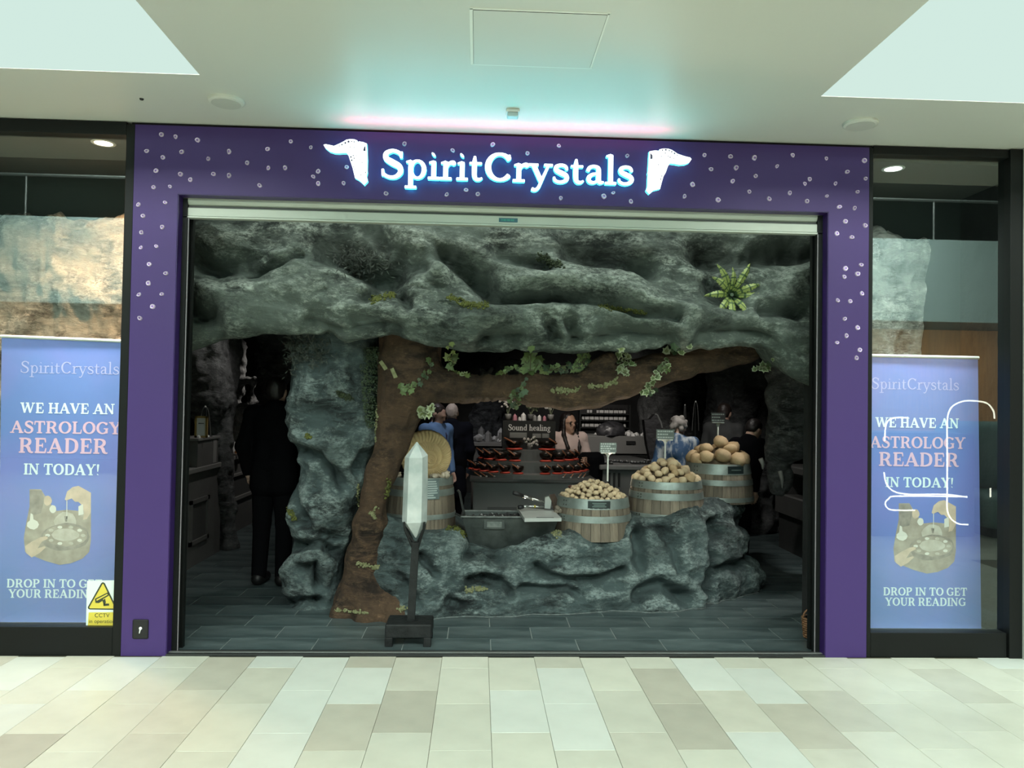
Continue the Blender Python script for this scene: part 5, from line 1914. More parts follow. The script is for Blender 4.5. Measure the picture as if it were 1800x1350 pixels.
b.box(p[0] - 0.062, p[0] + 0.062, 1.2975, 1.301, 0.632, 0.680, bev=0.0015)
b.build('worn_label', mat('worn_label', (0.17, 0.19, 0.175), 0.6, c2=(0.08, 0.10, 0.09), vscale=30), pl_)
b = MB()
b.add([(X0 + 0.02, Y0 + 0.02, ZT - 0.05), (X1 - 0.02, Y0 + 0.02, ZT - 0.05), (X1 - 0.02, Y1 - 0.02, ZT - 0.035), (X0 + 0.02, Y1 - 0.02, ZT - 0.035)], [(0, 1, 2, 3)])
rs = random.Random(2)
for k in range(420):
    x, y = rs.uniform(X0 + 0.03, X1 - 0.03), rs.uniform(Y0 + 0.03, Y1 - 0.03)
    b.ico((x, y, ZT - 0.045 + 0.025 * math.sin((x - X0) / (X1 - X0) * PI) + rs.uniform(-.005, .008)), rs.uniform(0.006, 0.015), 1, mi=0 if rs.random() < 0.86 else 1)
g = b.build('gravel', [mat('black_gravel', (0.012, 0.013, 0.013), 0.7), mat('pale_gravel', (0.24, 0.25, 0.24), 0.7)], t)
g['kind'] = 'stuff'
# bent strap at the trough's left end
b = MB()
pts = [at(805, 862, 1.45), at(808, 866, 1.43), at(815, 900, 1.35), at(812, 908, 1.33), at(801, 903, 1.38)]
b.tube(pts, 0.011, 6)
tag(b.build('metal_strap', M['darksteel'], loc=tuple(pts[3])), 'bent dark metal strap leaning between the ammonite barrel and the trough', 'strap')

# white tray and the two long-handled crackers at the trough's right end
M['tray'] = mat('pale_tray', (0.38, 0.40, 0.38), 0.5, var=0.15, vscale=6)
ztr = 0.728
C4 = [atz(922, 913, ztr + 0.02), atz(987, 912, ztr + 0.02), atz(972, 898, ztr + 0.02), atz(909, 893, ztr + 0.02)]
t = thing('cutting_tray', 'pale slotted tray lying across the trough rim under the two long crackers', 'tray', (0.40, 1.45, ztr))
b = MB()
vs = [(p[0], p[1], ztr) for p in C4] + [(p[0], p[1], ztr + 0.028) for p in C4]
b.add(vs, [(3, 2, 1, 0), (4, 5, 6, 7), (0, 1, 5, 4), (1, 2, 6, 5), (2, 3, 7, 6), (3, 0, 4, 7)])
b.build('plate', M['tray'], t)
b = MB()
p = atz(955, 910, ztr + 0.028)
b.box(p[0] - 0.055, p[0] + 0.085, p[1] - 0.004, p[1] + 0.012, ztr + 0.0275, ztr + 0.0295)
b.build('slot', M['gap'], t)
M['chrome'] = mat('chrome_bar', (0.55, 0.55, 0.53), 0.2, metal=0.9)
M['grip'] = mat('black_grip', (0.010, 0.010, 0.011), 0.5)
M['yellow'] = mat('yellow_band', (0.36, 0.30, 0.05), 0.5)
t = thing('geode_cracker', 'long chain cracker with two black-gripped chrome handles beside the pale tray', 'tool', at(955, 893, 1.45))
for (a, m_, e), band in ((((902, 866), (934, 876), (960, 883)), False), (((911, 892), (927, 890), (962, 891)), True)):
    A, Mm, E_ = at(*a, 1.40), at(*m_, 1.43), at(*e, 1.48)
    hd = MB()
    hd.tube([Mm, E_], 0.010, 8)
    ho = hd.build('handle', M['chrome'], t, True)
    g = MB()
    A2 = A + (Mm - A) * 0.55
    g.tube([A, A + (A2 - A) * 0.3, A2], [0.016, 0.020, 0.016], 10)
    g.build('grip', M['grip'], ho, True)
    g = MB()
    g.tube([A2, Mm], 0.013, 8)
    g.build('sleeve', M['steel'] if band else M['chrome'], ho, True)
    if band:
        g = MB()
        mid = Mm + (E_ - Mm) * 0.35
        g.tube([mid - (E_ - Mm) * 0.03, mid + (E_ - Mm) * 0.05], 0.013, 8)
        g.build('band', M['yellow'], ho)
b = MB()
pts = [at(958, 874, 1.47), at(964, 872, 1.47), at(969, 880, 1.47), at(967, 894, 1.47), at(957, 893, 1.47)]
b.prism([(p[0], p[2]) for p in pts], 1.45, 1.49)
b.build('head_plate', M['steel'], t)
t = thing('rust_block', 'rust-brown angled metal block leaning between the crackers and the small-stone barrel', 'block', at(978, 890, 1.45))
b = MB()
pts = [at(966, 870, 1.5), at(975, 868, 1.5), at(990, 900, 1.5), at(975, 902, 1.5)]
b.prism([(p[0], p[2]) for p in pts], 1.48, 1.52)
b.build('plate', mat('rusty_metal', (0.06, 0.035, 0.022), 0.8, var=0.5, vscale=20), t)
for k, (px, py) in enumerate(((980, 893), (984, 898), (978, 899))):
    b = MB()
    q = at(px, py, 1.36)
    b.ico(q, 0.022, 2, jit=0.4, seed=k)
    b.build('ore_lump', mat('ore_lump', (0.20, 0.17, 0.13), 0.8, var=0.5, vscale=30), t, True)
# open geode half lying in the small stones
t = thing('open_geode', 'red-brown geode half lying open on the small stones at the back of the barrel', 'stone', at(1010, 852, 1.56))
q = at(1010, 855, 1.57)
b = MB()
b.lathe([(0.001, -0.045), (0.030, -0.036), (0.052, -0.012), (0.058, 0.004), (0.048, 0.006), (0.040, -0.006), (0.0, -0.022)], tuple(q), 18)
b.build('rind', mat('geode_rind', (0.11, 0.04, 0.028), 0.7, var=0.4, vscale=20), t, True)
b = MB()
for k in range(5):
    b.ico((q[0] + 0.02 * math.cos(k * 1.3), q[1] + 0.02 * math.sin(k * 1.3), q[2] - 0.004), 0.015, 1, jit=0.4, seed=k)
b.build('crystal_core', mat('geode_core', (0.45, 0.36, 0.28), 0.4), t)

# tall white crystal on a black stand
M['quartz'] = mat('milky_quartz', (0.56, 0.59, 0.565), 0.28, c2=(0.27, 0.33, 0.32), vscale=7, trans=0.12, bump=0.12, bscale=10, spec=0.6)
M['stand'] = mat('blackened_iron', (0.006, 0.007, 0.007), 0.55, spec=0.25, c2=(0.016, 0.018, 0.018), vscale=10, bump=0.25, bscale=30)
YC = 0.31
t = thing('crystal_stand', 'black block stand with a post and four prongs, in front of the tree', 'stand', (-0.615, YC, 0.0))
b = MB()
b.box(-0.785, -0.470, 0.19, 0.44, 0.058, 0.150, bev=0.008)
b.build('block', M['stand'], t)
for x in (-0.785, -0.525):
    for yy in (0.19, 0.385):
        b = MB()
        b.box(x, x + 0.052, yy, yy + 0.055, 0.0, 0.062, bev=0.004)
        b.build('foot', M['stand'], t)
pb, pt = at(722.5, 1090, YC), at(730.5, 955, YC)
b = MB()
hw = 0.026
b.add([(pb[0] + sx * hw, YC + sy * hw, 0.145) for sx, sy in ((-1, -1), (1, -1), (1, 1), (-1, 1))] + [(pt[0] + sx * (hw - 0.001), YC + sy * hw, 0.690) for sx, sy in ((-1, -1), (1, -1), (1, 1), (-1, 1))],
      [(0, 1, 2, 3), (4, 5, 6, 7), (0, 1, 5, 4), (1, 2, 6, 5), (2, 3, 7, 6), (3, 0, 4, 7)])
b.build('post', M['stand'], t)
b = MB()
b.lathe([(0.0, 0.158), (0.045, 0.153), (0.045, 0.147)], (pb[0], YC, 0), 16)
b.build('weld_collar', M['stand'], t)
cxq = at(730, 860, YC)[0]
for ang in (-0.75, -2.35, 0.75, 2.35):
    tip = (cxq + 0.100 * math.cos(ang) * 0.98, YC + 0.075 * math.sin(ang), 0.835)
    kn = (cxq + 0.088 * math.cos(ang), YC + 0.066 * math.sin(ang), 0.780)
    rt_ = (pt[0] + 0.010 * math.cos(ang), YC + 0.012 * math.sin(ang), 0.675)
    rb_ = (pt[0] + 0.020 * math.cos(ang), YC + 0.018 * math.sin(ang), 0.640)
    b = MB()
    b.tube([tip, kn, rt_], 0.0085, 6)
    b.tube([kn, rb_], 0.0085, 6)
    b.build('prong', M['stand'], t)
t = thing('quartz_crystal', 'tall white milky quartz point held upright by the black stand', 'crystal', (cxq, YC, 0.71))
rs = random.Random(4)
ring0 = []
hx = [(-0.086, -0.012), (-0.048, -0.072), (0.050, -0.070), (0.085, -0.004), (0.044, 0.066), (-0.046, 0.068)]
top_c, bot_c = at(732.5, 777, YC), at(731, 945, YC)
def ringat(z, s, dx):
    return [(cxq + x * s + dx, YC + y * s, z + rs.uniform(-0.012, 0.012)) for x, y in hx]
b = MB()
r1 = ringat(0.838, 1.0, 0.0)
r2 = ringat(1.08, 0.985, 0.003)
r3 = ringat(1.285, 0.93, 0.004)
tipb = [(bot_c[0] + x * 0.06, YC + y * 0.06, bot_c[2]) for x, y in hx]
tipt = [(top_c[0] + x * 0.05, YC + y * 0.05, top_c[2] + (0.0 if i % 2 else -0.01)) for i, (x, y) in enumerate(hx)]
rings = [tipb, r1, r2, r3, tipt]
vs = [p for r_ in rings for p in r_]
fs = []
for i in range(4):
    for k in range(6):
        fs.append((6 * i + k, 6 * i + (k + 1) % 6, 6 * i + 6 + (k + 1) % 6, 6 * i + 6 + k))
fs += [tuple(range(6)), tuple(range(24, 30))]
b.add(vs, fs)
b.build('crystal', M['quartz'], t)

# wicker basket just inside the right edge
M['wicker'] = mat('wicker', (0.20, 0.10, 0.045), 0.7, per_object=0.2)
q = atz(1429, 1128, 0.0)
bx_, by_ = q[0] + 0.035, 0.42
t = thing('wicker_basket', 'small brown wicker basket on the slate floor at the right door edge', 'basket', (bx_, by_, 0))
for k in range(9):
    b = MB()
    z = 0.012 + 0.0165 * k
    r = 0.058 + 0.0016 * k
    n = 40
    b.tube([(bx_ + (r + 0.004 * math.cos(10 * a + PI * k)) * math.cos(a), by_ + (r + 0.004 * math.cos(10 * a + PI * k)) * math.sin(a), z) for a in np.linspace(0, 2 * PI, n)], 0.0085, 6)
    b.build('woven_band', M['wicker'], t, True)
b = MB()
b.lathe([(0, 0.004), (0.055, 0.004), (0.060, 0.15), (0.052, 0.15)], (bx_, by_, 0), 20)
b.build('lining', M['oakdark'], t)
b = MB()
b.tube([(bx_ + 0.07 * math.cos(a), by_, 0.155 + 0.06 * math.sin(a)) for a in np.linspace(0, PI, 12)], 0.006, 6)
b.build('handle', M['wicker'], t)
# ================================================================== shop fittings further in
M['counter'] = mat('grey_counter', (0.105, 0.105, 0.10), 0.55, var=0.25, vscale=3)
M['counterD'] = mat('grey_counter_recess', (0.055, 0.056, 0.054), 0.6, var=0.25, vscale=3)
M['worktop'] = mat('grey_worktop', (0.16, 0.16, 0.152), 0.45)
M['greyspec'] = mat('silver_mineral', (0.42, 0.42, 0.41), 0.4, var=0.5, vscale=30)
M['crW'] = mat('white_crystal', (0.66, 0.66, 0.64), 0.3)
M['crP'] = mat('pink_crystal', (0.50, 0.22, 0.27), 0.3)
M['crO'] = mat('orange_crystal', (0.55, 0.25, 0.07), 0.3)
M['crG'] = mat('grey_crystal', (0.22, 0.22, 0.21), 0.4)
M['gold'] = mat('gilt_frame', (0.40, 0.27, 0.09), 0.4, metal=0.3)
M['paper'] = mat('white_card', (0.60, 0.60, 0.58), 0.6)
M['redcush'] = mat('red_cushion', (0.50, 0.055, 0.030), 0.65)
M['bowl'] = mat('dark_bronze_bowl', (0.030, 0.022, 0.018), 0.25, metal=0.6)
M['mallet'] = mat('wooden_mallet', (0.22, 0.085, 0.04), 0.5)
M['blackboard'] = mat('black_display_board', (0.006, 0.006, 0.006), 0.5)
M['leafdim'] = mat('silk_leaf', (0.16, 0.19, 0.11), 0.6, per_object=0.3)
M['petal'] = mat('pale_blossom', (0.46, 0.44, 0.40), 0.6)
M['chain'] = mat('silver_chain', (0.45, 0.45, 0.43), 0.3, metal=0.8)


def cabinet(name, label, x0, x1, y0, y1, h, top_over=0.04, panels=(), cat='counter', topt=0.05):
    t = thing(name, label, cat, ((x0 + x1) / 2, (y0 + y1) / 2, 0))
    b = MB()
    b.box(x0, x1, y0, y1, 0, h - topt)
    b.build('carcass', M['counter'], t)
    b = MB()
    b.box(x0 - top_over, x1 + top_over, y0 - top_over, y1 + top_over, h - topt, h, bev=0.006)
    b.build('worktop', M['worktop'], t)
    return t

# left counter, seen at an angle along its long side
t = cabinet('display_counter', 'grey panelled counter along the left, with a box plinth and small framed notice', -3.62, -2.955, 1.5, 3.42, 0.975)
for y0, y1 in ((1.62, 2.42), (2.50, 3.02)):
    b = MB()
    for a, c, e, f in ((y0, y1, 0.62, 0.66), (y0, y1, 0.22, 0.26), (y0, y0 + 0.05, 0.22, 0.66), (y1 - 0.05, y1, 0.22, 0.66)):
        b.box(-2.955, -2.935, a, c, e, f)
    b.build('panel_moulding', M['counter'], t)
    b = MB()
    b.box(-2.957, -2.9535, y0 + 0.05, y1 - 0.05, 0.26, 0.62)
    b.build('panel', M['counterD'], t)
t = thing('plinth_box', 'grey display box on the left counter under the gilt framed notice', 'box', (-3.08, 2.95, 0.975))
b = MB()
b.box(-3.35, -2.93, 2.62, 3.22, 0.976, 1.235)
b.build('body', M['counter'], t)
b = MB()
b.box(-3.37, -2.915, 2.60, 3.24, 1.235, 1.262, bev=0.004)
b.build('top', M['worktop'], t)
b = MB()
b.box(-2.930, -2.926, 3.06, 3.16, 0.985, 1.225)
b.build('price_card', M['crG'], t)
q0, q1 = at(340, 745, 2.75), at(367, 780, 2.75)
t = thing('framed_notice', 'small gilt framed white notice leaning on the grey display box', 'picture', ((q0[0] + q1[0]) / 2, 2.75, 1.262))
zt_ = 1.262
H_ = q0[2] - q1[2] + 0.02
b = MB()
w_ = (q1[0] - q0[0]) * 0.8
xm = (q0[0] + q1[0]) / 2
for a, c, e, f in ((-w_ / 2, w_ / 2, 0, 0.02), (-w_ / 2, w_ / 2, H_ - 0.02, H_), (-w_ / 2, -w_ / 2 + 0.02, 0, H_), (w_ / 2 - 0.02, w_ / 2, 0, H_)):
    b.box(xm + a, xm + c, 2.74, 2.76, zt_ + e, zt_ + f)
b.build('frame', M['gold'], t)
b = MB()
b.box(xm - w_ / 2 + 0.02, xm + w_ / 2 - 0.02, 2.746, 2.755, zt_ + 0.02, zt_ + H_ - 0.02)
b.build('notice', M['paper'], t)
b = MB()
b.box(xm - w_ * 0.22, xm + w_ * 0.22, 2.744, 2.7465, zt_ + H_ * 0.64, zt_ + H_ * 0.68)
b.build('print_line', M['counterD'], t)


def necklace_stand(label, px, ptop, pbot, Y, wpx, zbase, grp='necklace stands'):
    a, c = at(px, ptop, Y), at(px, pbot, Y)
    w = wpx * (Y + 5.09) / F_PX
    zb_ = zbase
    t = thing('necklace_stand', label, 'stand', (a[0], Y, zb_), grp)
    b = MB()
    b.lathe([(0, 0.012), (w * 0.55, 0.010), (w * 0.6, 0.0)], (a[0], Y, zb_), 16)
    b.build('base', M['blackboard'], t)
    b = MB()
    b.tube([(a[0] + 0.01, Y + 0.02, zb_), (a[0], Y + 0.02, a[2])], 0.006, 6)
    b.build('pole', M['darksteel'], t)
    b = MB()
    L = []
    for k in range(15):
        u = -1 + 2 * k / 14
        L.append((a[0] + w * 0.5 * math.copysign(abs(u) ** 0.6, u), Y, a[2] - (a[2] - c[2]) * abs(u) ** 1.7))
    b.tube(L, 0.0045, 5)
    b.build('chain', M['chain'], t)
    b = MB()
    b.ico((a[0], Y, a[2]), 0.012, 1)
    b.build('finial', M['crW'], t)
necklace_stand('necklace stand with a fine silver chain behind the gilt framed notice', 361, 715, 778, 3.0, 22, 1.262)


def crystals(n, x0, x1, y0, y1, z, label, group, seed, mats_, r0=0.02, r1=0.05, tall=1.6):
    rs_ = random.Random(seed)
    protos = []
    for k in range(4):
        b = MB()
        if k % 2 == 0:
            nn = 6
            vs = [(math.cos(2 * PI * j / nn) * 0.5, math.sin(2 * PI * j / nn) * 0.5, 0) for j in range(nn)] + [(math.cos(2 * PI * j / nn) * 0.42, math.sin(2 * PI * j / nn) * 0.42, tall * 0.7) for j in range(nn)] + [(0.05, 0, tall)]
            b.add(vs, [tuple(range(nn))[::-1]] + [(j, (j + 1) % nn, nn + (j + 1) % nn, nn + j) for j in range(nn)] + [(nn + j, nn + (j + 1) % nn, 2 * nn) for j in range(nn)])
        else:
            b.ico((0, 0, 0.45), 0.55, 1, jit=0.5, seed=k + seed)
        o = b.build('crystal', M[mats_[k % len(mats_)]], None)
        protos.append(o.data)
        bpy.data.objects.remove(o)
    for k in range(n):
        o = bpy.data.objects.new('crystal', protos[k % 4])
        COL.objects.link(o)
        o.location = (rs_.uniform(x0, x1), rs_.uniform(y0, y1), z - 0.001)
        r = rs_.uniform(r0, r1)
        o.scale = (r, r, r * rs_.uniform(0.7, 1.2))
        o.rotation_euler = (0, 0, rs_.uniform(0, 6))
        tag(o, label, 'crystal', group)
crystals(7, -3.05, -2.95, 1.95, 2.35, 0.975, 'small white tumbled stone scattered on the near end of the left counter', 'tumbled stones on the left counter', 1, ['crW', 'crG'], 0.03, 0.05, 0.7)
crystals(3, -2.99, -2.94, 2.68, 2.95, 1.262, 'little pale stone beside the gilt framed notice', 'stones beside the notice', 2, ['crW', 'greyspec'], 0.035, 0.05, 0.8)

# second counter further along the left wall
t = cabinet('display_counter', 'grey counter deeper in the left aisle covered with white and orange crystals', -3.95, -3.16, 4.15, 6.05, 0.96)
b = MB()
for a, c, e, f in ((4.3, 5.9, 0.40, 0.44), (4.3, 5.9, 0.70, 0.73)):
    b.box(-3.16, -3.13, a, c, e, f)
b.build('panel_moulding', M['worktop'], t)
b = MB()
b.box(-3.162, -3.157, 4.35, 5.85, 0.44, 0.70)
b.build('panel', M['counterD'], t)
crystals(34, -3.85, -3.15, 4.2, 5.9, 0.96, 'white or grey crystal point crowded on the deeper left counter', 'crystals on the deeper left counter', 3, ['crW', 'greyspec', 'crW', 'crG'], 0.05, 0.13, 2.0)
crystals(4, -3.3, -3.15, 4.6, 5.4, 0.96, 'orange crystal among the white points on the deeper left counter', 'orange crystals on the deeper left counter', 4, ['crO'], 0.07, 0.1, 0.9)
# crusted ledges of the mineral cave shelf
V, Q = sdf_mesh([('c', P2(412, 600, 4.7), P2(422, 690, 4.7), 0.10, 0.07), ('c', P2(418, 690, 4.7), P2(416, 770, 4.7), 0.05, 0.06), ('c', P2(416, 671, 4.65), P2(462, 668, 4.6), 0.055, 0.045),
                 ('c', P2(420, 716, 4.65), P2(462, 712, 4.6), 0.05, 0.04), ('c', P2(440, 700, 4.65), P2(442, 716, 4.65), 0.035, 0.05), ('c', P2(418, 755, 4.65), P2(446, 752, 4.65), 0.06, 0.05),
                 ('c', P2(446, 672, 4.65), P2(444, 760, 4.65), 0.03, 0.035), ('c', P2(425, 605, 4.7), P2(428, 660, 4.7), 0.05, 0.03)], 0.016, 0.04)
n = vert_normals(V, Q)
V = V + n * (0.028 * fbm(V * 16, 5, 3) + 0.03 * fbm(V * 6, 8, 2))[:, None]
q = at(416, 785, 4.7)
o = mesh_obj('mineral_shelf', V, Q, mat('crusted_grey', (0.13, 0.13, 0.125), 0.8, c2=(0.24, 0.24, 0.23), vscale=22, bump=0.6, bscale=40, contrast=(0.42, 0.66)), loc=tuple(q))
tag(o, 'grey crusted rock column with two ledges in the dark left aisle', 'rock')
p = at(445, 744, 4.55)
b = MB()
b.box(p[0] - 0.035, p[0] + 0.04, 4.53, 4.56, p[2] - 0.09, p[2] + 0.07, bev=0.01)
tag(b.build('green_card', mat('yellow_green_card', (0.26, 0.30, 0.07), 0.6), loc=tuple(p)), 'yellow-green card tucked between the crusted ledges in the left aisle', 'card')

# ---- sound-healing table with tiers of singing bowls
TX, TY = 0.37, 3.30
t = thing('bowl_table', 'grey table with two curved steps, behind the trough, full of singing bowls', 'table', (TX, 2.9, 0))
b = MB()
b.box(TX - 0.585, TX + 0.60, 2.64, 3.32, 0, 0.872)
b.build('body', M['counter'], t)
b = MB()
b.box(TX - 0.44, TX + 0.6, 2.632, 2.641, 0.28, 0.62)
b.build('recess', M['counterD'], t)
def dstep(r, z0, z1, m, nm, flat):
    b = MB()
    n = 28
    P = [(TX + r * math.cos(a), TY - flat * math.sin(a)) for a in np.linspace(0, PI, n)]
    vs = [(x, y, z0) for x, y in P] + [(x, y, z1) for x, y in P]
    b.add(vs, [tuple(range(n))[::-1], tuple(range(n, 2 * n))] + [(i, i + 1, n + i + 1, n + i) for i in range(n - 1)] + [(0, n, 2 * n - 1, n - 1)])
    return b.build(nm, M[m], t)
b = MB()
b.box(TX - 0.62, TX + 0.66, 2.60, 3.34, 0.872, 0.900)
b.build('top_slab', M['counterD'], t)
dstep(0.67, 0.900, 0.945, 'counter', 'step', 0.72)
dstep(0.56, 0.945, 1.055, 'counter', 'step', 0.52)
dstep(0.42, 1.055, 1.165, 'counter', 'step', 0.33)
bowl_proto = None
ORD = ['first', 'second', 'third', 'fourth', 'fifth', 'sixth', 'seventh', 'eighth', 'ninth', 'tenth', 'eleventh', 'twelfth']


def singing_bowl(x, y, z, s, ang, label, group):
    global bowl_proto
    if bowl_proto is None:
        r = thing('singing_bowl', label, 'bowl', (0, 0, 0), group)
        b = MB()
        b.lathe([(0.0, 0.0), (0.045, 0.0), (0.055, 0.006), (0.055, 0.014), (0.042, 0.020), (0.0, 0.020)], (0, 0, 0), 18)
        b.build('cushion', M['redcush'], r, True)
        b = MB()
        b.lathe([(0.0, 0.020), (0.030, 0.022), (0.052, 0.040), (0.060, 0.066), (0.058, 0.080), (0.055, 0.080), (0.055, 0.066), (0.046, 0.044), (0.0, 0.030)], (0, 0, 0), 20)
        b.build('bowl', M['bowl'], r, True)
        b = MB()
        b.tube([(-0.068, -0.030, 0.104), (-0.012, -0.055, 0.066), (-0.002, -0.060, 0.058)], [0.006, 0.008, 0.010], 8)
        b.build('mallet', M['mallet'], r, True)
        bowl_proto = r
        o = r
        o.location = (x, y, z)
        o.rotation_euler = (0, 0, ang)
        o.scale = (s, s, s)
        o['label'] = label
        return o
    return dup(bowl_proto, (x, y, z), label, group, ang, s)
for k, a in enumerate(np.linspace(168, 12, 13)):
    if k == 6:
        continue
    q = math.radians(a)
    singing_bowl(TX + 0.610 * math.cos(q), TY - 0.635 * math.sin(q), 0.945, 1.0, random.Random(k).uniform(-.3, .3) + (0 if k < 7 else 1.2),
                 ORD[k if k < 6 else k - 1] + ' singing bowl from the trough-side end of the lowest curved step', 'singing bowls on the lowest step')
for k, a in enumerate(np.linspace(165, 15, 9)):
    q = math.radians(a)
    if k == 4:
        continue
    singing_bowl(TX + 0.50 * math.cos(q), TY - 0.435 * math.sin(q), 1.055, 1.15, random.Random(k + 9).uniform(-.3, .3) + (0 if k < 4 else 1.2),
                 ORD[k if k < 4 else k - 1] + ' singing bowl from the trough-side end of the upper curved step', 'singing bowls on the upper step')
singing_bowl(TX - 0.165, 3.05, 1.165, (1.65, 1.65, 1.25), 0.1, 'big singing bowl on a red cushion below the left text panel of the black board', 'big singing bowls')
singing_bowl(TX + 0.185, 3.05, 1.165, (1.65, 1.65, 1.25), 1.25, 'big singing bowl on a red cushion below the right text panel of the black board', 'big singing bowls')
for k, (px, py) in enumerate(((845, 832), (855, 832), (869, 832), (990, 833), (1003, 833), (1017, 832), (1024, 830))):
    q = at(px, py, 2.66)
    o = thing('striker', 'small mallet with a pale ball head at the table edge, ' + ('on the trough side' if k < 3 else 'near the woman in pink'), 'mallet', (q[0], 2.66, 0.90), 'strikers along the table edge')
    b = MB()
    b.ico((q[0], 2.65, 0.918), 0.013, 1)
    b.build('ball', M['crG'], o, True)
    b = MB()
    b.tube([(q[0], 2.65, 0.918), (q[0] - 0.06 * (1 if k < 3 else -0.6), 2.70, 0.955)], 0.005, 6)
    b.build('stick', M['mallet'], o)

# black display unit with the painted words
pa, pc = at(884, 739, 3.22), at(976, 792, 3.22)
t = thing('display_unit', 'black display unit lettered Sound healing in white above the singing bowls', 'display', ((pa[0] + pc[0]) / 2, 3.35, 1.165))
b = MB()
b.box(pa[0], pc[0], 3.22, 3.50, 1.165, pa[2])
b.build('carcass', M['blackboard'], t)
ta, tc = at(893, 756, 3.22), at(968, 758, 3.22)
print_text('Sound healing', ta[0], tc[0], (ta[2] + tc[2]) / 2, 0.066, 3.2185, M['paper'], t)
M['pnl'] = mat('text_panel', (0.16, 0.17, 0.16), 0.5)
for px0, px1, py0, py1 in ((896, 926, 760, 770), (936, 951, 762, 770), (953, 965, 762, 770)):
    u, w = at(px0, py0, 3.22), at(px1, py1, 3.22)
    b = MB()
    b.box(u[0], w[0], 3.214, 3.221, w[2], u[2])
    o = b.build('text_panel', M['pnl'], t)
    for k in range(4):
        z = u[2] - (u[2] - w[2]) * (k + 0.7) / 4.6
        b = MB()
        b.box(u[0] + 0.008, w[0] - 0.01 - 0.01 * (k % 2), 3.2128, 3.2145, z - 0.003, z + 0.003)
        b.build('print_line', M['crG'], o)


def spray(label, px, py, Y, h, zb, seed, blossom=True, vase='crG'):
    """potted spray of blossoms"""
    q = at(px, py, Y)
    rs_ = random.Random(seed)
    t = thing('potted_blossom', label, 'plant', (q[0], Y, zb), 'potted blossoms on the black unit')
    b = MB()
    b.lathe([(0.0, 0.0), (0.028, 0.0), (0.036, 0.05), (0.034, 0.07), (0.028, 0.07), (0.028, 0.05), (0, 0.05)], (q[0], Y, zb), 14)
    b.build('pot', M[vase], t, True)
    st = MB()
    ends = []
    for k in range(5):
        a = rs_.uniform(0, 6.28)
        e = (q[0] + 0.07 * math.cos(a), Y + 0.05 * math.sin(a), zb + h * rs_.uniform(0.7, 1.05))
        st.tube([(q[0], Y, zb + 0.05), (q[0] + 0.02 * math.cos(a), Y, zb + h * 0.5), e], 0.003, 5)
        ends.append(e)
    st.build('stem', M['leafdim'], t)
    for e in ends:
        for k in range(4):
            b = MB()
            c_ = (e[0] + rs_.uniform(-.03, .03), e[1] + rs_.uniform(-.02, .02), e[2] + rs_.uniform(-.06, .02))
            r = rs_.uniform(0.010, 0.018)
            b.ico(c_, r, 1, jit=0.3, seed=k, sc=(1, 0.5, 1))
            b.build('blossom' if blossom else 'leaf', M['petal'] if blossom else M['leafdim'], t)
zu = pa[2]
spray('potted pale blossoms at the far left on top of the black unit', 893, 735, 3.36, 0.24, zu, 1)
spray('potted silk leaves in the middle on top of the black unit', 933, 735, 3.36, 0.20, zu, 2, False, 'counter')
spray('potted pale blossoms on top of the black unit next to the woman in pink', 968, 735, 3.36, 0.22, zu, 3)
spray('small potted blossoms low in front of the black board between the big bowls', 931, 785, 3.12, 0.13, 1.165, 4)
for px, m, s_, lab in ((905, 'crP', 0.05, 'pink rough crystal on top of the black display unit'), (920, 'crW', 0.06, 'white upright crystal tower on top of the black display unit'),
                       (913, 'crW', 0.03, 'flat white crystal slice on top of the black display unit'), (948, 'crW', 0.045, 'white pyramid crystal on top of the black display unit'),
                       (957, 'crP', 0.04, 'pink crystal stem near the potted blossoms on the black unit'), (940, 'crG', 0.045, 'grey rounded stone on top of the black display unit')):
    q = at(px, 738, 3.30)
    b = MB()
    b.lathe([(0, 0), (s_ * 0.5, 0), (s_ * 0.45, s_ * 1.0), (0.0, s_ * 1.5)], (q[0], 3.30, zu - 0.001), 6)
    tag(b.build('crystal', M[m], loc=(q[0], 3.30, zu)), lab, 'crystal')

# pale counters behind, left of the bowl table
t = cabinet('display_counter', 'grey counter behind the singing bowls, in front of the upright boulder', -0.25, 0.62, 4.55, 5.3, 1.16)
b = MB()
u, w = at(838, 784, 4.55), at(852, 792, 4.55)
b.box(u[0], w[0], 4.54, 4.551, w[2], u[2])
b.build('label_plate', M['blackboard'], t)
crystals(22, -0.25, 0.35, 4.6, 5.2, 1.16, 'small white or grey crystal on the counter before the upright boulder', 'crystals before the upright boulder', 5, ['crW', 'greyspec', 'crG', 'crW'], 0.05, 0.11, 1.5)
p = at(884, 780, 4.5)
for k, (dx, hh, m) in enumerate(((0.0, 0.12, 'worktop'), (0.10, 0.07, 'counter'), (0.21, 0.16, 'crP'))):
    b = MB()
    b.box(p[0] + dx - 0.05, p[0] + dx + 0.04, 4.58, 4.66, 1.16, 1.16 + hh, bev=0.006)
    tag(b.build('gift_box', M[m], loc=(p[0] + dx, 4.6, 1.16)), ('light grey', 'low dark grey', 'tall dusky pink')[k] + ' gift box on the counter beside the black display unit', 'box')

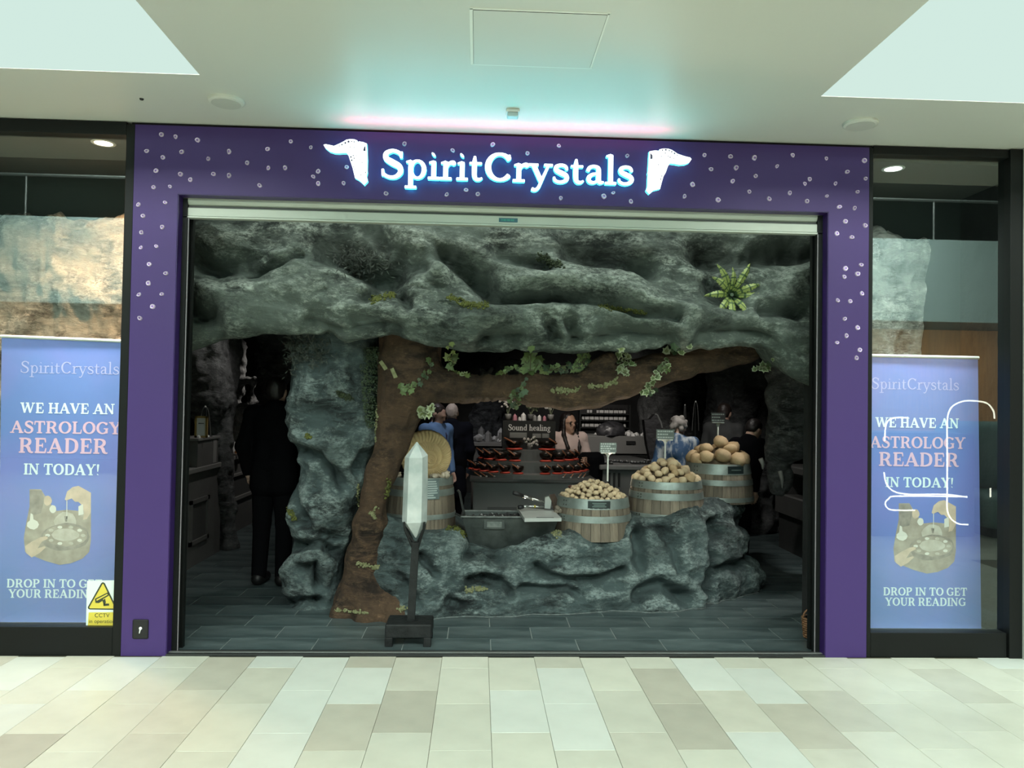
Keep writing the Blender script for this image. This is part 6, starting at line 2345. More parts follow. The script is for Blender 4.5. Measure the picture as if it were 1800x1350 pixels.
# right back: white-topped counter, bottle rack on the wall, dark geode, crystal slab
t = cabinet('display_counter', 'pale-fronted counter at the back under the bottle rack', 1.45, 3.0, 6.2, 6.9, 1.19, topt=0.26)
b = MB()
u, w = at(1101, 775, 6.15), at(1117, 781, 6.15)
b.box(u[0], w[0], 6.145, 6.16, w[2], u[2])
b.build('label_plate', M['blackboard'], t)
crystals(16, 1.5, 2.4, 6.25, 6.6, 1.19, 'small pale stone on the pale-fronted back counter', 'stones on the back counter', 6, ['crW', 'greyspec'], 0.04, 0.08, 0.8)
u, w = at(1024, 716, 7.4), at(1100, 752, 7.4)
t = thing('bottle_rack', 'dark wall rack of white-labelled bottles behind the woman in pink', 'rack', ((u[0] + w[0]) / 2, 7.5, w[2]))
b = MB()
b.box(u[0] - 0.03, w[0] + 0.05, 7.52, 7.56, w[2] - 0.06, u[2] + 0.05)
b.build('back_board', M['blackboard'], t)
zrows = [w[2], w[2] + (u[2] - w[2]) * 0.36, w[2] + (u[2] - w[2]) * 0.70]
for z in zrows:
    b = MB()
    b.box(u[0] - 0.03, w[0] + 0.05, 7.36, 7.52, z - 0.015, z)
    b.build('shelf', M['darksteel'], t)
b = MB()
for xx in (u[0] - 0.05, w[0] + 0.05):
    b.box(xx, xx + 0.02, 7.36, 7.56, 0.0, u[2] + 0.05)
b.build('upright', M['darksteel'], t)
bp = thing('bottle', 'small dark bottle with a white label on the wall rack behind the woman in pink', 'bottle', (0, 0, 0), 'bottles on the wall rack')
b = MB()
b.lathe([(0, 0), (0.021, 0), (0.021, 0.06), (0.009, 0.075), (0.009, 0.095), (0, 0.095)], (0, 0, 0), 10)
b.build('glass', M['blackboard'], bp, True, angle=0.6)
b = MB()
b.lathe([(0.0215, 0.010), (0.0215, 0.055)], (0, 0, 0), 10)
b.build('label_band', M['paper'], bp, True)
first = True
pitch = (w[0] - u[0]) / 9
hz = zrows[1] - zrows[0]
for r, z in enumerate(zrows):
    for k in range(9):
        if (r, k) in ((2, 2), (2, 0)):
            continue
        for j in (-1, 1):
            loc = (u[0] + pitch * (k + 0.5) + j * 0.024, 7.42, z)
            if first:
                bp.location = loc
                bp.scale = (1, 1, hz / 0.115)
                first = False
            else:
                dup(bp, loc, scale=(1, 1, hz / 0.115))
# dark geode on the back counter
u = at(1073, 772, 6.1)
V, Q = sdf_mesh([('e', at(1072, 764, 6.3), (0.20, 0.16, 0.19), None), ('c', at(1060, 758, 6.3), at(1084, 756, 6.3), 0.10, 0.12)], 0.02, 0.05)
V = V + vert_normals(V, Q) * (0.03 * fbm(V * 8, 3, 3))[:, None]
V[:, 2] = np.maximum(V[:, 2], 1.19)
tag(mesh_obj('dark_geode', V, Q, mat('black_geode', (0.010, 0.010, 0.011), 0.35, c2=(0.05, 0.05, 0.055), vscale=14), loc=(u[0], 6.3, 1.19)), 'big black rounded geode on the pale-fronted back counter', 'stone')
# tall dark slab
P_ = [at(px, py, 4.4) for px, py in ((1131, 738), (1142, 737), (1150, 728), (1154, 729), (1160, 742), (1163, 775), (1160, 812), (1143, 812), (1136, 780))]
t = thing('crystal_slab', 'tall dark pointed crystal slab standing behind the fist-sized stones', 'crystal', (P_[7][0], 4.4, 0.9))
b = MB()
b.prism([(p[0], p[2]) for p in P_], 4.36, 4.50)
o = b.build('slab', mat('dark_amethyst_slab', (0.022, 0.020, 0.021), 0.6, c2=(0.055, 0.052, 0.054), vscale=9, bump=0.8, bscale=18), t)
b = MB()
b.tube([P_[2] + np.array((0, -0.04, 0)), P_[3] + np.array((0, -0.04, 0)), P_[4] + np.array((0, -0.04, 0)), at(1164, 752, 4.36)], 0.010, 6)
b.build('pale_edge', M['crG'], t)
# jewellery counter to the right of the bowl table
t = cabinet('display_counter', 'dark jewellery counter running back behind the middle barrels', 1.22, 2.3, 3.45, 5.0, 0.985)
b = MB()
for k in range(3):
    b.box(1.28 + 0.055 * k, 1.305 + 0.055 * k, 3.445, 3.452, 0.74, 0.90)
b.build('vent_slots', M['blackboard'], t)
rs = random.Random(8)
for k in range(9):
    x, y = 1.30 + 0.11 * k, 3.55 + 0.10 * (k % 3) + 0.25 * rs.random()
    b = MB()
    b.box(x - 0.05, x + 0.05, y - 0.07, y + 0.07, 0.985, 1.00)
    o = thing('jewellery_tray', 'small dark tray of bright jewellery on the dark counter behind the middle barrels', 'tray', (x, y, 0.985), 'jewellery trays')
    b.build('tray', M['blackboard'], o)
    b = MB()
    for j in range(6):
        b.ico((x + rs.uniform(-.04, .04), y + rs.uniform(-.06, .06), 1.006), rs.uniform(0.006, 0.011), 1)
    b.build('jewellery', M['greyspec'], o)['kind'] = 'stuff'
necklace_stand('necklace stand with a long silver loop beyond the grey-haired shopper', 1223, 706, 757, 4.6, 12, 0.985)
necklace_stand('necklace stand with a narrow chain between the crystal slab and the long silver loop', 1204, 712, 757, 4.75, 4, 0.985)
t = cabinet('display_counter', 'dark counter at the right back where the shopper in grey stands', 2.45, 3.2, 4.6, 5.2, 0.98)

# right counter with an open niche
t = thing('display_counter', 'dark stepped counter with an open niche at the right edge of the shop opening', 'counter', (3.7, 3.2, 0))
b = MB()
b.box(3.42, 4.3, 2.72, 3.95, 0.0, 0.42)
b.build('base', M['counterD'], t)
b = MB()
b.box(3.38, 4.3, 2.70, 3.98, 0.42, 0.64, bev=0.005)
b.build('drawer_front', M['counter'], t)
b = MB()
b.box(3.44, 4.3, 3.80, 3.95, 0.64, 0.91)
b.box(3.44, 4.3, 2.72, 2.80, 0.64, 0.91)
b.box(3.90, 4.3, 2.80, 3.80, 0.64, 0.91)
b.box(3.44, 4.3, 2.72, 3.95, 0.88, 0.91)
b.build('niche', M['counterD'], t)
b = MB()
b.box(3.40, 4.3, 2.68, 3.98, 0.91, 0.985, bev=0.006)
b.build('worktop', M['worktop'], t)
crystals(6, 3.45, 3.7, 2.75, 3.3, 0.985, 'small pale stone on the dark right-hand counter worktop', 'stones on the right counter', 9, ['greyspec', 'crG'], 0.04, 0.09, 1.4)
# pale drip crystal clusters on the hanging column
for k, (px, py, py2) in enumerate(((1371, 828, 858), (1337, 806, 825))):
    h_ = hit(px, (py + py2) / 2, [bvh_of(bpy.data.objects['rock_column'])])
    q = h_[0] if h_ else Vector(at(px, py, 1.75))
    t = thing('crystal_drip', 'white crystal drip hanging on the grey column, ' + ('longer one lower down' if k == 0 else 'short one at its edge'), 'crystal', q)
    b = MB()
    a, c = at(px, py, q.y - 0.015), at(px + 4, py2, q.y - 0.015)
    b.tube([a, (np.array(a) + c) / 2 + np.array((0.01, 0, 0)), c], [0.022, 0.018, 0.008], 7)
    b.build('drip', M['crG'], t, True)

# ---- mall furniture across the walkway, seen reflected in the right-hand glass
def mirror_pt(px, py, Y):
    f_ = at(px, py, 0.045)
    k_ = (5.089 + 0.045 - Y + 0.045) / (5.089 + 0.045)
    return CAM[0] + (f_[0] - CAM[0]) * k_, CAM[2] + (f_[2] - CAM[2]) * k_
M['neon'] = mat('warm_white_neon', (1, 0.95, 0.85), 0.4, emit=(1.0, 0.93, 0.80), estr=9.0)
M['kioskteal'] = mat('teal_upholstery', (0.13, 0.24, 0.22), 0.6)
YK = -4.6
t = thing('neon_kiosk', 'dark kiosk counter outlined with looping warm white neon tubes', 'kiosk', (5.6, YK, 0))
b = MB()
b.box(4.95, 6.35, YK - 0.9, YK - 0.06, 0, 1.35, bev=0.02)
b.build('counter_body', mat('kiosk_panel', (0.03, 0.035, 0.05), 0.5), t)
def neon(L):
    P = [mirror_pt(px, py, YK) for px, py in L]
    P = curve([(x, z, 0) for x, z in P], 5)
    b = MB()
    b.tube([(p[0], YK, max(p[1], 0.05)) for p in P], 0.010, 8)
    b.build('neon_tube', M['neon'], t, True)
neon([(1748, 736), (1746, 722), (1735, 709), (1716, 705), (1695, 705), (1677, 712), (1668, 724), (1665, 745), (1665, 800), (1665, 860), (1665, 895), (1672, 912), (1686, 921), (1702, 922)])
neon([(1596, 734), (1570, 735), (1558, 745), (1555, 775)])
neon([(1554, 830), (1558, 850), (1572, 864), (1600, 869), (1660, 869), (1700, 874)])
neon([(1700, 873), (1580, 872), (1562, 877), (1556, 886), (1563, 895), (1580, 897), (1608, 897)])
neon([(1741, 858), (1742, 880), (1750, 898), (1762, 908)])
t = thing('lounge_seat', 'rounded teal lounge seat beside the neon kiosk across the walkway', 'seat', (7.0, YK - 0.3, 0))
b = MB()
b.box(6.45, 9.0, YK - 1.1, YK + 0.1, 0.12, 0.55, bev=0.08)
b.build('seat_cushion', M['kioskteal'], t, True)
b = MB()
b.box(6.45, 9.0, YK - 1.25, YK - 0.9, 0.5, 1.5, bev=0.12)
b.build('backrest', M['kioskteal'], t, True)
b = MB()
b.box(6.55, 8.9, YK - 1.0, YK, 0.0, 0.12)
b.build('plinth', M['blackboard'], t)
b = MB()
x0, z0 = mirror_pt(1660, 378, -9.0)
x1, z1 = mirror_pt(1712, 440, -9.0)
b.box(x0, x1, YO - 2.6, YO - 2.5, 4.6, z0)
tag(b.build('poster_board', mat('blue_lit_poster', (0.03, 0.08, 0.35), 0.5, emit=(0.03, 0.10, 0.5), estr=0.9), loc=(x0, YO - 2.5, 4.6)), 'blue lit poster board on the upper gallery across the mall', 'poster')
# ================================================================== people
def R3(ax, a):
    c, s = math.cos(a), math.sin(a)
    if ax == 'x':
        return np.array(((1, 0, 0), (0, c, -s), (0, s, c)))
    if ax == 'y':
        return np.array(((c, 0, s), (0, 1, 0), (-s, 0, c)))
    return np.array(((c, -s, 0), (s, c, 0), (0, 0, 1)))


def hand_prims(wrist, elbow, curl, palm_n):
    """palm, four bent fingers of unequal length and a side thumb"""
    w, e = np.array(wrist, float), np.array(elbow, float)
    d = (w - e) / np.linalg.norm(w - e)
    n = np.array(palm_n, float)
    n = n - d * (n @ d)
    n /= np.linalg.norm(n)
    sd = np.cross(d, n)
    P = [('c', w - d * 0.03, w + d * 0.02, 0.026, 0.026), ('c', w + d * 0.02 + sd * 0.018, w + d * 0.075 + sd * 0.024, 0.017, 0.015),
         ('c', w + d * 0.02 - sd * 0.018, w + d * 0.072 - sd * 0.024, 0.017, 0.015), ('c', w + d * 0.02, w + d * 0.078, 0.018, 0.015)]
    for o, L in ((-0.030, 0.060), (-0.010, 0.076), (0.010, 0.080), (0.030, 0.070)):
        b0 = w + d * 0.078 + sd * o
        q = curl * 0.7
        k1 = b0 + (d * math.cos(q) + n * math.sin(q)) * L * 0.5
        q = curl * 1.7
        k2 = k1 + (d * math.cos(q) + n * math.sin(q)) * L * 0.5
        P += [('c', b0, k1, 0.0090, 0.0084), ('c', k1, k2, 0.0084, 0.0070)]
    t0 = w + d * 0.03 + sd * 0.026
    t1 = t0 + (d * 0.6 + sd * 0.6 + n * 0.35) * 0.036
    t2 = t1 + (d * 0.85 + n * 0.5) * 0.028
    P += [('c', t0, t1, 0.0115, 0.010), ('c', t1, t2, 0.010, 0.008)]
    return P


SKIN = {}
def skin_mat(nm, c):
    if nm not in SKIN:
        SKIN[nm] = mat('skin_' + nm, c, 0.55, var=0.12, vscale=20)
    return SKIN[nm]
M['eye'] = mat('eye_dark', (0.02, 0.015, 0.012), 0.3)
M['lip'] = mat('lips', (0.30, 0.10, 0.09), 0.5)


def person(label, head_px, Y, yaw, skin, top, bottom, hair, hairstyle, lean=0.0, head_pitch=0.0, head_turn=0.0, arms=None, shoe=None, hscale=1.0, top_len=0.82, group=None, side_lean=0.0):
    """head_px: where the head's centre stands in the picture; the figure's scale follows from its head height above the floor"""
    hp_ = at(head_px[0], head_px[1], Y)
    # local skeleton (x right, y forward, z up) of a 1.70 m figure
    J = dict(pel=(0, 0, .93), wai=(0, .01, 1.08), che=(0, 0, 1.27), nek=(0, -.005, 1.43), hd=(0, .025, 1.575))
    Rl = R3('x', -lean) @ R3('y', side_lean)
    piv = np.array((0, 0, .95))
    up = lambda p: (Rl @ (np.array(p, float) - piv)) + piv
    hdc = up(J['hd'])
    s = hp_[2] / hdc[2]
    Rz = R3('z', yaw)
    base = np.array((hp_[0], hp_[1], 0)) - Rz @ (np.array((hdc[0], hdc[1], 0)) * s)
    W = lambda p: Rz @ (np.array(p, float) * s) + base
    t = thing('person', label, 'person', base, group)
    nk = up(J['nek'])
    Rh = Rl @ R3('z', head_turn) @ R3('x', head_pitch)
    hs = hscale
    H = lambda p: hdc + Rh @ (np.array(p, float) * hs)
    Rhw = Rz @ Rh
    A = {'l': ((-.185, 0, 1.395), (-.23, -.02, 1.12), (-.22, .06, .88)), 'r': ((.185, 0, 1.395), (.23, -.02, 1.12), (.22, .06, .88))}
    if arms:
        A.update(arms)
    def head_prims():
        return [('e', W(H((0, -.012, .025))), (.076 * s * hs, .094 * s * hs, .092 * s * hs), Rhw), ('e', W(H((0, .018, -.035))), (.062 * s * hs, .072 * s * hs, .078 * s * hs), Rhw),
                ('c', W(H((0, .085, .012))), W(H((0, .104, -.022))), .010 * s * hs, .014 * s * hs), ('c', W(H((-.035, .078, .022))), W(H((.035, .078, .022))), .013 * s * hs, .013 * s * hs),
                ('e', W(H((-.078, -.005, -.005))), (.010 * s * hs, .018 * s * hs, .030 * s * hs), Rhw), ('e', W(H((.078, -.005, -.005))), (.010 * s * hs, .018 * s * hs, .030 * s * hs), Rhw),
                ('c', W(H((-.018, .074, -.055))), W(H((.018, .074, -.055))), .013 * s * hs, .013 * s * hs), ('c', W(H((0, .066, -.098))), W(H((0, .062, -.09))), .02 * s * hs, .02 * s * hs)]
    def C_(a, b, ra, rb, f=up):
        return ('c', W(f(a)), W(f(b)), ra * s, rb * s)
    idt = lambda p: np.array(p, float)
    bd = head_prims()
    bd += [('c', W(nk + np.array((0, 0, -.03))), W(H((0, -.015, -.05))), .056 * s, .052 * s)]
    bd += [C_(J['nek'], J['che'], .09, .125), C_((-.07, 0, 1.30), (-.06, 0, 1.08), .095, .09), C_((.07, 0, 1.30), (.06, 0, 1.08), .095, .09), C_((-.06, 0, 1.08), (-.075, 0, .93), .09, .105), C_((.06, 0, 1.08), (.075, 0, .93), .09, .105)]
    for k in 'lr':
        S_, E_, Wr = A[k]
        bd += [C_((S_[0] * 0.35, 0, 1.40), S_, .06, .062), C_(S_, E_, .054, .042), C_(E_, Wr, .042, .028)]
    for sx in (-1, 1):
        bd += [('c', W((sx * .085, 0, .92)), W((sx * .095, .01, .50)), .088 * s, .056 * s), ('c', W((sx * .095, .01, .50)), W((sx * .10, -.02, .09)), .055 * s, .036 * s), ('c', W((sx * .10, -.02, .05)), W((sx * .11, .14, .035)), .040 * s, .034 * s)]
    V, Q = sdf_mesh(bd, 0.0135, 0.022)
    Vs, Qs = [V], [Q]
    cnt = len(V)
    for k in 'lr':
        S_, E_, Wr = A[k]
        hpz = hand_prims(W(up(Wr)), W(up(E_)), 0.55, Rz @ np.array((0.8 if k == 'l' else -0.8, 0.3, 0)))
        v2, q2 = sdf_mesh(hpz, 0.005, 0.006)
        Vs.append(v2)
        Qs.append(q2 + cnt)
        cnt += len(v2)
    mesh_obj('body', np.concatenate(Vs), np.concatenate(Qs), skin, t)
    # clothing
    e = .016
    tp = [C_(J['nek'], J['che'], .082 + e, .125 + e), C_((-.075, 0, 1.32), (-.06, 0, 1.08), .095 + e, .092 + e), C_((.075, 0, 1.32), (.06, 0, 1.08), .095 + e, .092 + e),
          C_((-.06, 0, 1.08), (-.075, 0, top_len), .095 + e, .112 + e), C_((.06, 0, 1.08), (.075, 0, top_len), .095 + e, .112 + e)]
    for k in 'lr':
        S_, E_, Wr = A[k]
        cuff = tuple(np.array(E_) + (np.array(Wr) - np.array(E_)) * 0.90)
        tp += [C_((S_[0] * 0.35, 0, 1.395), S_, .062 + e, .064 + e), C_(S_, E_, .056 + e, .048 + e), C_(E_, cuff, .048 + e, .036 + e * .7)]
    V, Q = sdf_mesh(tp, 0.0135, 0.03)
    n = vert_normals(V, Q)
    V = V + n * (0.008 * ridged(V * 6 + 3, 5, 3))[:, None]
    mesh_obj('top', V, Q, top, t)
    bp_ = [('c', W((-.06, 0, .98)), W((.06, 0, .98)), .118 * s, .118 * s)]
    for sx in (-1, 1):
        bp_ += [('c', W((sx * .085, 0, .92)), W((sx * .097, .01, .50)), .102 * s, .074 * s), ('c', W((sx * .097, .01, .50)), W((sx * .10, -.02, .08)), .072 * s, .060 * s)]
    V, Q = sdf_mesh(bp_, 0.0135, 0.02)
    mesh_obj('trousers', V, Q, bottom, t)
    for sx in (-1, 1):
        V, Q = sdf_mesh([('c', W((sx * .10, -.045, .048)), W((sx * .112, .15, .034)), .050 * s, .040 * s), ('c', W((sx * .10, -.03, .05)), W((sx * .10, -.02, .10)), .048 * s, .045 * s)], 0.012, 0.02)
        V[:, 2] = np.maximum(V[:, 2], 0.002)
        mesh_obj('shoe', V, Q, shoe or M['blackboard'], t)
    # hair
    hh = s * hs
    hp = [('e', W(H((0, -.03, .045))), (.086 * hh, .096 * hh, .088 * hh), Rhw)]
    if hairstyle == 'short':
        hp += [('e', W(H((0, -.05, .0))), (.080 * hh, .062 * hh, .075 * hh), Rhw)]
    elif hairstyle == 'crop':
        hp = [('e', W(H((0, -.022, .032))), (.079 * hh, .092 * hh, .089 * hh), Rhw), ('e', W(H((0, -.055, -.01))), (.070 * hh, .048 * hh, .06 * hh), Rhw)]
    elif hairstyle == 'curly':
        rs_ = random.Random(3)
        for k in range(40):
            a, z = rs_.uniform(0, 2 * PI), rs_.uniform(-.05, .10)
            r = .082 * math.sqrt(max(.1, 1 - ((z - .02) / .15) ** 2))
            y = -.025 + r * math.sin(a)
            if y > .025 and z < .06:
                continue
            c_ = .026 * hh
            hp.append(('e', W(H((r * math.cos(a), y, z))), (c_, c_, c_), None))
    elif hairstyle == 'long':
        hp += [('e', W(H((0, -.06, -.02))), (.085 * hh, .055 * hh, .10 * hh), Rhw)]
        for sx in (-1, 1):
            hp += [('c', W(H((sx * .074, .005, .03))), W(H((sx * .092, .03, -.13))), .022 * hh, .026 * hh), ('c', W(H((sx * .092, .03, -.13))), W(H((sx * .080, .10, -.27))), .026 * hh, .022 * hh),
                   ('c', W(H((sx * .080, .10, -.27))), W(H((sx * .060, .13, -.42))), .022 * hh, .008 * hh)]
        hp += [('c', W(H((0, -.07, -.05))), W(H((0, -.10, -.30))), .075 * hh, .06 * hh)]
    elif hairstyle == 'bun':
        hp += [('e', W(H((0, -.06, -.01))), (.080 * hh, .055 * hh, .085 * hh), Rhw), ('e', W(H((0, -.12, .02))), (.04 * hh, .04 * hh, .04 * hh), None), ('c', W(H((.06, .0, .0))), W(H((.065, .01, -.09))), .02 * hh, .012 * hh),
               ('c', W(H((-.06, .0, .0))), W(H((-.065, .01, -.09))), .02 * hh, .012 * hh)]
    V, Q = sdf_mesh(hp, 0.009, 0.018)
    n = vert_normals(V, Q)
    V = V + n * (0.004 * ridged(V * 28, 5, 2))[:, None]
    mesh_obj('hair', V, Q, hair, t)
    # face
    for sx in (-1, 1):
        b = MB()
        b.ico(W(H((sx * .032, .079, .004))), .0105 * hh, 1)
        b.build('eye', M['eye'], t, True)
    b = MB()
    b.tube([W(H((-.022, .083, -.056))), W(H((0, .089, -.055))), W(H((.022, .083, -.056)))], [.004 * hh, .0065 * hh, .004 * hh], 6)
    b.build('mouth', M['lip'], t, True)
    return t, W, H, up, A, s


sk1, sk2 = skin_mat('warm', (0.50, 0.31, 0.22)), skin_mat('fair', (0.52, 0.34, 0.26))
C_black = mat('black_cloth', (0.0045, 0.0045, 0.0055), 0.95, spec=0.05)
C_navy = mat('black_wool', (0.007, 0.008, 0.012), 0.95, spec=0.05)
C_pink = mat('pale_pink_knit', (0.66, 0.52, 0.475), 0.8, bump=0.2, bscale=90)
C_blue = mat('sky_blue_knit', (0.11, 0.21, 0.40), 0.8, bump=0.2, bscale=90)
C_grey = mat('charcoal_cloth', (0.045, 0.047, 0.046), 0.8)
C_tie = mat('tie_dye_cloth', (0.05, 0.11, 0.22), 0.8, c2=(0.50, 0.54, 0.56), vscale=11, stretch=(1.6, 1, 0.7), contrast=(0.46, 0.60))
H_dark = mat('dark_hair', (0.012, 0.009, 0.008), 0.5)
H_brown = mat('brown_hair', (0.022, 0.015, 0.012), 0.5)
H_grey = mat('grey_hair', (0.36, 0.33, 0.30), 0.7, var=0.3, vscale=30)
H_white = mat('cropped_grey_hair', (0.50, 0.42, 0.36), 0.7, var=0.2, vscale=40)

# woman in pale pink behind the bowl table, black coat over her arm
pr, W, H, up, A, s = person('woman with long dark hair and glasses in a pale pink top, behind the singing bowls', (1000, 744), 3.62, PI + 0.25, sk1, C_pink, C_pink, H_dark, 'long', hscale=1.08,
    arms={'r': ((.185, 0, 1.395), (.25, .03, 1.13), (.10, .22, 1.10)), 'l': ((-.185, 0, 1.395), (-.26, .02, 1.12), (-.16, .22, 1.13))}, head_turn=0.25, top_len=0.66)
b = MB()
for sx in (-1, 1):
    ring = [W(H((sx * .032 + .024 * math.cos(a), .094 + 0.004 * math.cos(a), .002 + .019 * math.sin(a)))) for a in np.linspace(0, 2 * PI, 15)]
    b.tube(ring, .0036, 5)
    b.tube([W(H((sx * .056, .092, .006))), W(H((sx * .080, .0, .008)))], .0022, 5)
b.tube([W(H((-.010, .098, .006))), W(H((.010, .098, .006)))], .0024, 5)
b.build('glasses', M['blackboard'], pr)
el, wr = W(up(A['l'][1])), W(up(A['l'][2]))
cm = np.array(el) * 0.35 + np.array(wr) * 0.65
V, Q = sdf_mesh([('c', cm + (-.05, -.05, .03), cm + (.10, -.03, .03), .06, .07), ('c', cm + (-.03, -.06, 0), cm + (-.02, -.05, -.42), .075, .085), ('c', cm + (.07, -.04, 0), cm + (.11, -.03, -.38), .08, .075),
                 ('c', cm + (.13, -.02, .02), cm + (.19, 0, -.16), .05, .04)], 0.014, 0.05)
V = V + vert_normals(V, Q) * (0.014 * ridged(V * np.array([9, 9, 2]), 4, 3))[:, None]
tag(mesh_obj('folded_coat', V, Q, C_black, loc=tuple(cm)), 'black coat folded over the arm of the woman in pink', 'coat')
# woman in blue with a lanyard, facing the man
pr, W, H, up, A, s = person('woman in a sky blue sweater with a dark lanyard, head bowed, behind the ammonite', (770, 729), 3.75, -PI / 2 - 0.75, sk2, C_blue, C_black, H_brown, 'bun', head_pitch=-0.45, head_turn=0.35)
b = MB()
b.tube([W(up((-.07, .03, 1.44))), W(up((-.05, .13, 1.33))), W(up((0, .165, 1.12))), W(up((.05, .13, 1.33))), W(up((.07, .03, 1.44)))], .008, 6)
b.build('lanyard', mat('navy_lanyard', (0.02, 0.02, 0.06), 0.7), pr)
person('man with cropped grey hair in a black coat, back turned, beside the blue sweater', (794, 726), 4.1, 0.15, sk2, C_navy, C_black, H_white, 'crop', top_len=0.62)
# dark-clothed man in the left aisle
person('man all in black seen from behind beside the teal pillar in the left aisle', (487, 690), 1.98, -0.15, sk2, C_black, C_black, H_dark, 'short',
       arms={'l': ((-.185, 0, 1.395), (-.25, -.05, 1.13), (-.235, .02, .90)), 'r': ((.185, 0, 1.395), (.24, .18, 1.34), (.12, .40, 1.46))})
# grey-haired shopper in a patterned top
person('grey-haired shopper in a blue and white tie-dye top, seen from behind the middle barrels', (1193, 753), 3.28, -0.5, sk2, C_tie, C_black, H_grey, 'curly', lean=0.22, head_pitch=-0.2, hscale=1.05)
person('shopper with dark hair in a charcoal top, seen from behind near the hanging rock', (1274, 728), 4.25, -0.75, sk2, C_grey, C_black, H_brown, 'short', head_pitch=-0.25, lean=0.08)
person('shopper in a black jacket bending forward behind the large-stone barrel', (1325, 757), 2.95, -1.05, sk1, C_black, C_black, H_dark, 'short', lean=0.40, head_pitch=-0.35, shoe=M['paper'])
# ================================================================== leaves, moss, vines
def leaf_mesh(name, pts, mats, fold=0.2, inner=0.62):
    """lobed leaf lying in x-z, tip up, slightly folded; rim and core faces carry separate materials"""
    n = len(pts)
    cx, cz = 0.0, sum(p[1] for p in pts) / n
    def y(x, z):
        return -0.02 + fold * abs(x) * 0.5 + 0.06 * (z - cz) ** 2
    out = [(x, y(x, z), z) for x, z in pts]
    inn = [(cx + (x - cx) * inner, y(x * inner, cz + (z - cz) * inner) - 0.01, cz + (z - cz) * inner) for x, z in pts]
    b = MB()
    b.v = out + inn + [(0, -0.03, cz)]
    for k in range(n):
        j = (k + 1) % n
        b.f += [(k, j, n + j, n + k), (n + k, n + j, 2 * n)]
        b.m += [0, 1]
    o = b.build(name, mats, None)
    me = o.data
    bpy.data.objects.remove(o)
    return me
IVY = [(0, -0.45), (0.16, -0.38), (0.42, -0.30), (0.34, -0.05), (0.46, 0.18), (0.22, 0.16), (0.0, 0.55), (-0.22, 0.16), (-0.46, 0.18), (-0.34, -0.05), (-0.42, -0.30), (-0.16, -0.38)]
GA = mat('ivy_green', (0.075, 0.115, 0.035), 0.5, per_object=0.4)
GB = mat('ivy_yellow_green', (0.125, 0.16, 0.045), 0.5, per_object=0.45)
GC = mat('ivy_dark', (0.028, 0.055, 0.022), 0.5, per_object=0.4)
GP = mat('ivy_cream_edge', (0.26, 0.30, 0.18), 0.5, per_object=0.3)
LEAF = {'g': leaf_mesh('leaf', IVY, [GA, GA]), 'y': leaf_mesh('leaf', IVY, [GB, GB]), 'd': leaf_mesh('leaf', IVY, [GC, GC]), 'v': leaf_mesh('leaf', IVY, [GP, GA], inner=0.66), 'p': leaf_mesh('leaf', IVY, [GP, GB], inner=0.5)}
STEM = mat('ivy_stem', (0.06, 0.05, 0.025), 0.7)


def ivy(label, leaves, kinds, size, seed, stems=(), Yd=None, group='ivy sprays on the branch'):
    rs_ = random.Random(seed)
    pts = []
    for px, py in leaves:
        h_ = hit(px, py, [T_TREE, T_OV, T_PIL, T_ISL])
        if h_ is not None and h_[0].y < 1.45:
            p, n = h_[0], h_[1]
        else:
            p, n = Vector(at(px, py, Yd if Yd else 0.94)), Vector((0, -1, 0))
        n = (n + Vector((rs_.uniform(-.7, .7), -0.8, rs_.uniform(-.4, .7)))).normalized()
        pts.append((p + n * 0.012, n))
    base = pts[0][0]
    t = thing('ivy_spray', label, 'ivy', base, group)
    for p, n in pts:
        o = bpy.data.objects.new('leaf', LEAF[rs_.choice(kinds)])
        COL.objects.link(o)
        o.parent = t
        o.location = p - Vector(t.location)
        z = Vector((rs_.uniform(-.7, .7), 0, rs_.choice((-1, 1, -1)) * rs_.uniform(0.4, 1)))
        yv = -n
        z = (z - yv * z.dot(yv)).normalized()
        x = yv.cross(z)
        o.rotation_euler = Matrix((x, yv, z)).transposed().to_euler()
        sc = size * rs_.uniform(0.6, 1.3)
        o.scale = (sc, sc, sc)
    b = MB()
    chain = [pts[i][0] + pts[i][1] * 0.0 for i in range(len(pts))]
    for i in range(len(chain) - 1):
        if (chain[i + 1] - chain[i]).length < 0.2:
            b.tube([chain[i], (chain[i] + chain[i + 1]) / 2 + Vector((0, -0.006, -0.004)), chain[i + 1]], 0.0022, 4)
    for px, py0, py1 in stems:
        b.tube([at(px, py0, 0.90), at(px + 1, (py0 + py1) / 2, 0.90), at(px, py1, 0.92)], 0.003, 5)
    if b.v:
        b.build('stem', STEM, t)
    return t


ivy('yellow-green ivy hanging in the crook of trunk and branch', [(788, 610), (794, 604), (797, 620), (790, 632), (799, 634), (791, 645), (786, 627), (800, 628)], 'yyg', 0.062, 1)
ivy('pale ivy creeping along the branch top beside the trunk', [(790, 648), (795, 652), (800, 655), (806, 657), (812, 659), (818, 658), (822, 661)], 'pyy', 0.046, 2)
ivy('low ivy running along the branch top towards the hanging stem', [(874, 659), (880, 657), (888, 653), (892, 650), (899, 647), (906, 645), (912, 650), (918, 651)], 'ygg', 0.052, 3)
ivy('large-leaved ivy on a long stem hanging from the overhang to the branch', [(922, 634), (928, 640), (931, 630), (926, 627), (936, 622), (933, 612), (945, 638), (943, 646), (948, 634), (939, 650), (928, 649), (934, 657)], 'yggd', 0.085, 4, stems=((932, 606, 652),))
ivy('dense ivy along the branch top between the hanging stem and the stub', [(953, 653), (959, 647), (965, 652), (971, 646), (976, 652), (982, 649), (987, 653), (991, 648), (996, 652), (1001, 646), (1006, 651), (1011, 645), (1016, 648), (1021, 641), (980, 643), (960, 655), (999, 641)], 'gygd', 0.060, 5)
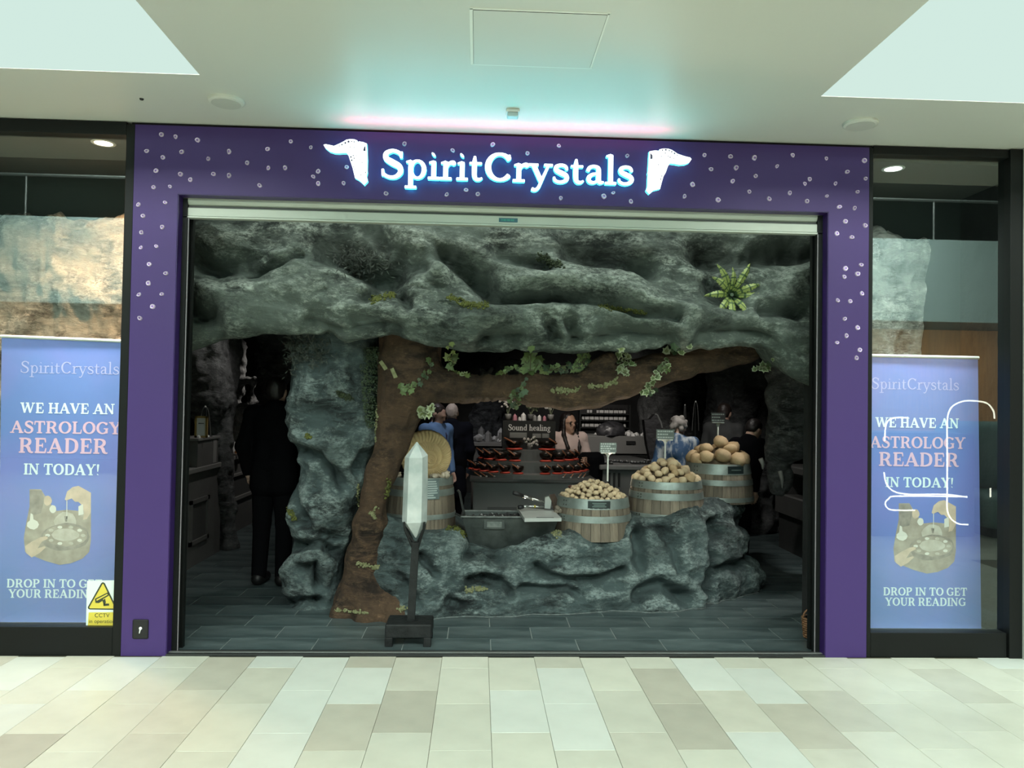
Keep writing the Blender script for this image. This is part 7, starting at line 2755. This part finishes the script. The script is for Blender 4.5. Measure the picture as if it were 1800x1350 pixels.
ivy('dark leafy ivy climbing beside the broken stub of the branch', [(1012, 641), (1017, 634), (1022, 628), (1026, 622), (1020, 640), (1028, 632), (1031, 640), (1036, 638), (1024, 646), (1031, 626), (1018, 645), (1008, 646)], 'gdd', 0.066, 6)
ivy('dark ivy trailing down the front of the branch above the black sign board', [(925, 667), (920, 674), (917, 682), (911, 686), (905, 690), (909, 696), (900, 697), (913, 700), (904, 704), (916, 694), (902, 711), (911, 708), (908, 716), (897, 704), (922, 690)], 'dgd', 0.058, 7)
ivy('variegated ivy bunch standing up between the stub and the long branch', [(1092, 614), (1098, 620), (1088, 625), (1095, 632), (1103, 628), (1088, 638), (1100, 640), (1093, 646), (1106, 634), (1110, 640), (1098, 653), (1103, 660), (1090, 651), (1115, 642)], 'vpv', 0.062, 8)
ivy('cream-edged ivy hanging over the underside of the branch near the necklace stands', [(1152, 655), (1156, 662), (1148, 664), (1146, 672), (1138, 676), (1150, 684), (1134, 690), (1143, 692), (1129, 688), (1147, 690), (1138, 684)], 'vvd', 0.064, 9)
ivy('small cream-edged ivy on the front of the branch right of its middle', [(1160, 646), (1166, 640), (1171, 634), (1169, 650), (1174, 643), (1163, 652), (1175, 651)], 'gvg', 0.056, 10)
ivy('pale star-leaved ivy on top of the branch where it meets the overhang', [(1187, 609), (1193, 613), (1180, 616), (1199, 617), (1185, 621), (1172, 616), (1212, 608)], 'vpd', 0.060, 11)
ivy('cream-edged ivy under the far end of the branch by the grey column', [(1340, 641), (1347, 645), (1332, 646), (1354, 639), (1350, 648), (1325, 649), (1360, 632), (1344, 650), (1337, 649)], 'vdv', 0.058, 12)
ivy('star-shaped green ivy sprig in the middle of the tree trunk crotch', [(706, 680), (712, 683), (718, 678), (723, 684), (727, 676), (710, 690), (721, 690)], 'gdg', 0.058, 13)
ivy('olive ivy sprig high on the trunk where the branch begins', [(737, 668), (744, 660), (750, 664), (745, 654), (739, 676), (754, 655), (758, 640), (752, 634)], 'dgd', 0.050, 14)
ivy('broad pale ivy leaves below the branch beside the woman in blue', [(741, 727), (747, 720), (752, 725), (757, 718), (746, 731), (761, 713), (754, 730), (738, 720)], 'pyp', 0.074, 15, Yd=1.0)

# plant with striped leaves on the overhang
M['lfA'] = mat('striped_leaf_dark', (0.030, 0.065, 0.022), 0.45)
M['lfB'] = mat('striped_leaf_pale', (0.22, 0.27, 0.075), 0.45)
ctr = hit(1284, 519, [T_OV])
pc_ = ctr[0] + Vector((0, -0.02, 0))
pl_ = thing('striped_plant', 'rosette plant with yellow-striped pointed leaves on the rock overhang', 'plant', pc_)
sc_ = (0.5 + 5.09) / F_PX
for k, (tx_, ty_) in enumerate(((1260, 474), (1242, 519), (1257, 548), (1279, 559), (1315, 557), (1338, 522), (1322, 501), (1307, 472), (1282, 478), (1296, 490), (1253, 492))):
    dx, dz = (tx_ - 1284) * sc_ * 1.3, -(ty_ - 519) * sc_ * 1.3
    L = math.hypot(dx, dz)
    w = 0.027 if k not in (8, 9) else 0.019
    ux, uz = dx / L, dz / L
    b = MB()
    nseg = 9
    def pt_(u, v):
        hw_ = w * (math.sin(PI * min(1, u ** 0.8)) ** 0.7) * (1 if u < 0.98 else 0)
        a = L * (0.08 + 0.92 * u)
        return (pc_.x + ux * a - uz * v * hw_, pc_.y - 0.11 * math.sin(u * 2.0) + 0.03 * abs(v) * 0.5 + 0.04 * u * u, pc_.z + uz * a + ux * v * hw_ - 0.02 * u * u)
    V_, F_, mi_ = [], [], []
    vs_ = (-1, -0.78, -0.12, 0.12, 0.78, 1)
    for i in range(nseg * 2 + 1):
        for v in vs_:
            V_.append(pt_(i / (nseg * 2), v))
    for i in range(nseg * 2):
        for j in range(5):
            F_.append((i * 6 + j, i * 6 + j + 1, i * 6 + 7 + j, i * 6 + 6 + j))
            mi_.append(0 if j == 2 or (j in (0, 4) and i % 2) or i % 5 == 4 or i < 2 else 1)
    b.v, b.f, b.m = V_, F_, mi_
    b.build('leaf', [M['lfA'], M['lfB']], pl_)
b = MB()
b.tube([pc_ + Vector((0, 0.06, 0)), pc_ + Vector((0, -0.015, 0))], [0.02, 0.014], 8)
b.build('crown', M['lfA'], pl_)

# moss and lichen
M['moss'] = mat('moss_olive', (0.105, 0.115, 0.018), 0.9, c2=(0.045, 0.055, 0.012), vscale=40)
M['mossd'] = mat('moss_dark', (0.028, 0.040, 0.014), 0.9, c2=(0.012, 0.020, 0.008), vscale=40)
M['lichen'] = mat('pale_lichen', (0.22, 0.225, 0.12), 0.9, c2=(0.12, 0.13, 0.055), vscale=40)


def moss(label, line, wpx, n, m, seed, r=0.011, name='moss_patch', cat='moss', trees=None):
    rs_ = random.Random(seed)
    b = MB()
    first = None
    for k in range(n):
        u = rs_.random() * (len(line) - 1)
        i = min(int(u), len(line) - 2)
        f_ = u - i
        px = line[i][0] + (line[i + 1][0] - line[i][0]) * f_ + rs_.gauss(0, wpx * 0.4)
        py = line[i][1] + (line[i + 1][1] - line[i][1]) * f_ + rs_.gauss(0, wpx * 0.4)
        h_ = hit(px, py, trees or T_ROCK)
        if h_ is None or h_[0].y > 1.9:
            continue
        if first is None:
            first = h_[0]
        b.ico(h_[0] + h_[1] * 0.004, r * rs_.uniform(0.5, 1.15), 1, jit=0.5, seed=k)
    if first is None:
        return
    o = b.build(name, m, None, loc=tuple(first))
    tag(o, label, cat, None, 'stuff')


moss('yellow-green moss in the short hollow left of centre on the overhang', [(654, 528), (670, 523), (692, 519)], 7, 110, M['moss'], 1)
moss('yellow-green moss strip in the middle of the overhang', [(790, 522), (810, 532), (835, 537), (858, 535)], 7, 150, M['moss'], 2)
moss('thin moss line in the long groove on the right half of the overhang', [(1052, 538), (1080, 541), (1110, 545), (1138, 551)], 5, 130, M['moss'], 3, 0.009)
moss('dark moss patch near the top middle of the overhang', [(948, 448), (965, 460), (985, 468)], 9, 110, M['mossd'], 4)
moss('pale lichen tuft on the front of the branch above the sign board', [(970, 686), (985, 685), (1000, 688), (1016, 684)], 5, 80, M['lichen'], 5)
moss('pale lichen patch in the fork below the ivy bunch', [(1036, 680), (1050, 679), (1066, 678), (1085, 668)], 5, 90, M['lichen'], 6)
moss('pale lichen streak low on the trunk beside the barrel', [(660, 912), (656, 905), (652, 900), (663, 892)], 4, 45, M['lichen'], 7)
moss('pale lichen band across the flared trunk base', [(628, 990), (645, 994), (668, 1000)], 4, 60, M['lichen'], 8)
moss('lichen along the foot of the tree trunk', [(592, 1072), (620, 1075), (650, 1078)], 4, 50, M['lichen'], 9)
moss('lichen lump at the foot of the trunk beside the black stand', [(700, 1072), (712, 1068)], 6, 30, M['lichen'], 10)
moss('moss patch in the eye-shaped hollow low on the island', [(820, 1038), (838, 1036), (852, 1036)], 5, 70, M['lichen'], 11)
moss('bright moss at the foot of the ammonite barrel by the trough', [(785, 930), (800, 926), (812, 935), (822, 945)], 6, 80, M['moss'], 12)
moss('moss tuft between the trough and the small-stone barrel', [(975, 938), (985, 930), (982, 945)], 6, 50, M['lichen'], 13)
moss('moss on the rock between the trunk and the ammonite barrel', [(684, 840), (680, 870), (690, 890), (702, 900)], 6, 90, M['moss'], 14)
moss('dark moss on the upper pillar below the vine', [(592, 690), (605, 695), (615, 700)], 6, 60, M['mossd'], 15)
moss('moss in the crease halfway down the pillar', [(508, 895), (512, 905), (520, 915)], 5, 45, M['moss'], 16)
moss('moss spot near the middle of the pillar', [(538, 766), (546, 768)], 4, 22, M['moss'], 17)
moss('moss fringe on the trunk edge below the hanging vine', [(662, 710), (663, 735), (660, 760), (661, 775)], 3, 70, M['lichen'], 18, 0.009)
moss('moss fringe lower down the trunk against the pillar', [(631, 850), (628, 870), (630, 890)], 3, 50, M['lichen'], 19, 0.009)
for k, (px, py, a) in enumerate(((676, 642, 0.9), (694, 656, 1.1))):
    h_ = hit(px, py, [T_TREE])
    if h_:
        b = MB()
        c_ = h_[0] + h_[1] * 0.012
        u = Vector((math.cos(a), 0, -math.sin(a)))
        v = Vector((math.sin(a), 0, math.cos(a)))
        y = Vector((0, -0.008, 0))
        P = [c_ + u * x + v * z for x, z in ((-.04, -.012), (.038, -.017), (.042, .014), (-.038, .016))]
        b.add(P + [p - y * -1 for p in P], [(0, 1, 2, 3), (7, 6, 5, 4), (0, 4, 5, 1), (1, 5, 6, 2), (2, 6, 7, 3), (3, 7, 4, 0)])
        tag(b.build('bark_chip', M['lichen'], loc=tuple(c_)), ('upper' if k == 0 else 'lower, longer') + ' pale green chip of bark stuck high on the trunk', 'bark')

# hanging curtain of tiny leaves between pillar and trunk, and dark fern in the overhang hollow
def tiny_leaves(label, name, cat, area, n, m, seed, size, trees, lift, long=1.0):
    rs_ = random.Random(seed)
    V_, F_ = [], []
    first = None
    for k in range(n):
        px, py = area(rs_)
        h_ = hit(px, py, trees)
        if h_ is None:
            continue
        p = h_[0] + h_[1] * rs_.uniform(0.005, lift)
        if first is None:
            first = p
        a = rs_.uniform(0, 6.28)
        u = Vector((math.cos(a), rs_.uniform(-.5, .5), math.sin(a))) * size * rs_.uniform(.6, 1.2)
        v = Vector((-math.sin(a), rs_.uniform(-.6, .2), math.cos(a))) * size * 0.5 / long
        i = len(V_)
        V_ += [p - u * long, p + v, p + u * long, p - v, ]
        F_.append((i, i + 1, i + 2, i + 3))
    o = mesh_obj(name, np.array([tuple(p) for p in V_]), F_, m, None, False, tuple(first))
    tag(o, label, cat, None, 'stuff')
M['vine'] = mat('vine_green', (0.008, 0.020, 0.006), 0.6, c2=(0.028, 0.055, 0.014), vscale=30)
M['ferndark'] = mat('dark_fern', (0.014, 0.020, 0.014), 0.7, c2=(0.05, 0.062, 0.05), vscale=30)
def vine_area(r):
    y = 612 + 135 * r.random() ** 1.2
    w = 30 * (1 - ((y - 612) / 150) ** 2 * 0.75)
    return 648 + r.uniform(-.55, .5) * w + (6 if y < 640 else 0), y
tiny_leaves('dense dark green vine curtain hanging between the pillar and the trunk', 'hanging_vine', 'vine', vine_area, 1500, M['vine'], 1, 0.0085, [T_PIL, T_TREE], 0.06)
tiny_leaves('dark fern tuft filling the hollow in the upper left of the overhang', 'fern_tuft', 'fern', lambda r: (r.gauss(632, 22), r.gauss(456, 12)), 800, M['ferndark'], 2, 0.014, [T_OV], 0.07, 1.6)
tiny_leaves('dark drooping fern under the overhang above the pillar', 'fern_tuft', 'fern', lambda r: (r.gauss(535, 22), r.gauss(618, 16)), 500, M['ferndark'], 3, 0.014, [T_PIL], 0.08, 1.8)
